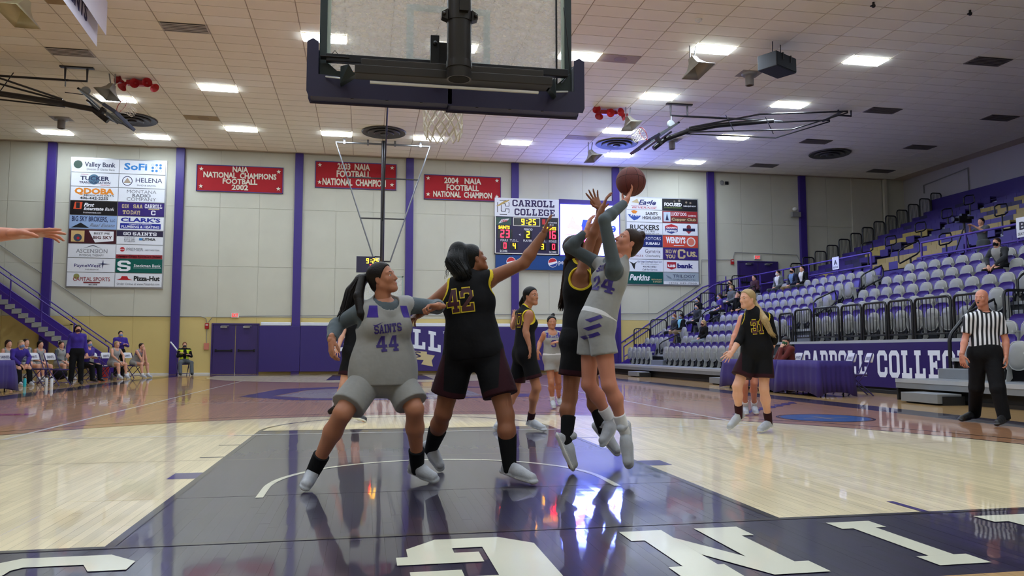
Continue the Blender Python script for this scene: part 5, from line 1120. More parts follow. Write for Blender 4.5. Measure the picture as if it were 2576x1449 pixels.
def make_fold():     # faces +y local, seat at .45
    t = thing('folding_chair', 'chair', 'chair', (0, 0, 0), 'team folding chairs')
    for s in (-1, 1):
        mk('leg', MB().tube([(s*.23, -.28, .92), (s*.23, -.12, .5), (s*.23, .26, 0)], .014, 6), m_fm, t, smooth=True, local=True)
        mk('leg', MB().tube([(s*.2, .18, .45), (s*.2, -.28, 0)], .014, 6), m_fm, t, smooth=True, local=True)
    mk('seat', MB().box((-.2, -.18, .43), (.2, .22, .47)), m_seatp, t, local=True, bevel=.012)
    mk('crossbar', MB().tube([(-.23, .2, .08), (.23, .2, .08)], .01, 6).tube([(-.2, -.24, .06), (.2, -.24, .06)], .01, 6), m_fm, t, local=True)
    R_ = [(x, -.24-.28*(z-.66)*.9, z) for x, z in rr_outline(.44, .20, .09, .03, .72)]
    bk = mk('back_pad', MB().prism([(x, y-.02, z) for x, y, z in R_], (0, .04, .01)), m_whp, t, local=True, smooth=True)
    b = MB(); ru = nrm(V(0, -.27, 1)); text_mb(b, 'SAINTS', (0, -.237-.25*(.77-.66), .77), V(-1, 0, 0), ru, .075, .26, .012, .026, 'C'); mk('lettering', b, ink((46, 36, 90)), bk, local=True)
    b = MB(); text_mb(b, 'SAINTS', (0, -.262-.252*(.77-.66), .77), V(1, 0, 0), ru, .075, .26, .012, .004, 'C'); mk('lettering', b, ink((46, 36, 90)), bk, local=True)
    return t
fc0 = make_fold(); fused = False
def fold_at(x, y, a, lb):
    global fused
    if not fused: fused = True; fc0.location = (x, y, 0); fc0.rotation_euler = (0, 0, a); fc0['label'] = lb; return
    dup(fc0, (x, y, 0), a, lb)
fold_at(10.1, 11.35, 1.25, 'white-backed folding chair at the right end of the scorers table')
fold_at(10.15, 12.05, 1.35, 'white-backed folding chair behind the scorers table, second from the right')
fold_at(10.25, 14.4, 1.5, 'white-backed folding chair under the official with the green bandana')
# ---------------- implicit surface modeller ----------------
class Fld:
    def __init__(s, h): s.h = h; s.p = []
    def cap(s, a, b, ra, rb, k=.02, fl=None, clip=None):
        s.p.append(('cap', np.array(a, float), np.array(b, float), ra, rb, k, fl, clip)); return s
    def ell(s, c, r, R=None, k=.02): s.p.append(('ell', np.array(c, float), np.array(r, float), np.eye(3) if R is None else R, k)); return s
    def sub(s, c, r, R=None, k=.01):
        r = np.array(r, float)*np.ones(3); s.p.append(('sub', np.array(c, float), r, np.eye(3) if R is None else R, k)); return s
    def subcap(s, a, b, ra, rb): s.p.append(('subcap', np.array(a, float), np.array(b, float), ra, rb)); return s
    def cut(s, o, n): s.p.append(('cut', np.array(o, float), nrm(n))); return s
    @staticmethod
    def d_cap(Q, a, b, ra, rb, fl):
        ab = b-a; L = ab@ab+1e-12; t = np.clip(((Q-a)@ab)/L, 0, 1); q = Q-a-t[..., None]*ab; r = ra+(rb-ra)*t
        if fl is not None:
            w, sc = fl; q = q+(q@w)[..., None]*w*(1/sc-1); return (np.sqrt((q*q).sum(-1))-r)*min(1, sc*1.15)
        return np.sqrt((q*q).sum(-1))-r
    @staticmethod
    def d_ell(Q, c, r, R):
        q = (Q-c)@R; k0 = np.sqrt(((q/r)**2).sum(-1)); k1 = np.sqrt(((q/(r*r))**2).sum(-1))+1e-9; return k0*(k0-1)/k1
    def mesh(s):
        h = s.h; lo = np.full(3, 1e9); hi = -lo
        for p in s.p:
            if p[0] == 'cap': R = max(p[3], p[4])*(max(1, p[6][1]) if p[6] is not None else 1); a, b = np.minimum(p[1], p[2])-R, np.maximum(p[1], p[2])+R
            elif p[0] == 'ell': R = p[2].max(); a, b = p[1]-R, p[1]+R
            else: continue
            lo = np.minimum(lo, a); hi = np.maximum(hi, b)
        lo -= 3*h; hi += 3*h; n = np.ceil((hi-lo)/h).astype(int)+1
        F = np.full(n, 1., np.float32); ax = [lo[i]+h*np.arange(n[i]) for i in range(3)]
        for p in s.p:
            if p[0] == 'cut':
                o, nn = p[1], p[2]; D = ((ax[0]-o[0])*nn[0])[:, None, None]+((ax[1]-o[1])*nn[1])[None, :, None]+((ax[2]-o[2])*nn[2])[None, None, :]
                F = np.maximum(F, D.astype(np.float32)); continue
            if p[0] in ('cap', 'subcap'): R = max(p[3], p[4])*(max(1, p[6][1]) if p[0] == 'cap' and p[6] is not None else 1); a, b = np.minimum(p[1], p[2])-R, np.maximum(p[1], p[2])+R
            else: R = p[2].max(); a, b = p[1]-R, p[1]+R
            k = p[5] if p[0] == 'cap' else p[4] if p[0] in ('ell', 'sub') else 0.
            m = k+2.5*h; i0 = np.maximum(0, ((a-m-lo)/h).astype(int)); i1 = np.minimum(n, ((b+m-lo)/h).astype(int)+2)
            if (i1 <= i0).any(): continue
            sl = tuple(slice(i0[i], i1[i]) for i in range(3))
            Q = np.stack(np.meshgrid(*[ax[i][sl[i]] for i in range(3)], indexing='ij'), -1)
            if p[0] in ('cap', 'subcap'):
                D = Fld.d_cap(Q, p[1], p[2], p[3], p[4], p[6] if p[0] == 'cap' else None)
                if p[0] == 'cap' and p[7] is not None:
                    for (o, nn) in p[7]: D = np.maximum(D, (Q-o)@nn)
            else: D = Fld.d_ell(Q, p[1], p[2], p[3])
            D = D.astype(np.float32); f = F[sl]
            if p[0] in ('sub', 'subcap'): F[sl] = np.maximum(f, -D)
            else:
                if k > 0: hh = np.maximum(k-np.abs(f-D), 0)/k; F[sl] = np.minimum(f, D)-hh*hh*k*.25
                else: F[sl] = np.minimum(f, D)
        return surf_net(F, lo, h)
def surf_net(F, lo, h):
    I = F < 0; n = F.shape
    c = [I[a:n[0]-1+a, b:n[1]-1+b, d:n[2]-1+d] for a in (0, 1) for b in (0, 1) for d in (0, 1)]
    an = c[0].copy(); al = c[0].copy()
    for q in c[1:]: an |= q; al &= q
    act = an & ~al; idx = np.argwhere(act)
    if len(idx) == 0: return np.zeros((0, 3)), np.zeros((0, 4), int)
    ids = np.full(act.shape, -1, np.int32); ids[act] = np.arange(len(idx))
    val = {}
    for a in (0, 1):
        for b in (0, 1):
            for d in (0, 1): val[(a, b, d)] = F[idx[:, 0]+a, idx[:, 1]+b, idx[:, 2]+d]
    acc = np.zeros((len(idx), 3)); cnt = np.zeros(len(idx))
    for axis in range(3):
        o = [i for i in range(3) if i != axis]
        for a in (0, 1):
            for b in (0, 1):
                p0 = [0, 0, 0]; p0[o[0]] = a; p0[o[1]] = b; p1 = list(p0); p1[axis] = 1
                v0, v1 = val[tuple(p0)], val[tuple(p1)]; m = (v0 < 0) != (v1 < 0); t = np.where(m, v0/(v0-v1+1e-12), 0)
                pt = np.zeros((len(idx), 3)); pt[:, o[0]] = a; pt[:, o[1]] = b; pt[:, axis] = t
                acc += pt*m[:, None]; cnt += m
    v = lo+h*(idx+acc/cnt[:, None]); faces = []
    for axis in range(3):
        u, w_ = (axis+1) % 3, (axis+2) % 3
        s0 = [slice(1, n[i]-1) for i in range(3)]; s0[axis] = slice(0, n[axis]-1); s1 = list(s0); s1[axis] = slice(1, n[axis])
        A = I[tuple(s0)]; B = I[tuple(s1)]; off = np.array([0 if i == axis else 1 for i in range(3)])
        for flip, mm in ((0, A & ~B), (1, B & ~A)):
            e = np.argwhere(mm)+off
            if len(e) == 0: continue
            q = []
            for du, dw in ((0, 0), (1, 0), (1, 1), (0, 1)):
                g = e.copy(); g[:, u] -= du; g[:, w_] -= dw; q.append(ids[g[:, 0], g[:, 1], g[:, 2]])
            q = np.stack(q, 1)
            if flip: q = q[:, ::-1]
            faces.append(q)
    f = np.concatenate(faces); return v, f[(f >= 0).all(1)]
def fobj(name, fields, mats, parent, matfn=None, smooth_it=1):
    if not isinstance(fields, (list, tuple)): fields = [fields]
    vs, fs, o = [], [], 0
    for F in fields:
        v, f = F.mesh()
        for _ in range(smooth_it):      # light relaxation
            if len(v) == 0: break
            s_ = np.zeros_like(v); c_ = np.zeros(len(v))
            for a in range(4):
                e0, e1 = f[:, a], f[:, (a+1) % 4]; np.add.at(s_, e0, v[e1]); np.add.at(c_, e0, 1)
            v = v*.5+.5*s_/np.maximum(c_, 1)[:, None]
        vs.append(v); fs.append(f+o); o += len(v)
    v = np.concatenate(vs); f = np.concatenate(fs)
    me = bpy.data.meshes.new(name); org = WORG.get(parent.name, np.zeros(3)) if parent is not None else 0
    me.vertices.add(len(v)); me.vertices.foreach_set('co', (v-org).astype(np.float32).ravel())
    me.loops.add(len(f)*4); me.loops.foreach_set('vertex_index', f.astype(np.int32).ravel())
    me.polygons.add(len(f)); me.polygons.foreach_set('loop_start', (np.arange(len(f))*4).astype(np.int32)); me.polygons.foreach_set('loop_total', np.full(len(f), 4, np.int32))
    if not isinstance(mats, (list, tuple)): mats = [mats]
    for m in mats: me.materials.append(m)
    if matfn is not None:
        c = v[f].mean(1); me.polygons.foreach_set('material_index', matfn(c).astype(np.int32))
    me.polygons.foreach_set('use_smooth', np.ones(len(f), bool)); me.update(); me.validate()
    ob = bpy.data.objects.new(name, me); COL.objects.link(ob)
    if parent is not None: ob.parent = parent; WORG[ob.name] = org
    return ob, v, f
# ---------------- people ----------------
def skin(n, c): return mat('skin_'+n, c, .5, var=.06, vscale=14, sss=.12, spec=.4)
SK = {'fair': skin('fair', (214, 160, 134)), 'mid': skin('mid', (178, 120, 92)), 'tan': skin('tan', (146, 94, 68)), 'rosy': skin('rosy', (200, 134, 110)), 'brown': skin('brown', (110, 72, 54))}
LIP = {k: mat('lip_'+k, c, .4) for k, c in (('fair', (190, 105, 100)), ('mid', (150, 80, 75)), ('tan', (122, 66, 60)), ('rosy', (176, 92, 88)), ('brown', (90, 52, 46)))}
HAIR = {k: mat('hair_'+k, c, .5, var=.35, vscale=40, bump=.25, bscale=90, spec=.25) for k, c in (('black', (8, 7, 8)), ('dark', (20, 14, 13)), ('brown', (48, 31, 24)), ('blonde', (168, 142, 100)), ('grey', (130, 126, 122)), ('ginger', (120, 72, 44)))}
def fab(n, c, **k): return mat('fabric_'+n, c, .85, var=.08, vscale=9, sheen=0 if sum(c) < 120 else .12, bump=.75, bscale=11, spec=.25, **k)
FB = {'grey': fab('grey_jersey', (150, 150, 148)), 'slate': fab('slate_undershirt', (84, 94, 100)), 'black': fab('black_jersey', (11, 10, 14)), 'maroon': fab('maroon', (48, 14, 24)), 'yellow': fab('yellow_trim', (222, 196, 44)),
      'purple': fab('purple', (62, 44, 140)), 'navy': fab('navy', (30, 34, 60)), 'white': fab('white', (222, 222, 224)), 'charcoal': fab('charcoal', (52, 54, 58)), 'black2': fab('black_cloth', (15, 15, 18)), 'khaki': fab('khaki', (120, 100, 72)), 'greytr': fab('grey_trousers', (84, 88, 92)),
      'hivis': fab('hi_vis', (205, 225, 50)), 'red': fab('dark_red', (98, 38, 34)), 'green': fab('green', (42, 92, 58)), 'blue': fab('blue', (110, 140, 185)), 'lightblue': fab('light_blue', (120, 190, 205)), 'jeans': fab('pale_jeans', (120, 130, 138)), 'maskblue': fab('mask_blue', (120, 140, 180)), 'grey2': fab('grey_blazer', (98, 102, 104)), 'shoe': mat('shoe_white', (172, 175, 182), .6, var=.16, vscale=16, bump=.15, bscale=60), 'sole': mat('shoe_sole_white', (235, 235, 232), .45), 'shoeblk': mat('shoe_black', (22, 22, 24), .5), 'plum': fab('plum', (66, 34, 44))}
m_eye = mat('eye_white', (220, 214, 208), .2); m_iris = mat('iris_dark', (36, 22, 16), .15)
def frame(f, u):
    f = nrm(f); u = nrm(np.array(u, float)-f*(np.array(u, float)@f)); r = np.cross(f, u); return f, u, r
def two_tone(a, b):
    k = 'two_tone_%s_%s' % (a.name, b.name)
    if k in MATS: return MATS[k]
    m = a.copy(); m.name = k; nt = m.node_tree; bs = nt.nodes['Principled BSDF']; src = bs.inputs['Base Color'].links[0].from_socket
    at = nt.nodes.new('ShaderNodeAttribute'); at.attribute_name = 'td'; lt = nt.nodes.new('ShaderNodeMath'); lt.operation = 'LESS_THAN'; lt.inputs[1].default_value = 0
    nt.links.new(at.outputs['Fac'], lt.inputs[0]); mx = nt.nodes.new('ShaderNodeMix'); mx.data_type = 'RGBA'; bb = b.node_tree.nodes['Principled BSDF'].inputs['Base Color']
    mixn = bb.links[0].from_node; mx.inputs[7].default_value = mixn.inputs[6].default_value; nt.links.new(lt.outputs[0], mx.inputs[0]); nt.links.new(src, mx.inputs[6]); nt.links.new(mx.outputs[2], bs.inputs['Base Color'])
    MATS[k] = m; return m
def set_attr(ob, name, arr):
    at = ob.data.attributes.new(name, 'FLOAT', 'POINT'); at.data.foreach_set('value', np.asarray(arr, np.float32))
def stripes_mat():
    m = bpy.data.materials.new('referee_stripes'); m.use_nodes = True; nt = m.node_tree; N = nt.nodes; L = nt.links; b = N['Principled BSDF']; b.inputs['Roughness'].default_value = .85
    a = N.new('ShaderNodeAttribute'); a.attribute_name = 'stripe'
    mm = N.new('ShaderNodeMath'); mm.operation = 'MULTIPLY'; mm.inputs[1].default_value = 1/.052; L.new(a.outputs['Fac'], mm.inputs[0])
    fr = N.new('ShaderNodeMath'); fr.operation = 'FRACT'; L.new(mm.outputs[0], fr.inputs[0]); g = N.new('ShaderNodeMath'); g.operation = 'GREATER_THAN'; g.inputs[1].default_value = .5; L.new(fr.outputs[0], g.inputs[0])
    mx = N.new('ShaderNodeMix'); mx.data_type = 'RGBA'; mx.inputs[6].default_value = lin((24, 24, 30))+(1,); mx.inputs[7].default_value = lin((225, 225, 230))+(1,); L.new(g.outputs[0], mx.inputs[0]); L.new(mx.outputs[2], b.inputs['Base Color']); return m
class Person:
    """J: joints as 3-vectors. L/R anatomical."""
    def __init__(s, label, J, H=1.75, sk='fair', bulk=1., hf=(0, -1, 0), hu=(0, 0, 1), front=None, female=True, group=None, q=1, name='person', fitc=1.):
        s.J = J; s.H = H; s.s = H/1.75; s.b = bulk; s.sk = sk; s.q = q; s.female = female
        mid = (J['hipL']+J['hipR'])/2; lo = min(J['anL'][2], J['anR'][2])
        s.t = thing(name, label, 'person', (mid[0], mid[1], max(0, lo-.1)), group)
        s.up = nrm(J['neck']-mid); rr = nrm((J['shR']-J['shL'])); s.rt = nrm(rr-s.up*(rr@s.up)); s.fr = np.cross(s.up, s.rt)
        pr = J['hipR']-J['hipL']; s.prt = nrm(pr); s.pfr = nrm(np.cross(V(0, 0, 1) if abs(s.up[2]) > .5 else s.up, s.prt))
        s.hf, s.hu, s.hr = frame(hf, hu); s.hc = J['head']; s.mid = mid; s.h = {0: .022, 1: .0108, 2: .0092}[q]; s.hc2 = {0: .022, 1: .0098, 2: .0058}[q]; s.hairm = HAIR['dark']
    def torso(s, F, e=0., k=.05, top=True, lower=True):
        J, q, b = s.J, s.s, s.b; R = np.array([s.rt, s.fr, s.up]).T; Rp = np.array([s.prt, s.pfr, np.cross(s.prt, s.pfr)]).T
        L = np.linalg.norm(J['neck']-s.mid); c = lambda f: s.mid+(J['neck']-s.mid)*f
        if lower:
            F.ell(c(.02), V(.165*b**.5, .112*b**.6, .12*b**.5)*q+e, Rp, k)
            for sd in (J['hipL'], J['hipR']): F.ell(s.mid+(sd-s.mid)*.85-s.pfr*.03*q, V(.082, .088, .10)*q*b**.6+e, Rp, k)
        F.ell(c(.36), (.128*b*q+e, .095*b*q+e, .16*q+e), R, k)
        F.ell(c(.66), (.148*b*q**1+e, .105*b*q+e, .175*q+e), R, k)
        if s.female:
            for sg in (-1, 1): F.ell(c(.68)+s.rt*sg*.068*q*b+s.fr*.075*q*b, V(.058, .05, .058)*q*b+e, R, .04)
        else: F.ell(c(.74)+s.fr*.03, V(.15, .085, .09)*q*b+e, R, .05)
        if top:
            for sh in ('shL', 'shR'): F.cap(J['neck']-s.up*.05*q, J[sh]-s.up*.01, .055*q*b+e, .05*q*b+e, k, (s.fr, 1.2))
            F.cap(c(.86), J['neck']+(s.hc-J['neck'])*.15, .075*q*b+e, .052*q+e, .04)
    def arm(s, F, side, e=0., t1=2., k=.02, r0=1.):
        J, q = s.J, s.s*(1+(s.b-1)*.7); a, b, c = J['sh'+side], J['el'+side], J['wr'+side]
        if t1 <= 1:
            m = a+(b-a)*t1; F.cap(a, m, .051*q*r0+e, (.051-.012*t1)*q+e*1.2, k, None, [(m, nrm(b-a))]); return m
        F.cap(a, b, .051*q*r0+e, .037*q+e, k)
        m = b+(c-b)*.28; end = b+(c-b)*(t1-1)
        F.cap(b, m, .037*q+e, .040*q+e, k)
        if t1 >= 2: F.cap(m, c, .040*q+e, .025*q+e, k)
        else: F.cap(m, end, .040*q+e, .027*q+e, k, None, [(end, nrm(c-b))])
        return end
    def leg(s, F, side, e=0., k=.03):
        J, q = s.J, s.s*s.b; a, b, c = J['hip'+side], J['kn'+side], J['an'+side]; q2 = s.s*(1+(s.b-1)*.6)
        F.cap(a, b, .086*q+e, .054*q2+e, k); bk = nrm(np.cross(np.cross(b-a, c-b), c-b)) if np.linalg.norm(np.cross(nrm(b-a), nrm(c-b))) > .08 else -s.pfr
        m = b+(c-b)*.3-0*bk; bd = -s.pfr*.014
        F.cap(b, m+bd, .053*q2+e, .056*q2+e, k); F.cap(m+bd, b+(c-b)*.75, .055*q2+e, .036*q2+e, k); F.cap(b+(c-b)*.75, c, .037*q2+e, .034*q2+e, k)
    def head(s, h=None):
        q = s.H/1.75; q = 1+(q-1)*.5; f, u, r, c = s.hf, s.hu, s.hr, s.hc; R = np.array([r, f, u]).T
        F = Fld(h or {0: .0125, 1: .0062, 2: .0045}[s.q]); P_ = lambda a, b, d: c+(r*a+f*b+u*d)*q
        F.ell(P_(0, -.012, .03), V(.073, .093, .084)*q, R, .01); F.ell(P_(0, .024, -.022), V(.060, .068, .082)*q, R, .02)
        F.cap(P_(-.012, .066, -.094), P_(.012, .066, -.094), .021*q, .021*q, .022)
        for sg in (-1, 1):
            F.cap(P_(0, .056, -.088), P_(sg*.052, -.004, -.05), .022*q, .018*q, .025)
            F.cap(P_(sg*.014, .083, .022), P_(sg*.045, .066, .022), .009*q, .008*q, .012)
            F.ell(P_(sg*.036, .058, -.024), V(.022, .018, .022)*q, R, .02)
        for sg in (-1, 1): F.sub(P_(sg*.031, .096, .0), .0135*q, None, .01); F.ell(P_(sg*.031, .0700, .0072), V(.0150, .0140, .0088)*q, R, .004); F.ell(P_(sg*.031, .0690, -.0092), V(.0145, .0130, .0068)*q, R, .004)
        F.cap(P_(0, .084, .008), P_(0, .103, -.030), .0075*q, .0115*q, .012)
        for sg in (-1, 1): F.ell(P_(sg*.011, .092, -.034), V(.008, .009, .007)*q, R, .006)
        F.cap(P_(-.014, .083, -.058), P_(.014, .083, -.058), .0085*q, .0085*q, .01); F.cap(P_(-.01, .081, -.07), P_(.01, .081, -.07), .008*q, .008*q, .01)
        for sg in (-1, 1):
            F.ell(P_(sg*.074, -.006, -.008), V(.007, .018, .030)*q, R, .008)
            F.sub(P_(sg*.081, -.002, -.004), V(.004, .009, .017)*q, R)
        F.cap(P_(0, -.02, -.05), s.J['neck']-s.up*.03, .056*q if s.female else .062*q, (.052 if s.female else .062)*q*(1+(s.b-1)*.5), .03)
        return F
    def face(s, mask=None, eyes=True):
        q = s.H/1.75; q = 1+(q-1)*.5; f, u, r, c = s.hf, s.hu, s.hr, s.hc; R = np.array([r, f, u]).T; P_ = lambda a, b, d: c+(r*a+f*b+u*d)*q
        if eyes:
            for sg in (-1, 1):
                e = mk('eye', MB().sph(P_(sg*.031, .0712, .0), .0128*q, 12, 8), m_eye, s.t, smooth='all'); mk('iris', MB().sph(P_(sg*.031, .0790, .0), .0068*q, 10, 6), m_iris, e, smooth='all')
                if s.q: mk('eyebrow', MB().tube([P_(sg*.015, .0905, .0235), P_(sg*.032, .0815, .0275), P_(sg*.047, .0690, .0235)], [.0022*q, .0026*q, .001*q] if s.female else [.002*q, .0022*q, .001*q], 6), s.hairm, s.t, smooth='all')
        if not mask:
            mk('lips', MB().tube([P_(-.022, .082, -.063), P_(-.008, .0905, -.059), P_(0, .0905, -.061), P_(.008, .0905, -.059), P_(.022, .082, -.063)], [.0015, .0042*q, .004*q, .0042*q, .0015], 7).tube([P_(-.018, .082, -.066), P_(0, .0895, -.069), P_(.018, .082, -.066)], [.0015, .0048*q, .0015], 7), LIP[s.sk], s.t, smooth='all')
        else:
            F = Fld(.007 if s.q else .010); F.ell(P_(0, .028, -.045), V(.068, .075, .068)*q, R, .01); F.cap(P_(0, .09, -.02), P_(0, .10, -.05), .017*q, .02*q, .03); F.cut(P_(0, .0, -.008), u-f*.25); F.cut(P_(0, .01, 0), -f)
            fobj('face_mask', F, mask, s.t); mk('ear_loop', MB().tube([P_(.066, .02, -.03), P_(.079, -.01, .0)], .002, 4).tube([P_(-.066, .02, -.03), P_(-.079, -.01, .0)], .002, 4), mask, s.t)
    def hair(s, kind, col='black', tail=None, bun=None, tailr=None):
        s.hairm = HAIR[col]; q = s.H/1.75; q = 1+(q-1)*.5; f, u, r, c = s.hf, s.hu, s.hr, s.hc; R = np.array([r, f, u]).T; P_ = lambda a, b, d: c+(r*a+f*b+u*d)*q
        if kind == 'bald': return
        F = Fld({0: .012, 1: .0075, 2: .006}[s.q]); g = {'short': .009, 'pulled': .007, 'long': .014, 'bushy': .03, 'curly': .022}.get(kind, .008)
        F.ell(P_(0, -.014, .032), V(.075, .095, .086)*q+g, R, .01); F.ell(P_(0, -.050, -.030), V(.058, .050, .062)*q+g*.6, R, .02)
        if kind == 'long':
            for sg in (-1, 1): F.cap(P_(sg*.07, -.02, .02), P_(sg*.075, -.02, -.14), .03, .035, .03)
            F.cap(P_(0, -.07, 0), P_(0, -.075, -.17), .06, .055, .03)
        if kind == 'bushy':
            F.ell(P_(0, -.10, -.01), V(.10, .08, .14)*q, R, .03); F.cap(P_(0, -.12, .05), P_(.0, -.15, -.12), .07, .05, .03)
            for i in range(10): a = i*2.4; F.cap(P_(.05*math.cos(a), -.12+.03*math.sin(a*2), .06*math.sin(a)), P_(.09*math.cos(a), -.17, .12*math.sin(a)-.02), .022, .006, .01)
        th = .085 if kind in ('short',) else .082
        F.cut(P_(0, .068, .078), V(0, 0, 0)+f*.095-u*.062)
        if kind not in ('long', 'bushy'): F.cut(P_(0, -.0, -.035), f*.075-u*.08)
        tk = []
        if tail is not None:
            tr = tailr or [.028]+[.03]*(len(tail)-2)+[.008]
            for i in range(len(tail)-1): F.cap(tail[i], tail[i+1], tr[i], tr[i+1], .012)
            rs = random.Random(5)
            for j in range(5 if s.q else 0):
                o = V(rs.uniform(-1, 1), rs.uniform(-1, 1), rs.uniform(-.3, .3))*.018
                for i in range(len(tail)-1): F.cap(tail[i]+o*(.6+i*.4), tail[i+1]+o*(1+i*.4), tr[i]*.35, tr[i+1]*.4, .004)
        if tail is not None and s.q:
            b = MB(); rs = random.Random(9); N = 120 if s.q == 2 else 24
            for j in range(N):
                an = rs.uniform(0, 6.28); rr_ = rs.uniform(.95, 1.1); pts = []
                for i in range(len(tail)):
                    o = V(math.cos(an+i*.25), math.sin(an+i*.25), rs.uniform(-.2, .2))*tr[i]*rr_; pts.append(np.array(tail[i])+o+(V(rs.uniform(-1, 1), rs.uniform(-1, 1), rs.uniform(-1, .4))*.03 if i == len(tail)-1 else 0))
                sm = []
                for i in range(len(pts)-1):
                    for t_ in (0, .5): sm.append(pts[i]*(1-t_)+pts[i+1]*t_)
                sm.append(pts[-1]); b.tube(sm, [.0035]*(len(sm)-1)+[.0008], 4)
            mk('hair_strands', b, s.hairm, s.t, smooth='all')['kind'] = 'stuff'
        if bun is not None: F.ell(bun, .034*q*V(1, 1, 1), None, .01); F.ell(bun+V(.008, 0, .018), .024*q*V(1, 1, 1), None, .008)
        fobj('hair', F, s.hairm, s.t)
    def hand(s, side, d, n, curl=(.3, .35, .4, .45), spread=.12, thumb=.6, h=None, sc=1.):
        """d: pointing direction, n: palm normal (towards what it holds)"""
        w = s.J['wr'+side]; q = s.s*sc*(.95 if s.female else 1.05); d = nrm(d); n = nrm(np.array(n, float)-d*(np.array(n, float)@d)); sd = np.cross(d, n)*(1 if side == 'R' else -1)  # towards thumb side
        F = Fld(h or {0: .009, 1: .0052, 2: .0038}[s.q])
        P_ = lambda a, b, e: w+(d*a+sd*b+n*e)*q
        F.cap(P_(-.03, 0, 0), P_(.02, 0, 0), .026*q, .027*q, .01, (n, .8)); 
        F.cap(P_(.03, .018, 0), P_(.078, .026, 0), .019*q, .015*q, .014, (n, .75)); F.cap(P_(.03, -.014, 0), P_(.074, -.024, 0), .019*q, .014*q, .014, (n, .75)); F.cap(P_(.03, 0, 0), P_(.08, 0, 0), .019*q, .015*q, .014, (n, .75))
        L = [(.042, .026, .020), (.047, .030, .021), (.044, .027, .020), (.034, .020, .018)]
        for i, (l1, l2, l3) in enumerate(L):
            b = .030-.0195*i; p = P_(.078-.004*(i == 3), b, 0); a = (1.5-i)*spread; dd = nrm(d*math.cos(a)+sd*math.sin(a)); cu = curl[i]; ang = 0; r = (.0092, .0094, .009, .008)[i]*q
            for l, dc, r1 in ((l1, .55, .94), (l2, 1.1, .88), (l3, .8, .74)):
                ang += cu*dc; v = nrm(dd*math.cos(ang)+n*math.sin(ang)); p2 = p+v*l*q; F.cap(p, p2, r, r*r1, .004); p = p2; r *= r1
        p = P_(.012, .026, .006); v = nrm(d*.72+sd*thumb*1.1+n*.35); p2 = p+v*.040*q; F.cap(P_(.0, .012, .004), p, .017*q, .014*q, .01); F.cap(p, p2, .013*q, .0108*q, .008)
        v = nrm(d*.95+sd*thumb*.5+n*.4); p3 = p2+v*.030*q; F.cap(p2, p3, .0108*q, .0098*q, .004); v = nrm(d+n*.5); F.cap(p3, p3+v*.022*q, .0096*q, .0075*q, .004)
        return F
    def foot(s, F, side, toe):
        a = s.J['an'+side]; toe = np.array(toe, float); q = s.s; F.cap(a, a+(toe-a)*.3, .034*q, .034*q, .02); F.cap(a+(toe-a)*.3, toe-(toe-a)*.15, .034*q, .026*q, .02); return F
    def build(s, toes, hands, mask=None, arms=True, bodymat=None):
        F = Fld(s.h); s.torso(F)
        for sd in 'LR': s.arm(F, sd); s.leg(F, sd); s.foot(F, sd, toes[sd])
        fl = [F, s.head()]+[s.hand(sd, *hands[sd][0], **hands[sd][1]) for sd in 'LR' if sd in hands]
        s.toes = toes
        fobj('body', fl, SK[s.sk], s.t); s.face(mask)
    # --- clothing ---
    def jersey(s, m, trim=None, e=.014, neck=.075, sleeve=0., hem=-.02, armr=.078, side=None, name='jersey', neckz=.0, collar=None, loose=False):
        F = Fld(s.hc2); s.torso(F, e, .05); J, q, b = s.J, s.s, s.b
        if not sleeve or s.q: F.ell(s.mid+(J['neck']-s.mid)*.22, (.150*b*q+e*.7, .110*b*q+e*.7, .17*q), np.array([s.rt, s.fr, s.up]).T, .06)
        sm = {}
        for sd in 'LR':
            if sleeve: sm[sd] = s.arm(F, sd, e*.9, sleeve, .02)
        nb = J['neck']+s.fr*.0+s.up*.0; cuts = []
        if loose: F.ell(s.mid+s.up*.03*q, V(.186, .130, .26)*b**.7*q+e+.012, np.array([s.prt, s.pfr, np.cross(s.prt, s.pfr)]).T, .05)
        F.cut(s.mid+s.up*hem*q, -s.up)
        na, nb2 = J['neck']-s.up*(.02+neckz)*q+s.fr*.045*q, J['neck']+s.up*.2*q+s.fr*.06*q
        F.subcap(na, nb2, neck*q, neck*1.15*q); cuts.append((na, nb2, neck*q))
        if not sleeve:
            for sd in 'LR':
                sg = 1 if sd == 'R' else -1; a0 = J['sh'+sd]+s.rt*sg*.035*q-s.up*.035*q; a1 = a0+s.rt*sg*.12*q+s.up*.03; F.subcap(a0, a1, armr*q*b**.5, armr*1.2*q); cuts.append((a0, a1, armr*q*b**.5))
        ob, v, f = fobj(name, F, two_tone(m, trim) if trim else m, s.t, None, 4)
        if trim:
            td = np.full(len(v), 9.)
            for (a, bb, r) in cuts:
                ab = bb-a; t = np.clip(((v-a)@ab)/(ab@ab), 0, 1); td = np.minimum(td, np.linalg.norm(v-a-t[:, None]*ab, axis=1)-r*(1+.15*t)-.018)
            set_attr(ob, 'td', td)
        s.job = (ob, v, f); return ob
    def shirt(s, m, t1=1.96, e=.006, name='undershirt', torso=True, neck=.062, hem=None, cuff=None):
        F = Fld(s.hc2*1.15)
        if torso: s.torso(F, e, .05); F.subcap(s.J['neck']+s.fr*.02*s.s, s.J['neck']+s.up*.2+s.fr*.04, neck*s.s, neck*1.2*s.s)
        if hem is not None: F.cut(s.mid+s.up*hem*s.s, -s.up)
        else: F.cut(s.mid+s.up*.1, -s.up)
        for sd in 'LR': s.arm(F, sd, e, t1)
        ob, v, f = fobj(name, F, m, s.t, None, 3); s.jobs = (ob, v, f); return ob
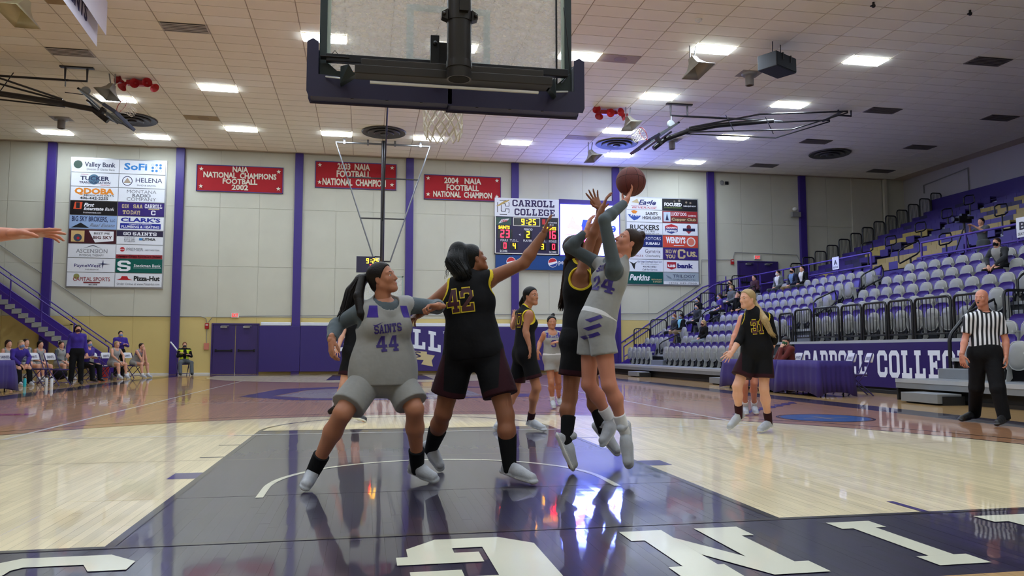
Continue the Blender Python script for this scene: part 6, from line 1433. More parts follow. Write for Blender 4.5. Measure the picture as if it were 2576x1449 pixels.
    def shorts(s, m, trim=None, e=.02, flare=.05, length=.8, waist=.12, name='shorts', side=None, waistm=None):
        F = Fld(s.h); J, q, b = s.J, s.s, s.b; Rp = np.array([s.prt, s.pfr, np.cross(s.prt, s.pfr)]).T
        F.ell(s.mid+s.up*.02*q, V(.168, .115, .14)*b**.55*q+e, Rp, .05); F.ell(s.mid+s.up*.12*q, V(.145, .108, .1)*b**.8*q+e*.6, Rp, .05); hems = []
        for sd in 'LR':
            a, k_ = J['hip'+sd], J['kn'+sd]; h_ = a+(k_-a)*length; n = nrm(k_-a); a2 = s.mid+(a-s.mid)*.85; F.ell(a2-s.pfr*.022*q, V(.078, .088, .11)*q*b**.6+e, Rp, .05)
            F.cap(a2, h_+n*.03, .080*q*b+e, (.070+flare)*q*b+e, .03, None, [(h_, n)]); hems.append((h_, n))
        F.cut(s.mid+s.up*waist*q, s.up)
        ob, v, f = fobj(name, F, two_tone(m, trim or waistm) if (trim or waistm) else m, s.t); td = np.full(len(v), 9.)
        if trim is not None:
            for (h_, n) in hems:
                near = np.linalg.norm(v-h_, axis=1) < .24; td = np.where(near, np.minimum(td, -((v-h_)@n+.045*q)), td)
            if side: td = np.where((v-s.mid)@s.up < .0, np.minimum(td, .165*b*q-np.abs((v-s.mid)@s.prt)), td)
        if waistm is not None: td = np.minimum(td, (waist-.05)*q-(v-s.mid)@s.up)
        if trim or waistm: set_attr(ob, 'td', td)
        s.jobsh = (ob, v, f)
        return ob
    def trousers(s, m, e=.02, waist=.12, name='trousers', break_=.02):
        F = Fld(s.h); J, q, b = s.J, s.s, s.b; Rp = np.array([s.prt, s.pfr, np.cross(s.prt, s.pfr)]).T
        F.ell(s.mid+s.up*.02*q, V(.165, .12, .13)*b*q+e, Rp, .05); F.ell(s.mid+s.up*.1*q, V(.14, .11, .09)*b*q+e*.7, Rp, .05)
        for sd in 'LR':
            a, k_, c = J['hip'+sd], J['kn'+sd], J['an'+sd]; n = nrm(c-k_); end = c+n*.03; F.ell(a-s.pfr*.03*q, V(.09, .1, .105)*q*b+e, Rp, .05)
            F.cap(a, k_, .086*q*b+e, .062*q*b+e, .03); F.cap(k_, end, .062*q*b+e, .052*q+e, .03, None, [(end, n)])
        F.cut(s.mid+s.up*waist*q, s.up); return fobj(name, F, m, s.t)[0]
    def jacket(s, m, e=.022, hem=-.06, name='jacket', open_=None, t1=1.95, neck=.06):
        F = Fld(s.h); s.torso(F, e, .05)
        for sd in 'LR': s.arm(F, sd, e*.8, t1, .025)
        F.cut(s.mid+s.up*hem*s.s, -s.up); F.subcap(s.J['neck']+s.up*.01+s.fr*.02, s.J['neck']+s.up*.2+s.fr*.03, neck*s.s, neck*1.15*s.s)
        def fn(c):
            o = np.zeros(len(c), int)
            if open_ is not None:
                x = (c-s.mid)@s.rt; z = (c-s.mid)@s.up; y = (c-s.mid)@s.fr; o[(np.abs(x) < .02+.10*np.clip((z-.12)/.3, 0, 1)) & (y > .02)] = 1
            return o
        ob, v, f = fobj(name, F, [m, open_ or m], s.t, fn); s.job = (ob, v, f); return ob
    def shoes(s, m=None, sole=None, sock=None, sockh=.13, kind='hi'):
        m = m or FB['shoe']; sole = sole or FB['sole']; q = s.s
        for sd in 'LR':
            a, k_ = s.J['an'+sd], s.J['kn'+sd]; toe = np.array(s.toes[sd], float); shin = nrm(k_-a); d = toe-a; fd = nrm(d-shin*(d@shin)*.0)
            # sole direction: from heel below ankle to toe
            dn = -shin; dirf = nrm(d); un = nrm(dn-dirf*(dn@dirf)); heel = a+un*.055*q-dirf*.045*q; tt = toe; base = nrm(tt-heel); L = np.linalg.norm(tt-heel)
            L = max(L, .2*q); dnn = nrm(un-base*(un@base)); sdv = np.cross(base, dnn); F = Fld({0: .012, 1: .0065, 2: .005}[s.q])
            hh = heel; P_ = lambda t, o, w_=0: hh+base*L*t-dnn*o*q+sdv*w_*q
            F.cap(P_(.05, .030), P_(.45, .032), .038*q, .038*q, .03, (sdv, 1.0)); F.cap(P_(.45, .034), P_(.84, .026), .042*q, .038*q, .03, (dnn, .95)); F.cap(P_(.10, .05), a+shin*.045*q, .040*q, .046*q, .025, None, [(a+shin*.045*q, shin)])
            F.cap(P_(.35, .06), P_(.62, .035), .030*q, .028*q, .03)
            F.cap(P_(.0, .008), P_(.5, .006), .040*q, .041*q, .006, (dnn, .5)); F.cap(P_(.5, .006), P_(.88, .008), .046*q, .041*q, .006, (dnn, .5)); F.cap(P_(.10, .10), P_(.13, .115), .034*q, .030*q, .02)
            F.cut(hh+dnn*.016*q, dnn)
            def fn(c, hh=hh, dnn=dnn): return (((c-hh)@dnn) > -.008*q).astype(int)
            sh = fobj('shoe', F, [m, sole], s.t, fn)[0]
            if s.q:
                b = MB()
                for i in range(4):
                    t_ = .38+i*.085; c0 = P_(t_, .078-.022*i*.7, 0); w_ = .022*q; b.tube([c0-sdv*w_+dnn*.01, c0-dnn*.006*q, c0+sdv*w_+dnn*.01], .0028, 5)
                mk('laces', b, FB['white'] if m is not FB['shoeblk'] else FB['black2'], sh)
            if sock is not None:
                e_ = a+shin*sockh*q; F = Fld({0: .012, 1: .007, 2: .006}[s.q]); q2 = q*(1+(s.b-1)*.6); F.cap(a-shin*.01, e_, .038*q2+.005, (.036+max(0, sockh-.09)*.14)*q2+.006, .01, None, [(e_, shin)]); fobj('sock', F, sock, s.t)
    def decal(s, mbf, at, h, w, m, target=None, back=False, name='lettering', tilt=0., lift=.0035, up=None):
        """text shrink-wrapped on jersey; at: point near the surface; mbf(mb,o,r,u,h,w)"""
        ob, v, f = target or s.job; n = s.fr if not back else -s.fr; n = n if up is None else nrm(up); u = nrm(s.up-n*(s.up@n)); r = np.cross(u, n)
        if tilt: r, u = r*math.cos(tilt)+u*math.sin(tilt), u*math.cos(tilt)-r*math.sin(tilt)
        b = MB(); o = np.array(at, float)+n*.3; mbf(b, o, r, u, h, w)
        me = bpy.data.meshes.new('x'); me.from_pydata(b.v, [], b.f); bm = bmesh.new(); bm.from_mesh(me); bmesh.ops.triangulate(bm, faces=bm.faces)
        for _ in range(3):
            es = [e for e in bm.edges if e.calc_length() > .022]
            if not es: break
            bmesh.ops.subdivide_edges(bm, edges=es, cuts=1); bmesh.ops.triangulate(bm, faces=[x for x in bm.faces if len(x.verts) > 3])
        if not hasattr(s, 'bvh') or s.bvhk is not ob: s.bvh = BVHTree.FromPolygons([tuple(x) for x in v], [tuple(x) for x in f]); s.bvhk = ob
        kill = []
        for vt in bm.verts:
            hit = s.bvh.ray_cast(vt.co, Vector(-n), 1.)
            if hit[0] is None: kill.append(vt)
            else: vt.co = hit[0]+Vector(n)*(lift+float((np.array(vt.co)-o)@n)*1.5)
        if kill: bmesh.ops.delete(bm, geom=kill, context='VERTS')
        bm.to_mesh(me); bm.free(); bb = MB(); bb.v = [tuple(x.co) for x in me.vertices]; bb.f = [list(p.vertices) for p in me.polygons]; bb.m = [0]*len(bb.f); bpy.data.meshes.remove(me)
        if bb.f: mk(name, bb, m, ob, smooth='all')
TXT = lambda s_, bold=.02, al='C', sl=0.: (lambda b, o, r, u, h, w: text_mb(b, s_, o, r, u, h, w, bold, 0., al, sl))
BLK = lambda s_, grow=0., al='C': (lambda b, o, r, u, h, w: block_mb(b, s_, o, r, u, h, w, 0., .9, al, grow))
def plant(J, sd, a, t):
    J['an'+sd] = G(a[0], a[1], .10); return G(t[0], t[1], .018)
def pose_px(Y, pts):
    J = {}
    for k, p in pts.items(): J[k] = P(p[0], p[1], Y+(p[2] if len(p) > 2 else 0))
    return J
HR = lambda d, n, **k: ((d, n), k)
RC, LC = 'R', 'L'
def up_(v): return nrm(V(*v))
# ======= player 44, grey, foreground left =======
J = pose_px(1.45, dict(head=(962, 700, .0), neck=(966, 762, .03), shR=(912, 782, .0), shL=(1022, 768, .1), elR=(846, 818, .16), wrR=(834, 856, -.06), elL=(1098, 772, .2), wrL=(1104, 770, -.05),
    hipR=(925, 948, .03), hipL=(1003, 950, .08), knR=(862, 1040, -.16), knL=(1043, 1030, -.06), anR=(783, 1186, -.0), anL=(1048, 1172, .18)))
p = Person('grey-clad player with dark ponytail in white shoes boxing out, number 44, foreground left', J, 1.80, 'mid', 1.22, (.86, -.46, .26), (-.34, .05, .94), q=2)
p.build(dict(R=plant(J, 'R', (785, 1192), (763, 1232)), L=plant(J, 'L', (1050, 1178), (1100, 1211))), dict(R=((V(.0, -.25, -1), V(.55, .3, .1)), dict(curl=(.5, .55, .6, .65), spread=.08, thumb=.3)), L=((V(-1, -.25, .0), V(.1, -.2, -1)), dict(curl=(1.1, 1.15, 1.2, 1.2), spread=.05, thumb=.4))))
p.hair('pulled', 'dark', [P(928, 695, 1.52), P(908, 705, 1.58), P(888, 735, 1.60), P(872, 780, 1.58), P(862, 800, 1.55)], None, [.03, .045, .055, .045, .015])
F = Fld(.0045); pts = [P(912, 700, 1.5), P(902, 745, 1.42), P(908, 790, 1.36), P(916, 812, 1.36)]; [F.cap(pts[i], pts[i+1], (.03, .036, .028, .008)[i], (.036, .028, .008)[i], .01) for i in range(3)]; fobj('ponytail', F, p.hairm, p.t)
p.shirt(FB['slate'], 1.93, .007); p.jersey(FB['grey'], None, .022, .088, armr=.085, hem=-.045, loose=True); p.shorts(FB['grey'], None, .014, .018, .82)
def shoulder_panels(p, m):
    for sg in (-1, 1):
        c = p.J['neck']+p.rt*sg*.105*p.s-p.up*.02*p.s
        b = MB()
        for k in range(5):
            z0, z1 = .0+k*.017, .017+k*.017
            b.poly([c+p.rt*sg*(a)*p.s+p.fr*.3-p.up*z for a, z in ((-.022+z0*.1, z0), (.03+z0*.3, z0), (.03+z1*.3, z1), (-.022+z1*.1, z1))])
        p.decal(lambda bb, o, r, u, h, w: bb.add(b.v, b.f), c, 1, 1, m, None, False, 'shoulder_panel')
shoulder_panels(p, FB['purple'])
cN = p.mid+(p.J['neck']-p.mid)*.66
p.decal(BLK('SAINTS'), P(992, 838, 1.2), .062, .20, ink((52, 36, 120)), tilt=.12); p.decal(BLK('44'), P(994, 886, 1.2), .11, .16, ink((52, 36, 120)), tilt=.06)
p.decal(lambda b, o, r, u, h, w: b.poly([o, o+r*.02-u*.012, o+r*.075+u*.022, o+r*.02-u*.0]), P(948, 818, 1.2), 1, 1, ink((52, 36, 120)))
p.shoes(sock=FB['black2'], sockh=.17)
# ======= player 42, black, back to camera =======
J = pose_px(1.75, dict(head=(1190, 652, .02), neck=(1172, 700, .0), shR=(1230, 702, -.0), shL=(1140, 722, .04), elR=(1318, 662, -.1), wrR=(1366, 590, -.14), elL=(1078, 768, .12), wrL=(1052, 792, -.1),
    hipL=(1152, 882, .02), hipR=(1232, 884, -.04), knL=(1115, 1040, .1), knR=(1272, 1045, -.16), anL=(1084, 1130, .42), anR=(1284, 1165, -.25)))
p = Person('player in black, number 42, seen from behind with one arm raised, foreground centre', J, 1.82, 'tan', 1.24, (.86, .30, .36), (-.30, .0, .93), q=2)
p.build(dict(L=P(1110, 1183, 2.12), R=plant(J, 'R', (1282, 1176), (1350, 1216))), dict(R=((V(.28, -.05, .9), V(.6, -.1, -.3)), dict(curl=(.12, .15, .2, .25), spread=.07, thumb=.25)), L=((V(-.5, -.6, -.4), V(0, 0, -1)), dict(curl=(.6, .6, .6, .6)))))
p.hair('pulled', 'black', [P(1172, 630, 1.78), P(1154, 632, 1.74), P(1148, 660, 1.70), P(1162, 688, 1.66), P(1172, 702, 1.66)], None, [.05, .075, .085, .07, .03])
fl_ = MB(); rs = random.Random(4)
for j in range(60):
    a0 = P(1165+rs.uniform(-12, 10), 622+rs.uniform(-6, 6), 1.74); a1 = P(1138+rs.uniform(-8, 8), 640+rs.uniform(-12, 20), 1.70); a2 = P(1124+rs.uniform(-8, 14), 672+rs.uniform(-20, 30), 1.66)
    fl_.tube([a0, (a0+a1)/2+V(0, 0, .015), a1, a2], [.004, .0035, .0025, .0006], 4)
mk('loose_strands', fl_, p.hairm, p.t, smooth='all')['kind'] = 'stuff'
p.jersey(FB['black'], FB['yellow'], .022, .078, armr=.084, hem=-.06); p.shorts(FB['black'], FB['maroon'], .02, .022, .70, side=True)
p.decal(BLK('42', .45), P(1160, 784, 1.6), .175, .20, ink((222, 196, 44)), back=True, name='number_outline', tilt=-.0); p.decal(BLK('42', 0.03), P(1160, 784, 1.6), .175, .20, ink((66, 22, 36)), back=True, name='number', lift=.006)
p.shoes(sock=FB['black2'], sockh=.24)
# ======= shooter in grey, airborne =======
J = pose_px(1.5, dict(head=(1580, 611, .1), neck=(1556, 656, .1), shL=(1545, 672, -.06), shR=(1503, 662, .30), elL=(1520, 553, -.12), wrL=(1574, 509, .0), elR=(1432, 622, .28), wrR=(1476, 583, .22),
    hipL=(1510, 818, .02), hipR=(1486, 818, .20), knL=(1532, 968, -.02), knR=(1481, 968, .22), anL=(1571, 1085, .05), anR=(1540, 1063, .28)))
p = Person('grey-clad player jumping with the ball raised, hair in a bun, foreground right of centre', J, 1.80, 'rosy', .98, (-.84, -.12, .52), (.54, .0, .82), q=2)
p.build(dict(L=P(1584, 1180, -.0+1.5), R=P(1516, 1124, 1.7)), dict(L=((V(.45, .1, .9), V(-.75, .0, .5)), dict(curl=(.2, .22, .25, .3), spread=.22, thumb=.8)), R=((V(.25, .1, .95), V(.9, .1, -.1)), dict(curl=(.35, .35, .35, .35), spread=.05, thumb=.2))))
p.hair('pulled', 'brown', None, P(1613, 594, 1.6))
p.shirt(FB['slate'], 1.94, .007); p.jersey(FB['grey'], None, .014, .075, armr=.085, hem=.075); p.job2 = p.shorts(FB['grey'], None, .016, .02, .50, waistm=FB['white'])
p.decal(BLK('SAINTS'), p.mid+p.up*.40+p.fr*.1-p.rt*.08, .06, .24, ink((52, 36, 120)), up=p.fr-p.rt*.6); p.decal(BLK('24'), p.mid+p.up*.25+p.fr*.1-p.rt*.08, .11, .22, ink((52, 36, 120)), up=p.fr-p.rt*.6)
for i in range(3):
    p.decal(lambda b, o, r, u, h, w: b.poly([o-r*.055-u*.035, o-r*.02-u*.045, o+r*.055+u*.02, o+r*.03+u*.035]), P(1506-i*3, 797+i*22, 1.3), 1, 1, ink((52, 36, 120)), p.jobsh, name='side_stripe', up=V(-.1, -1, 0))
p.shoes(sock=FB['white'], sockh=.14)
# ======= defender in black, airborne behind the shooter =======
J = pose_px(1.95, dict(head=(1450, 628, .12), neck=(1452, 668, .1), shR=(1462, 690, -.02), shL=(1478, 675, .32), elR=(1484, 612, -.0), wrR=(1514, 528, -.05), elL=(1506, 600, .2), wrL=(1508, 522, .22),
    hipR=(1446, 862, .0), hipL=(1470, 862, .18), knR=(1434, 1000, .02), knL=(1492, 990, .28), anR=(1424, 1112, -.05), anL=(1515, 1080, .35)))
p = Person('player in black leaping behind the shooter with both arms up', J, 1.86, 'tan', 1.02, (.93, .2, .2), (-.1, 0, 1), q=2)
p.build(dict(R=P(1440, 1184, 1.85), L=P(1556, 1146, 2.25)), dict(R=((V(.35, .0, .9), V(.9, -.1, .2)), dict(curl=(.15, .2, .25, .3), spread=.2, thumb=.7)), L=((V(-.45, .0, .85), V(.1, -1, .1)), dict(curl=(.1, .12, .15, .2), spread=.22, thumb=.8))))
p.hair('pulled', 'brown', [P(1440, 630, 2.05), P(1426, 660, 2.1), P(1420, 720, 2.12), P(1413, 775, 2.14)], None, [.02, .025, .02, .004])
p.jersey(FB['black'], FB['yellow'], .016, .075, armr=.08, hem=-.05); p.shorts(FB['black'], FB['maroon'], .018, .02, .60); p.shoes(sock=FB['black2'], sockh=.2)
# ball
bc = P(1587, 457, 1.58); t = thing('basketball', 'maroon leather basketball held up in the shooter\'s hands', 'ball', bc)
mk('ball_skin', MB().sph(bc, .119, 40, 24), mat('ball_leather', (104, 42, 38), .6, bump=.5, bscale=420, var=.12, vscale=14), t, smooth='all')
b = MB()
for nn in (V(1, .2, .1), V(.1, .3, 1)):
    a, c_, r_ = frame(nn, V(0, 1, .2)); b.tube([bc+(c_*math.cos(q)+r_*math.sin(q))*.1188 for q in np.linspace(0, 2*math.pi, 37)[:-1]], .0016, 5, True)
for sg in (-1, 1): b.tube([bc+nrm(V(sg*(.55+.25*math.cos(2*q)), math.cos(q), math.sin(q)))*.1188 for q in np.linspace(0, 2*math.pi, 37)[:-1]], .0016, 5, True)
mk('seam', b, mat('ball_seam', (38, 16, 16), .6), t)
# ======= number 30 in black =======
J = pose_px(5.2, dict(head=(1336, 745, -.02), neck=(1322, 778, .0), shR=(1330, 790, -.12), shL=(1308, 788, .18), elR=(1322, 832, -.14), wrR=(1332, 871, -.18), elL=(1292, 822, .3), wrL=(1292, 800, .42),
    hipR=(1328, 892, -.08), hipL=(1312, 892, .10), knR=(1350, 975, -.1), knL=(1296, 985, .2), anR=(1336, 1064, -.08), anL=(1262, 1066, .25)))
p = Person('player in black, number 30, looking back over her shoulder at mid-floor, centre', J, 1.74, 'mid', 1.0, (.62, -.78, .04), (0, 0, 1), q=1)
p.build(dict(R=plant(J, 'R', (1334, 1060), (1374, 1084)), L=plant(J, 'L', (1262, 1060), (1245, 1079))), dict(R=((V(.1, -.1, -1), V(-.6, .3, .1)), dict(curl=(.2, .25, .3, .3), spread=.15)), L=((V(.3, .3, .8), V(0, 1, 0)), dict(curl=(.5, .5, .5, .5)))))
p.hair('pulled', 'black', [P(1318, 748, 5.3), P(1312, 762, 5.35), P(1313, 775, 5.35)]); p.jersey(FB['black'], FB['yellow'], .014, .075, armr=.08, hem=-.02); p.shorts(FB['black'], FB['maroon'], .018, .02, .72)
p.decal(BLK('30', .45), p.mid+p.up*.34-p.fr*.1, .16, .22, ink((222, 196, 44)), back=True, name='number_outline'); p.decal(BLK('30', .03), p.mid+p.up*.34-p.fr*.1, .16, .22, ink((66, 22, 36)), back=True, name='number', lift=.006)
p.shoes(sock=FB['maroon'], sockh=.14)
# ======= number 3 in grey =======
J = pose_px(8.8, dict(head=(1388, 811, 0), neck=(1388, 834, 0), shR=(1370, 840, 0), shL=(1406, 840, 0), elR=(1358, 862, .05), wrR=(1353, 883, -.05), elL=(1414, 862, .0), wrL=(1406, 860, -.25),
    hipR=(1381, 903, 0), hipL=(1399, 903, 0), knR=(1387, 962, -.05), knL=(1404, 960, .1), anR=(1390, 1012, 0), anL=(1406, 1004, .3)))
p = Person('grey-clad player with top bun, number 3, facing the camera far up the court', J, 1.70, 'mid', .97, (-.05, -1, .0), (0, 0, 1), q=1)
p.build(dict(R=plant(J, 'R', (1390, 1012), (1394, 1027)), L=plant(J, 'L', (1406, 1004), (1410, 1019))), dict(R=((V(-.1, 0, -1), V(.5, .3, 0)), dict(curl=(.3, .3, .3, .3))), L=((V(-1, -.2, -.1), V(0, .3, -1)), dict(curl=(.4, .4, .4, .4)))))
p.hair('pulled', 'black', None, P(1391, 793, 8.85)); p.jersey(FB['grey'], None, .013, .08, armr=.085, hem=.075); p.shorts(FB['grey'], None, .018, .02, .5, waistm=FB['white'])
shoulder_panels(p, FB['purple']); p.decal(BLK('SAINTS'), p.mid+p.up*.36+p.fr*.1, .055, .24, ink((52, 36, 120))); p.decal(BLK('3'), p.mid+p.up*.20+p.fr*.1, .12, .09, ink((52, 36, 120)))
p.shoes(sock=FB['white'], sockh=.12)
# ======= number 31 in black with long sleeves =======
J = pose_px(4.5, dict(head=(1880, 752, -.03), neck=(1896, 783, .0), shL=(1882, 796, .06), shR=(1932, 798, -.02), elL=(1862, 852, .02), wrL=(1842, 886, -.05), elR=(1948, 850, .0), wrR=(1940, 880, .12),
    hipL=(1888, 882, .05), hipR=(1922, 882, -.03), knL=(1855, 972, .02), knR=(1922, 978, -.06), anL=(1859, 1046, .16), anR=(1932, 1064, -.05)))
p = Person('player in black, number 31, with long blonde hair seen from behind on the right', J, 1.76, 'fair', 1.04, (-.93, -.30, .0), (0, 0, 1), q=1)
p.build(dict(L=P(1832, 1081, 4.6), R=plant(J, 'R', (1934, 1064), (1908, 1087))), dict(L=((V(-.65, -.1, -.55), V(-.2, .5, -.6)), dict(curl=(.15, .2, .25, .3), spread=.2, thumb=.7)), R=((V(-.1, .2, -1), V(-.6, .3, .1)), dict(curl=(.4, .4, .4, .4)))))
p.hair('pulled', 'blonde', [P(1893, 752, 4.6), P(1906, 775, 4.5), P(1924, 805, 4.34), P(1938, 835, 4.32), P(1946, 845, 4.32)], None, [.03, .035, .045, .03, .008])
p.shirt(FB['black'], 1.45, .007); p.jersey(FB['black'], FB['yellow'], .015, .075, armr=.082, hem=-.05); p.shorts(FB['black'], FB['maroon'], .02, .03, .72, side=True)
p.decal(BLK('31', .45), P(1914, 840, 4.2), .165, .15, ink((222, 196, 44)), back=True, name='number_outline'); p.decal(BLK('31', .03), P(1914, 840, 4.2), .165, .15, ink((66, 22, 36)), back=True, name='number', lift=.006)
p.shoes(sock=FB['maroon'], sockh=.15)
# ======= grey player hidden behind 31 =======
J = pose_px(6.7, dict(head=(1890, 762, 0), neck=(1888, 790, 0), shR=(1866, 800, 0), shL=(1910, 800, 0), elR=(1850, 838, -.02), wrR=(1838, 872, -.1), elL=(1918, 835, 0), wrL=(1914, 862, -.1),
    hipR=(1876, 890, 0), hipL=(1898, 890, 0), knR=(1873, 962, -.05), knL=(1897, 962, -.02), anR=(1876, 1030, 0), anL=(1896, 1030, .05)))
p = Person('grey-clad player almost hidden behind the blonde player in black, only legs and an arm showing', J, 1.72, 'rosy', .98, (-.3, -1, 0), (0, 0, 1), q=1)
p.build(dict(R=plant(J, 'R', (1875, 1026), (1878, 1043)), L=plant(J, 'L', (1897, 1024), (1904, 1042))), dict(R=((V(-.2, -.2, -1), V(.5, .3, 0)), dict(curl=(.3, .3, .3, .3))), L=((V(0, -.2, -1), V(-.5, .3, 0)), dict(curl=(.3, .3, .3, .3)))))
p.hair('pulled', 'dark'); p.jersey(FB['grey'], None, .013, .08, armr=.085, hem=-.05); p.shorts(FB['grey'], None, .018, .02, .55); p.shoes(sock=FB['white'], sockh=.16)
# ======= black player behind 44 =======
J = pose_px(7.2, dict(head=(902, 762, .0), neck=(897, 795, 0), shL=(876, 806, .05), shR=(918, 806, 0), elL=(862, 838, -.05), wrL=(852, 872, -.15), elR=(925, 850, 0), wrR=(925, 880, -.1),
    hipL=(880, 890, 0), hipR=(906, 890, 0), knL=(864, 968, -.05), knR=(896, 970, -.1), anL=(846, 1026, .7), anR=(893, 1046, -.15)))
p = Person('player in black almost hidden behind the number 44 player, one splayed hand showing', J, 1.76, 'fair', 1.0, (.2, 1, 0), (0, 0, 1), q=1)
p.build(dict(L=P(828, 1038, 8.0), R=plant(J, 'R', (894, 1043), (920, 1060))), dict(L=((V(-.25, -.2, -1), V(0, 1, 0)), dict(curl=(.1, .1, .1, .1), spread=.3, thumb=.9)), R=((V(0, -.2, -1), V(-.5, .3, 0)), dict(curl=(.3, .3, .3, .3)))))
p.hair('pulled', 'dark'); p.jersey(FB['black'], FB['yellow'], .014, .075, armr=.082, hem=-.05); p.shorts(FB['black'], FB['maroon'], .018, .02, .7); p.shoes(FB['shoeblk'], sock=FB['black2'], sockh=.2)
# ======= referee =======
J = pose_px(5., dict(head=(2469, 750, .0), neck=(2476, 785, .04), shR=(2440, 800, .08), shL=(2510, 798, -.08), elR=(2428, 852, .1), wrR=(2419, 896, -.0), elL=(2530, 856, -.12), wrL=(2531, 898, -.2),
    hipR=(2460, 892, .05), hipL=(2496, 892, -.05), knR=(2456, 975, .12), knL=(2510, 978, -.2), anR=(2452, 1044, .25), anL=(2524, 1054, -.35)))
p = Person('bald referee in black and white striped shirt with a whistle, standing at right', J, 1.82, 'rosy', 1.08, (-.88, -.45, .0), (0, 0, 1), q=1, female=False)
p.build(dict(R=plant(J, 'R', (2452, 1040), (2412, 1058)), L=plant(J, 'L', (2526, 1050), (2506, 1070))), dict(R=((V(.05, -.1, -1), V(.6, .2, 0)), dict(curl=(.5, .55, .6, .6))), L=((V(-.05, -.15, -1), V(-.5, .4, 0)), dict(curl=(.6, .65, .7, .7)))))
p.hairm = HAIR['brown']
F_ = p.jersey(stripes_mat(), FB['black2'], .02, .06, sleeve=.75, hem=.04, name='striped_shirt')
ob, v, f = p.job; at = ob.data.attributes.new('stripe', 'FLOAT', 'POINT'); at.data.foreach_set('value', (((v-p.mid)@p.rt)+5).astype(np.float32))
p.trousers(FB['black2'], .022, .13); mk('belt', MB().lathe([(.155, -.02), (.16, 0), (.155, .02)], p.mid+p.up*.12, 24, np.array([p.rt*1.1, p.fr*.82, p.up]).T), FB['black2'], p.t, smooth=True)
mk('whistle', MB().sph(p.hc+p.hf*.118-p.hu*.066-p.hr*.0, (.011, .011, .013)), m_dk, p.t, smooth=True); p.shoes(FB['shoeblk'], FB['shoeblk'])
# ======= arm of an official at the left edge =======
J = pose_px(-.1, dict(head=(-190, 480, 0), neck=(-190, 540, 0), shR=(-235, 560, .05), shL=(-135, 562, 0), elL=(-65, 592, -.05), wrL=(52, 588, -.1), elR=(-260, 640, 0), wrR=(-250, 700, 0),
    hipR=(-215, 760, 0), hipL=(-160, 760, 0), knR=(-225, 930, 0), knL=(-160, 930, -.02), anR=(-225, 1130, 0), anL=(-165, 1130, 0)))
for k in ('anR', 'anL'): J[k][2] = .1
J['knR'][2] = J['knL'][2] = .5; J['hipR'][2] = J['hipL'][2] = .93
p = Person('outstretched bare arm and hand reaching in at the left edge of the picture', J, 1.82, 'rosy', 1., (1, .3, 0), (0, 0, 1), q=1, female=False)
p.build(dict(R=J['anR']+V(.1, .15, -.09), L=J['anL']+V(.1, .15, -.09)), dict(L=((V(1, .05, .08), V(.0, -.2, -1)), dict(curl=(.05, .12, .3, .35), spread=.12, thumb=.7, sc=1.05)), R=((V(0, 0, -1), V(.5, .3, 0)), dict(curl=(.4, .4, .4, .4)))))
p.hair('short', 'brown'); p.jersey(stripes_mat(), FB['black2'], .02, .06, sleeve=.8, hem=.0, name='striped_shirt'); ob, v, f = p.job; at = ob.data.attributes.new('stripe', 'FLOAT', 'POINT'); at.data.foreach_set('value', (((v-p.mid)@p.rt)+5).astype(np.float32))
p.trousers(FB['black2']); p.shoes(FB['shoeblk'], FB['shoeblk'])
# ======= parametric background people =======
def rig(x, y, z, ang, H, seat=None, arms='lap', lean=.1, spread=.1, hd=0., nod=0., legf=0., sho=.17, female=True):
    f = V(math.cos(ang), math.sin(ang), 0); r = V(f[1], -f[0], 0); u = V(0, 0, 1); o = V(x, y, z); q = H/1.75; J = {}
    hz = (seat+.10) if seat is not None else .93*q
    hip = o+u*hz; J['hipL'] = hip-r*.09*q; J['hipR'] = hip+r*.09*q
    tu = nrm(u+f*lean); nk = hip+tu*.53*q; J['neck'] = nk; J['shL'] = nk-r*sho*q-tu*.058; J['shR'] = nk+r*sho*q-tu*.058
    hdv = nrm(f*math.cos(hd)+r*math.sin(hd)-u*nod); J['head'] = nk+nrm(tu+u+f*.2)*.135*q
    for sd, sg in (('L', -1), ('R', 1)):
        if seat is not None:
            kn = hip+f*.43*q+r*sg*(.09+spread)*q-u*(hz-(.50*q if seat < .6 else seat+.05)); J['kn'+sd] = kn; an = kn+f*(.05+legf)*q; an[2] = z+.09; J['an'+sd] = an
        else: J['kn'+sd] = o+r*sg*.11*q+u*.50*q+f*.03; J['an'+sd] = o+r*sg*.13*q+u*.09-f*.02
        sh = J['sh'+sd]
        if arms == 'lap': J['el'+sd] = sh-tu*.27*q+r*sg*.06+f*.04; J['wr'+sd] = hip+f*.28*q+u*.08+r*sg*.05
        elif arms == 'knees': J['el'+sd] = sh-tu*.2*q+f*.16+r*sg*.07; J['wr'+sd] = J['kn'+sd]+u*.09-f*.02-r*sg*.07
        elif arms == 'fold': J['el'+sd] = sh-tu*.26*q+f*.08+r*sg*.07; J['wr'+sd] = nk-tu*(.22+.03*sg)*q+f*.2-r*sg*.06
        elif arms == 'chin': J['el'+sd] = J['kn'+sd]+u*.07-r*sg*.06; J['wr'+sd] = J['head']+f*.12-u*.13+r*sg*.03
        elif arms == 'down': J['el'+sd] = sh-u*.28*q+r*sg*.06-f*.03; J['wr'+sd] = sh-u*.52*q+r*sg*.09+f*.06
        elif arms == 'hold': J['el'+sd] = sh-tu*.26*q+f*.05+r*sg*.05; J['wr'+sd] = nk-tu*.30*q+f*.30+r*sg*.08
        elif arms == 'cam': J['el'+sd] = sh-tu*.15*q+f*.2+r*sg*.05; J['wr'+sd] = nk-tu*.02*q+f*.42+r*sg*.06
    return J, f, r, hdv
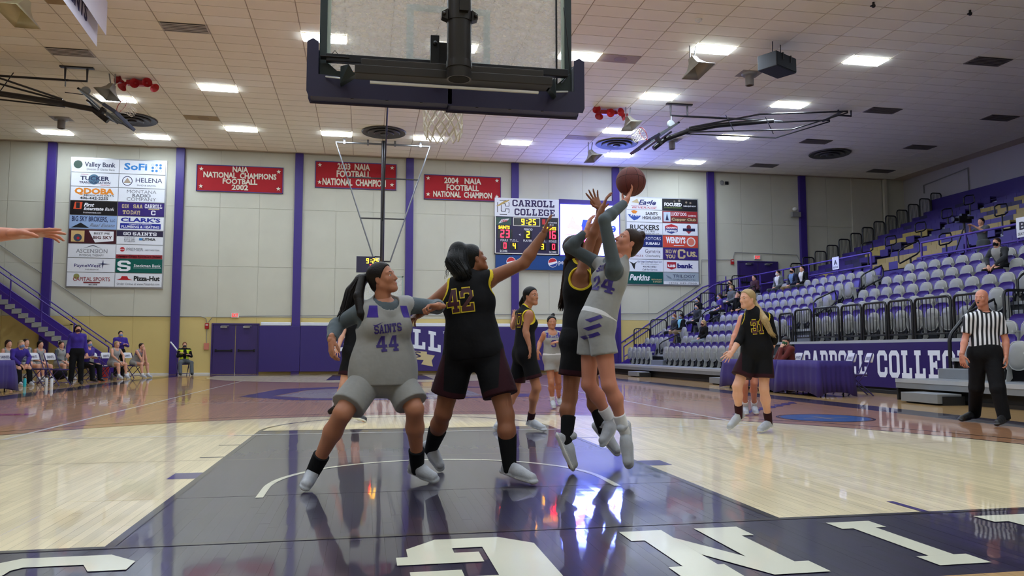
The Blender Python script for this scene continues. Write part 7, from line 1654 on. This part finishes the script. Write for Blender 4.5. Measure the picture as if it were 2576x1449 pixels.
def extra(label, x, y, z, deg, H=1.75, seat=None, arms='lap', sk='fair', hair='short', hc='dark', top=('jacket', 'navy'), legs=('trousers', 'black2'), shoes='shoeblk', mask=None, lean=.1, spread=.06, hd=0., nod=0., legf=0., female=False, open_=None, bulk=1., group=None, q=0, sock=None, tail=False, cap=None, num=None):
    J, f, r, hdv = rig(x, y, z, math.radians(deg), H, seat, arms, lean, spread, math.radians(hd), nod, legf, .16 if female else .185)
    p = Person(label, J, H, sk, bulk, hdv, (0, 0, 1), q=q, female=female, group=group)
    toes = {sd: J['an'+sd]+f*.17*p.s-V(0, 0, .07) for sd in 'LR'}
    hv = {}
    for sd in 'LR': hv[sd] = ((nrm(J['wr'+sd]-J['el'+sd])+V(0, 0, -.1), V(0, 0, -1)-f*.1), dict(curl=(.5, .5, .5, .5)))
    p.build(toes, hv, FB[mask] if mask else None)
    p.hair(hair, hc, [J['head']-p.hf*.08+V(0, 0, .04), J['head']-p.hf*.13, J['head']-p.hf*.11-V(0, 0, .16)] if tail else None)
    k, m = top[:2]
    if k == 'jacket': p.jacket(FB[m], .02, open_=FB[open_] if open_ else None)
    elif k == 'tee': p.jersey(FB[m], None, .016, .062, sleeve=.75, hem=-.05, name='shirt')
    elif k == 'jersey': p.jersey(FB[m], FB[top[2]] if len(top) > 2 else None, .014, .078, armr=.085, hem=-.05)
    elif k == 'jersey_long': p.shirt(FB['slate'], 1.93, .006); p.jersey(FB[m], None, .016, .08, armr=.085, hem=-.05)
    if legs[0] == 'trousers': p.trousers(FB[legs[1]], .016)
    else: p.shorts(FB[legs[1]], None, .02, .03, .62)
    p.shoes(FB[shoes], FB['sole'] if shoes == 'shoe' else FB['shoeblk'], sock=FB[sock] if sock else None, sockh=.1)
    if num: p.decal(BLK('SAINTS'), p.mid+p.up*.34+p.fr*.1, .05, .22, ink((52, 36, 120))); p.decal(BLK(num), p.mid+p.up*.20+p.fr*.1, .1, .17, ink((52, 36, 120)))
    if cap: F = Fld(.011); c = p.hc; F.ell(c+p.hu*.045-p.hf*.01, (.095, .11, .075), np.array([p.hr, p.hf, p.hu]).T); F.cut(c+p.hu*.035, -p.hu); fobj('cap', F, FB[cap], p.t)
    return p
def fl(px, py): g = G(px, py, 0); return g[0], g[1]
# left bench (x,y from the floor)
x, y = fl(190, 968); pc = extra('woman coach in a purple pullover, black trousers and mask standing by the bench at left', x, y, 0, -62, 1.78, None, 'down', 'fair', 'long', 'dark', ('jacket', 'purple'), ('trousers', 'black2'), mask='plum', female=True, bulk=1.04, lean=0, q=0)
pb = extra('assistant in purple pullover and mask bending forward at the left end of the bench', -10.35, 20.3, 0, -35, 1.75, .45, 'knees', 'fair', 'short', 'blonde', ('jacket', 'purple'), ('trousers', 'black2'), 'shoe', 'maskblue', .45)
extra('grey-clad bench player with long sleeves, number 33, seated near the left edge', -10.9, 22.3, 0, -30, 1.82, .45, 'lap', 'fair', 'pulled', 'brown', ('jersey_long', 'grey'), ('shorts', 'grey'), 'shoe', None, .1, female=True, sock='white', num='33')
extra('seated bench player with long fair hair at the far left, behind the assistant in purple', -11.3, 22.1, 0, -30, 1.72, .45, 'lap', 'fair', 'long', 'brown', ('jersey', 'grey'), ('shorts', 'grey'), 'shoe', None, .1, female=True, sock='white')
extra('smiling bench player with brown hair behind number 33', -11.1, 23.9, 0, -30, 1.72, .45, 'lap', 'fair', 'long', 'dark', ('jersey', 'grey'), ('shorts', 'grey'), 'shoe', None, .15, female=True, sock='white')
pm = extra('man in purple polo and blue mask seated with a clipboard right of the standing coach', -9.4, 23.0, 0, -25, 1.82, .45, 'hold', 'fair', 'short', 'dark', ('tee', 'purple'), ('trousers', 'black2'), 'shoeblk', 'maskblue', .25, bulk=1.08)
w_ = pm.J['wrL']*.5+pm.J['wrR']*.5; tg = mk('clipboard', MB().box((-.15, -.11, -.004), (.15, .11, .004), rotz(-.4), w_+V(.08, -.05, .03)), FB['white']); tag(tg, 'white clipboard held by the seated man in the purple polo', 'clipboard')
extra('grey-clad bench player with hands on knees, left of the last one', -9.3, 25.6, 0, -32, 1.80, .45, 'knees', 'fair', 'pulled', 'blonde', ('jersey', 'grey'), ('shorts', 'grey'), 'shoe', None, .25, female=True, sock='white')
extra('grey-clad bench player leaning chin on hands, rightmost on the bench', -8.85, 26.6, 0, -25, 1.76, .45, 'chin', 'fair', 'pulled', 'brown', ('jersey', 'grey', 'purple'), ('shorts', 'grey'), 'shoe', None, .5, female=True, sock='white')
extra('bench player mostly hidden behind the standing coach', -10.9, 25.2, 0, -30, 1.72, .45, 'lap', 'fair', 'pulled', 'brown', ('jersey_long', 'grey'), ('shorts', 'grey'), 'shoe', None, .1, female=True, sock='white')
extra('man in purple zip top and mask standing with folded arms behind the bench', -9.85, 28.3, 0, -55, 1.80, None, 'fold', 'fair', 'short', 'dark', ('jacket', 'purple'), ('trousers', 'black2'), 'shoeblk', 'maskblue', 0)
ps = extra('security attendant in a yellow vest and black hoodie seated by the double doors', -7.75, 29.5, 0, -70, 1.78, .45, 'fold', 'fair', 'short', 'ginger', ('jacket', 'black2'), ('trousers', 'greytr'), 'shoeblk', 'charcoal', -.05, spread=.12, legf=.15)
F = Fld(.013); ps.torso(F, .035, .05); F.cut(ps.mid+ps.up*.06, -ps.up); F.cut(ps.mid+ps.up*.48, ps.up); F.sub(ps.mid+ps.up*.3+ps.fr*.16, (.07, .12, .3), np.array([ps.rt, ps.fr, ps.up]).T)
for sd in 'LR': F.subcap(ps.J['sh'+sd]-ps.up*.03, ps.J['el'+sd], .075, .07)
fobj('hi_vis_vest', F, FB['hivis'], ps.t)
b = mk('flag_stick', MB().tube([(-8.35, 29.75, 1.35), (-8.0, 29.6, .95)], .03), m_white_pl); tag(b, 'dark and white rolled flag beside the security attendant', 'flag')
for (x, y, a, lb) in ((-9.2, 20.25, -1.9, 'empty white-backed folding chair left of the standing coach'), (-9.95, 21.1, -1.9, 'second empty folding chair behind the coach'), (-10.4, 20.2, -2.1, 'folding chair under the assistant in purple'), (-10.95, 22.3, -2.0, 'folding chair under number 33'), (-9.45, 23.05, -2., 'folding chair under the man with the clipboard'),
    (-9.35, 25.6, -2.1, 'folding chair under the player with hands on her knees'), (-8.9, 26.6, -2., 'folding chair under the rightmost bench player'), (-7.8, 29.5, -2.8, 'folding chair under the security attendant'), (-9.4, 24.4, -2., 'empty white-backed folding chair in the middle of the bench')):
    fold_at(x, y, a, lb)
for (x, y, c, lb) in ((-9.75, 19.5, (40, 170, 180), 'turquoise water bottle on the floor at the left end of the bench'), (-9.35, 19.9, (205, 208, 212), 'grey-white water bottle on the floor right of the turquoise one'), (-9.0, 19.3, (220, 222, 226), 'clear water bottle on the floor by the coach'), (-8.8, 25.6, (225, 225, 228), 'white bottle on the floor by the rightmost bench player'), (-8.9, 24.2, (60, 60, 64), 'dark bottle on the floor at the middle of the bench')):
    t = thing('water_bottle', lb, 'bottle', (x, y, 0), 'water bottles by the bench'); mk('bottle_body', MB().lathe([(.036, 0), (.04, .02), (.04, .2), (.022, .235)], (x, y, 0), 14), mat('bottle_%d' % c[0], c, .3), t, smooth=True); mk('bottle_cap', MB().lathe([(.024, .235), (.024, .27)], (x, y, 0), 12), m_dk, t)
o = mk('sports_bag', MB().sph((-10.6, 24.3, .22), (.3, .2, .2), 14, 10), FB['black2'], smooth=True); tag(o, 'black sports bag on a chair behind the coach', 'bag')
t = thing('drink_crate', 'red cooler behind the bench players on the left', 'cooler', (-9.9, 26.6, 0)); mk('tub', MB().lathe([(.16, 0), (.2, .42)], (-9.9, 26.6, 0), 16), m_red, t); mk('lid', MB().lathe([(.21, .42), (.2, .47)], (-9.9, 26.6, 0), 16), m_frame, t)
# official with green bandana at the scorers table
po = extra('official in a dark red shirt with green bandana and backward cap at the scorers table', 10.05, 13.95, 0, 180, 1.80, .45, 'chin', 'fair', 'short', 'brown', ('jacket', 'red'), ('trousers', 'black2'), 'shoeblk', 'green', .2, hd=-20, cap='charcoal', bulk=1.1)
# spectators on the lower tiers:  (row, y)
def spec(k, y, label, **kw): return extra(label, 11.1+.8*k-.02, y, DZ(k), 180+kw.pop('da', 10), kw.pop('H', 1.76), .44, **kw)
random.seed(11)
spec(2, 27.2, 'masked spectator in a light blue shirt and dark vest on the far lower tiers', top=('jacket', 'black2'), open_='lightblue', mask='maskblue', hc='black', sk='brown', legs=('trousers', 'khaki'), lean=-.05)
spec(2, 27.77, 'spectator in dark clothes half hidden behind the one in the light blue shirt', top=('jacket', 'charcoal'), mask='maskblue', hc='ginger')
spec(1, 23.06, 'blonde woman with purple mask and black top on the lower tiers', top=('jacket', 'black2'), mask='plum', hair='long', hc='blonde', legs=('trousers', 'jeans'), female=True, H=1.68)
spec(4, 28.9, 'spectator in dark coat and blue mask  in the far block', top=('jacket', 'black2'), mask='maskblue', hc='black')
spec(3, 27.2, 'spectator in a black jacket with blue mask, by the far aisle', top=('jacket', 'charcoal'), mask='maskblue', hc='black')
spec(4, 26.65, 'young man in a purple T-shirt and mask sitting sideways on the tiers', top=('tee', 'purple'), mask='maskblue', hc='brown', da=-20)
spec(5, 27.2, 'spectator in a grey top and white mask above the purple T-shirt', top=('jacket', 'grey2'), mask='maskblue', hc='blonde')
spec(4, 24.68, 'spectator in black leaning on knees behind the blonde player', top=('jacket', 'black2'), hc='black', arms='chin', lean=.4)
spec(6, 28.9, 'spectator in black near the upper doors', top=('jacket', 'black2'), hc='black', mask='charcoal')
spec(6, 26.65, 'spectator in a plum shirt with dark hair below the upper doors', top=('jacket', 'plum'), hc='black')
spec(6, 24.68, 'man in grey blazer with white mask, left of the three men in jackets', top=('jacket', 'grey2'), open_='white', mask='white', hc='dark', legs=('trousers', 'charcoal'))
spec(6, 23.6, 'man in navy blazer with black mask, middle of the three men in jackets', top=('jacket', 'navy'), open_='blue', mask='black2', hc='dark', legs=('trousers', 'khaki'))
spec(6, 22.9, 'man in black jacket with beard, right of the three men in jackets', top=('jacket', 'black2'), open_='white', hc='black', legs=('trousers', 'charcoal'))
spec(5, 12.55, 'man in grey fleece with black mask seated at the right edge of the stands', top=('jacket', 'charcoal'), open_='grey', mask='black2', hc='brown', legs=('trousers', 'black2'), lean=.3, arms='knees', bulk=1.05)
# camera operator and tripod on the walkway
pv = extra('camera operator in a grey shirt standing behind a tripod on the walkway', 17.9, 16.3, 3.31, 190, 1.75, None, 'cam', 'fair', 'short', 'dark', ('tee', 'greytr'), ('trousers', 'greytr'), 'shoeblk', None, .05)
t = thing('video_camera', 'black video camera on a tripod on the walkway of the stands', 'camera', (17.35, 16.3, 3.31)); c = V(17.35, 16.4, 4.95)
mk('camera_body', MB().box(c-V(.22, .08, .08), c+V(.22, .08, .12)).box(c+V(-.1, -.05, .12), c+V(.1, .05, .2)), m_dk, t, bevel=.01); mk('lens', MB().lathe([(.05, 0), (.07, .16)], c-V(.22, 0, -.02), 14, np.array([[0, 0, -1], [0, 1, 0], [1, 0, 0]])), m_dk, t); mk('viewfinder', MB().box(c+V(.05, -.18, .02), c+V(.2, -.08, .1)), m_dk, t)
for a in (0.3, 2.4, 4.5): mk('tripod_leg', MB().tube([c-V(0, 0, .2), V(17.35+.5*math.cos(a), 16.4+.5*math.sin(a), 3.31)], .022), m_dk, t)
mk('tripod_head', MB().tube([c-V(0, 0, .25), c-V(0, 0, .08)], .045), m_dk, t)
# small things on the scorers table
t = thing('table_microphone', 'small white paper cup and device on the scorers table by the official', 'device', (9.3, 14.2, .76)); mk('device', MB().box((9.2, 14.1, .762), (9.35, 14.3, .79)), m_frame, t)
